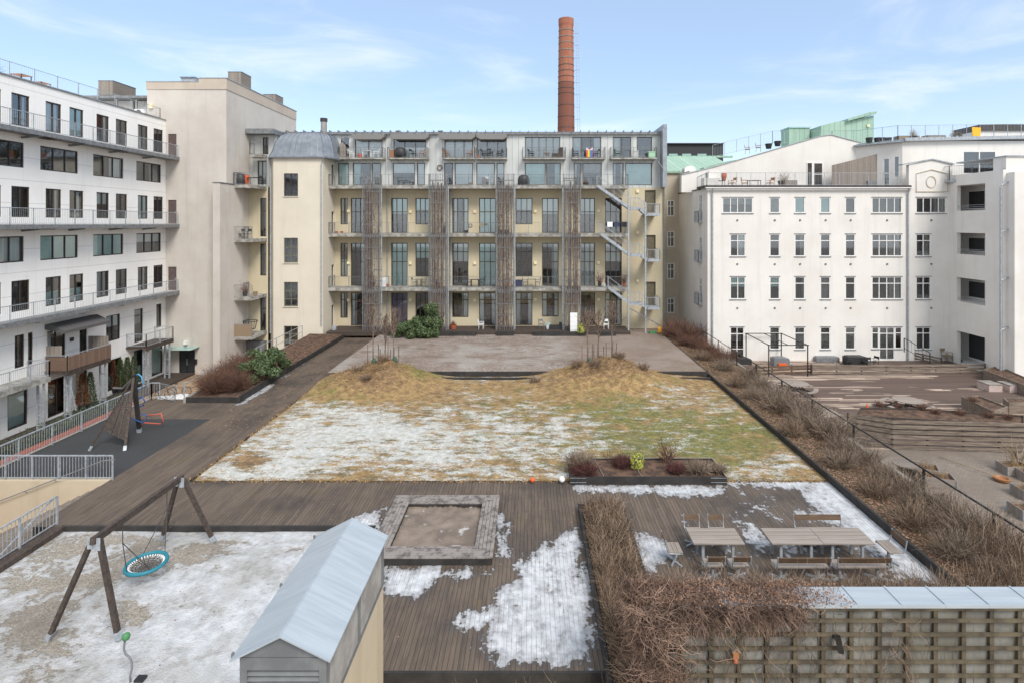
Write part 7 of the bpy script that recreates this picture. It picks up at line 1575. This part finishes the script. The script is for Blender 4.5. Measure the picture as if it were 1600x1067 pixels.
# ================================================================ BALCONY AND TERRACE FURNITURE ON THE CREAM BUILDING
L3, L2_, L1 = CH+3.62, CH-.93, CH-6.05; LT = T0+.02
def bp(px, lv, dy=0): Y = FY-.85+dy; return (Xc(px, Y), Y, lv+.004)
LV = {L3: 'third balcony level', L2_: 'second balcony level', L1: 'first balcony level', LT: 'top terrace', GL: 'ground deck'}
chair(bp(648, L1), 1.5, 'thin metal chair left of the small table on the first balcony level', 'galv_dark'); chair(bp(661, L1), -1.5, 'thin metal chair right of the small table on the first balcony level', 'galv_dark'); gtable(bp(654.5, L1), .6, .6, .72, 'small slatted cafe table between two thin chairs, first balcony level')
chair(bp(733, L1), 1.4, 'dark chair with white cushion left on the first balcony, third bay'); chair(bp(752, L1), -1.4, 'dark chair with white cushion right on the first balcony, third bay'); gtable(bp(742, L1), .8, .6, .7, 'dark small table with two chairs on the first balcony, third bay', 'charcoal')
chair(bp(821, L1), 1.5, 'grey metal chair left of the table near the navy box, first balcony level', 'grey_plastic'); chair(bp(840, L1), -1.5, 'grey metal chair right of the table near the navy box, first balcony level', 'grey_plastic'); gtable(bp(830.5, L1), .9, .6, .72, 'grey table between two metal chairs beside the navy box')
q = M(); p = bp(809, L1); q.box(p[0]-.45, p[1]-.25, p[2], p[0]+.45, p[1]+.25, p[2]+.6); q.box(p[0]-.47, p[1]-.27, p[2]+.6, p[0]+.47, p[1]+.27, p[2]+.65); tag(q.build('cushion_box', 'navy', at=p), 'navy blue cushion box on the first balcony level', 'box')
q = M(); p = bp(596, L1); q.box(p[0]-.12, p[1]-.3, p[2], p[0]+.5, p[1]+.3, p[2]+.85); tag(q.build('cabinet', 'white', at=p), 'white cabinet on the first balcony beside the first trellis tower', 'cabinet')
pot(bp(582, L1), .3, .35, 'terracotta planter behind the first trellis tower', 'terracotta', 'twig_red'); pot(bp(606, L1), .16, .25, 'small terracotta pot right of the white cabinet', 'terracotta'); pot(bp(683, L1), .25, .35, 'terracotta pot behind the second trellis tower', 'terracotta', 'twig_red', .4, 3)
pot(bp(937, L1), .2, .35, 'pot with a dark red round topiary, first balcony level', 'charcoal', 'leaf_purple', 1.3, 4); pot(bp(944, L1), .14, .28, 'small white pot beside the red topiary', 'white'); pot(bp(975, L1), .18, .35, 'brown pot with twigs at the right end of the first balcony', 'terracotta', 'twig_red', .9, 5); pot(bp(793, L1), .2, .4, 'orange pot behind the middle trellis tower', 'orange', 'twig_red', .6, 6); pot(bp(890, L1), .2, .4, 'pale pot behind the fourth trellis tower', 'paver', 'twig_grey', .5, 7); pot(bp(899, L1), .2, .35, 'second pale pot behind the fourth trellis tower', 'paver', 'twig_brown', .5, 8)
pot(bp(526, L2_), .16, .2, 'low terracotta pot at the left end of the second balcony', 'terracotta'); pot(bp(534, L2_), .16, .2, 'second low terracotta pot at the left end of the second balcony', 'terracotta'); pot(bp(693, L2_), .3, .5, 'dark planter with twigs right of the second trellis tower', 'charcoal', 'twig_red', .7, 9); pot(bp(728, L2_), .2, .3, 'dark pot by the third bay door, second balcony level', 'charcoal')
q = M(); p = Vector(bp(736.5, L2_)); p.z += .75; p.y = BY+.0; q.tube([p+Vector((math.cos(a)*.16, 0, math.sin(a)*.16)) for a in [2*math.pi*k/16 for k in range(17)]], .07, 8); tag(q.build('life_ring', 'paver', at=p), 'round pale ring hanging on the second balcony railing', 'ring')
q = M(); p = Vector(bp(754, L2_)); q.box(p.x-.25, BY-.12, p.z+.75, p.x+.25, BY+.1, p.z+.95); tag(q.build('planter_box', 'wicker', at=p), 'beige planter box hanging on the second balcony railing', 'planter')
for i, (px, mt_) in enumerate(((951, 'white'), (962, 'navy'), (973, 'charcoal'))): q = M(); p = Vector(bp(px, L2_)); q.box(p.x-.25, BY-.03, p.z+.62, p.x+.25, BY+.12, p.z+1.1); tag(q.build('towel', mt_, at=p), '%s cloth hung over the second balcony railing by the stairs' % ['white', 'navy blue', 'black'][i], 'cloth')
q = M(); p = bp(781, L2_); q.box(p[0]-.1, p[1]-.2, p[2], p[0]+.9, p[1]+.2, p[2]+.35); tag(q.build('planter_box', 'wood_dark', at=p), 'dark brown planter box behind the middle trellis, second level', 'planter')
gtable(bp(631, L3), 1.1, .6, .5, 'low black bench table on the third balcony level', 'charcoal'); grill(bp(818, L3), 'black covered round grill on the third balcony level'); gtable(bp(891, L3), 1.2, .5, .75, 'dark slatted table behind the fourth trellis, third level', 'wood_dark'); pot(bp(916, L3), .28, .3, 'round dark bowl planter on the third balcony level', 'charcoal', 'twig_brown', .3, 11); chair(bp(782, L3), 1, 'dark chair at the third balcony level by the middle trellis'); chair(bp(703, L3), 2, 'blue grey chair on the third balcony level, second bay', 'navy'); pot(bp(735, L3), .2, .3, 'wicker basket on the third balcony level', 'wicker'); chair(bp(764, L3), 2.6, 'white draped chair on the third balcony level', 'white')
q = M(); p = bp(756, L3); q.box(p[0]-.2, p[1]-.2, p[2], p[0]+.25, p[1]+.2, p[2]+.8); tag(q.build('storage_box', 'grey_plastic', at=p), 'grey storage box on the third balcony level', 'box')
q = M(); p = Vector((fx(687), FY-.08, CH+5.45)); q.tube([p+Vector((math.cos(a)*.22, 0, math.sin(a)*.25)) for a in [2*math.pi*k/18 for k in range(19)]], .05, 6); tag(q.build('wreath', 'twig_brown', at=p), 'round twig wreath hanging on the zinc wall', 'wreath')
def tp(px): Y = FY-.6; return (Xc(px, Y), Y, LT+.004)
chair(tp(548), 2.2, 'white plastic chair on the leftmost top terrace', 'white'); chair(tp(588), -1.5, 'white plastic chair right of the table, leftmost top terrace', 'white'); gtable(tp(574), .9, .5, .72, 'white table on the leftmost top terrace', 'white', 'white'); q = M(); p = tp(563); q.lathe(p, [(.22, 0), (.25, .3), (.1, .45)], 10); tag(q.build('cushion', 'red', at=p), 'red patterned cushion stack on the leftmost top terrace', 'cushion')
q = M(); p = tp(536); q.prismy([(p[0]-.3, p[2]), (p[0]+.3, p[2]), (p[0]+.25, p[2]+1.2), (p[0]-.05, p[2]+1.55), (p[0]-.3, p[2]+1.4)], p[1], p[1]+.1); tag(q.build('wood_board', 'wood_clad', at=p), 'tall brown board leaning at the leftmost top terrace door', 'board')
grill(tp(625), 'black covered grill on the second top terrace'); q = M(); p = tp(613); q.box(p[0]-.18, p[1]-.18, p[2], p[0]+.18, p[1]+.18, p[2]+.75); tag(q.build('gas_cupboard', 'teak', at=p), 'small teak cupboard beside the black grill', 'cupboard'); chair(tp(645), 1.2, 'dark folding chair on the second top terrace'); chair(tp(659), -1.3, 'teak chair on the second top terrace', 'teak')
chair(tp(697), 1.3, 'teak lounge chair left on the third top terrace', 'teak'); chair(tp(733), -1.3, 'teak lounge chair right on the third top terrace', 'teak'); chair(tp(756), 1.3, 'black chair left on the fourth top terrace'); chair(tp(765), 3.1, 'black chair middle on the fourth top terrace'); chair(tp(780), -1.3, 'black chair right on the fourth top terrace'); pot(tp(748), .14, .3, 'reddish pot on the fourth top terrace', 'terracotta')
gtable(tp(854), .6, .5, .5, 'small teak table on the fifth top terrace', 'teak', 'teak'); q = M(); p = tp(874); q.box(p[0]-.7, p[1]-.25, p[2], p[0]+.35, p[1]+.25, p[2]+.45); q.box(p[0]-.05, p[1]-.2, p[2]+.45, p[0]+.35, p[1]+.25, p[2]+1.0); tag(q.build('covered_sofa', 'wood_dark', at=p), 'brown covered sofa on the fifth top terrace', 'sofa'); chair(tp(830), 1.3, 'dark low chair on the fifth top terrace')
chair(tp(900), 1.3, 'black chair left of the rainbow flag'); chair(tp(932), -1.3, 'black chair right of the rainbow flag')
t = thing('rainbow_flag', 'rainbow striped flag hanging on the top terrace railing', 'flag', (Xc(921, FY-1.0), FY-1.02, LT)); x_ = Xc(916, FY-1.0); w_ = Xc(926, FY-1.0)-x_
for k, mt_ in enumerate(('red', 'flag_orange', 'flag_yellow', 'flag_green', 'flag_blue', 'flag_purple')): q = M(); q.box(x_+w_*k/6, FY-1.03, LT+.05, x_+w_*(k+1)/6-.002, FY-1.01, LT+.72); q.build('stripe', mt_, t)
q = M(); q.prismy([(x_, LT+.72), (x_+w_, LT+.72), (x_+w_, LT+.98), (x_+w_*.5, LT+.74), (x_, LT+.98)], FY-1.035, FY-1.012); q.build('stripe', 'flag_pink', t)
gtable(tp(993), .5, .5, .7, 'white folding table on the rightmost top terrace', 'white', 'white'); chair(tp(965), 1.2, 'dark green chair on the rightmost top terrace', 'leaf_bag'); q = M(); p = tp(1018); q.box(p[0]-.3, p[1]-.25, p[2], p[0]+.3, p[1]+.25, p[2]+.55); q.box(p[0]-.34, p[1]-.28, p[2]+.55, p[0]+.34, p[1]+.28, p[2]+.62); tag(q.build('storage_box', 'mint', at=p), 'mint green storage box on the rightmost top terrace', 'box')
# ground deck: chairs, toys
def gp_(px, dy=0): Y = FY-1.6+dy; return (Xc(px, Y), Y, GL+.004)
chair(gp_(846), .3, 'grey lounge chair on the ground deck below the lit window', 'grey_plastic'); pot(gp_(856), .22, .35, 'white and pink toy bucket pile on the ground deck', 'white', 'curt_teal', .3, 13)
q = M(); p = gp_(868); q.box(p[0]-.6, p[1]-.3, p[2], p[0]+.6, p[1]+.3, p[2]+.35); q.box(p[0]+.35, p[1]-.3, p[2]+.35, p[0]+.6, p[1]+.3, p[2]+.6); tag(q.build('sun_lounger', 'charcoal', at=p), 'black wicker lounger on the ground deck', 'lounger')
chair(gp_(947), 0, 'white chair on the ground deck near the curtained door', 'white'); chair(gp_(752), 1.5, 'small white stool chair by the middle ground door', 'white'); pot(gp_(708), .35, .4, 'orange brown chest planter on the ground deck', 'terracotta', 'twig_red', .35, 14)
p = ground(522, 512, .5); q = M(); q.lathe((Xc(522, 52), 52, GL), [(.22, 0), (.2, .35), (.1, .4)], 10); tag(q.build('zinc_bucket', 'galv', at=(Xc(522, 52), 52, GL)), 'pale zinc bucket by the tower corner', 'bucket')
q = M(); q.box(Xc(891, 51), 51.0, GL, Xc(902, 51), 51.05, GL+1.75)
for k in range(4): q.box(Xc(891, 51), 50.98, GL+.2+k*.4, Xc(902, 51), 51.0, GL+.24+k*.4)
tag(q.build('lattice_panel', 'white', at=(Xc(896, 51), 51, GL)), 'white lattice panel standing by the fourth trellis tower', 'panel')
p = ground(1031, 522, .3); t = thing('ride_on_toy', 'small yellow ride on toy at the far corner of the gravel yard', 'toy', p); q = M(); q.lathe(p+Vector((0, 0, .05)), [(.1, 0), (.2, .15), (.2, .45), (.08, .65)], 12); q.build('body', 'yellow', t, smooth=True); q = M(); q.box(p.x-.9, p.y+.1, .32, p.x-.3, p.y+.5, .5); q.build('tray', 'green_knob', t)
# left balconies
def lp(px, z, Y=49.8): return (Xc(px, Y), Y, z+.004)
grill(lp(374, CH+3.45), 'black covered grill on the balcony between tan block and tower'); gtable(lp(398, CH+3.45), 1.2, .7, .7, 'dark table beside the grill on the balcony near the tower', 'charcoal'); pot(lp(386, CH+3.45), .2, .9, 'orange red pot on the balcony near the tower', 'orange'); chair(lp(410, CH+3.45), 1, 'dark chair right of the grill balcony table')
chair(lp(378, CH-1.35), .4, 'dark chair on the balcony level with the eye, left one'); chair(lp(386, CH-1.35), -.4, 'dark chair on the balcony level with the eye, right one'); pot(lp(383, CH-6.5), .22, .35, 'pot with a red twig plant on the lower left balcony', 'charcoal', 'leaf_purple', .8, 15); pot(lp(399, CH-6.5), .2, .4, 'tan pot on the lower left balcony', 'wicker'); pot(lp(369, CH-6.5), .2, .3, 'blue white pot on the lower left balcony', 'curt_teal', 'twig_grey', .5, 16)
t = thing('egg_chair', 'round black wire chair on the lowest left balcony', 'chair', lp(391, CH-9.95)); P_ = Vector(lp(391, CH-9.95)); q = M()
for k in range(14): a = 2*math.pi*k/14; q.tube([P_+Vector((0, 0, .4)), P_+Vector((math.cos(a)*.4, math.sin(a)*.4, .5)), P_+Vector((math.cos(a)*.6, math.sin(a)*.6, 1.2))], .02, 4)
q.tube([P_+Vector((math.cos(a)*.6, math.sin(a)*.6, 1.2)) for a in [2*math.pi*k/20 for k in range(21)]], .03, 5); q.build('basket', 'charcoal', t); q = M(); q.lathe(P_, [(.3, 0), (.05, .05), (.05, .45)], 10); q.build('stand', 'charcoal', t)
# roof terrace of the white building
def rp(px, Y=50.6, z=CH+3.21): return (Xc(px, Y), Y, z)
gtable(rp(1125), .8, .7, .72, 'dark small table with a terracotta vase on the roof terrace', 'charcoal'); gtable(rp(1178), 1.1, .7, .74, 'dark table between two wooden chairs on the roof terrace', 'charcoal'); chair(rp(1144), -1.3, 'teak chair right of the vase table, roof terrace', 'teak', s=1.15); chair(rp(1164), 1.3, 'teak chair left of the second roof terrace table', 'teak', s=1.15); chair(rp(1203), -1.3, 'teak chair right of the second roof terrace table', 'teak', s=1.15)
q = M(); p = rp(1131); q.lathe((p[0], p[1], p[2]+.73), [(.15, 0), (.27, .4), (.24, .7), (.2, .7)], 12); tag(q.build('vase', 'terracotta', at=(p[0], p[1], p[2]+.73)), 'terracotta vase on the small roof terrace table', 'vase')
pot(rp(1224, 51), .5, .75, 'wide wooden tub with bare twigs on the roof terrace', 'wood_back', 'twig_grey', 1.0, 17); q = M(); p = rp(1235); q.box(p[0]-.6, p[1]-.3, p[2], p[0]+.5, p[1]+.3, p[2]+.75); tag(q.build('wooden_planter', 'wood_clad', at=p), 'square wooden planter beside the twig tub on the roof terrace', 'planter')
q = M(); p = rp(1361, 51.2); q.box(p[0]-.35, p[1]-.15, p[2]+.1, p[0]+.35, p[1]+.15, p[2]+.75); q.box(p[0]-.3, p[1]-.1, p[2], p[0]-.25, p[1]+.1, p[2]+.1); q.box(p[0]+.25, p[1]-.1, p[2], p[0]+.3, p[1]+.1, p[2]+.1); tag(q.build('air_conditioner', 'shed_grey', at=p), 'grey air conditioning unit on the roof terrace by the fence', 'air conditioner')
# upper roof things
def up(px, Y=50.9): return (Xc(px, Y), Y, UZ+.25)
q = M(); p = up(1519); q.prismy([(p[0]-.35, p[2]+.25), (p[0]+.35, p[2]+.2), (p[0]+.4, p[2]+1.0), (p[0]-.4, p[2]+1.05)], 50.40, 50.45); tag(q.build('yellow_cloth', 'yellow', at=(p[0], 50.4, p[2]+.2)), 'bright yellow cloth hanging on the upper roof railing', 'cloth')
pot(up(1490), .2, .3, 'potted bare bush left of the yellow cloth on the upper roof', 'charcoal', 'twig_grey', .5, 18); pot(up(1501), .16, .25, 'smaller potted bush next to the yellow cloth on the upper roof', 'charcoal', 'twig_grey', .35, 19); pot(up(1427), .3, .3, 'planter with pale dry grass on the upper roof', 'charcoal', 'straw', .6, 20)
q = M(); p = up(1420); q.box(p[0]-.9, p[1], p[2]-.1, p[0]+1.0, p[1]+.8, p[2]+.35); tag(q.build('covered_sofa', 'wicker', at=p), 'grey brown covered sofa on the upper roof, left', 'sofa'); q = M(); p = up(1461); q.box(p[0]-.7, p[1], p[2]-.1, p[0]+1.0, p[1]+.8, p[2]+.4); tag(q.build('bench', 'wood_clad', at=p), 'wooden bench with pale cushions on the upper roof', 'bench')
for i, px in enumerate((1358, 1371, 1379, 1388)): p = (Xc(px, 52), 52, UZ+.13); q = M(); q.lathe(p, [(.25, 0), (.3, .45), (.27, .45)], 10); tag(q.build('plant_pot', 'charcoal', at=p), 'black plant tub on the sloping roof edge, %s from the left' % words[i], 'pot')
for i, (px, py) in enumerate(((1168, 241), (1185, 238), (1201, 233), (1215, 229))): p = at_h(px, py, 56); (chair(p, 1.2, 'teak chair behind the gable railing, %s from the left' % words[i], 'teak', s=1.0) if i < 2 else pot(p, .35, .5, 'dark tub behind the gable railing, %s one' % words[i-2], 'charcoal'))
# left roof furniture
for i, (px, py, Y) in enumerate(((50, 122, 36), (68, 127, 38))): gtable((LX-1.6-i*.5, Y, CH+8.92), .8, .8, .75, 'brown table on the white block roof terrace, %s one' % ['nearer', 'farther'][i], 'teak')
place_shrub('roofbush', mk('rb', 'twig_grey', 99, .9, .9, .9, 500, .012), (LX-1.4, 33.2, CH+8.9), 'big grey bare bush on the white block roof terrace at the left edge')
t = thing('heat_pump', 'small grey heat pump fan on the white block roof corner', 'heat pump', (LX-1.2, 46.6, CH+8.98)); q = M(); q.box(LX-1.6, 46.2, CH+8.98, LX-.8, 46.6, CH+9.55); q.build('casing', 'white', t); q = M(); q.tube([(LX-1.2, 46.15, CH+9.28), (LX-1.2, 46.19, CH+9.28)], .22, 16); q.build('fan', 'charcoal', t)
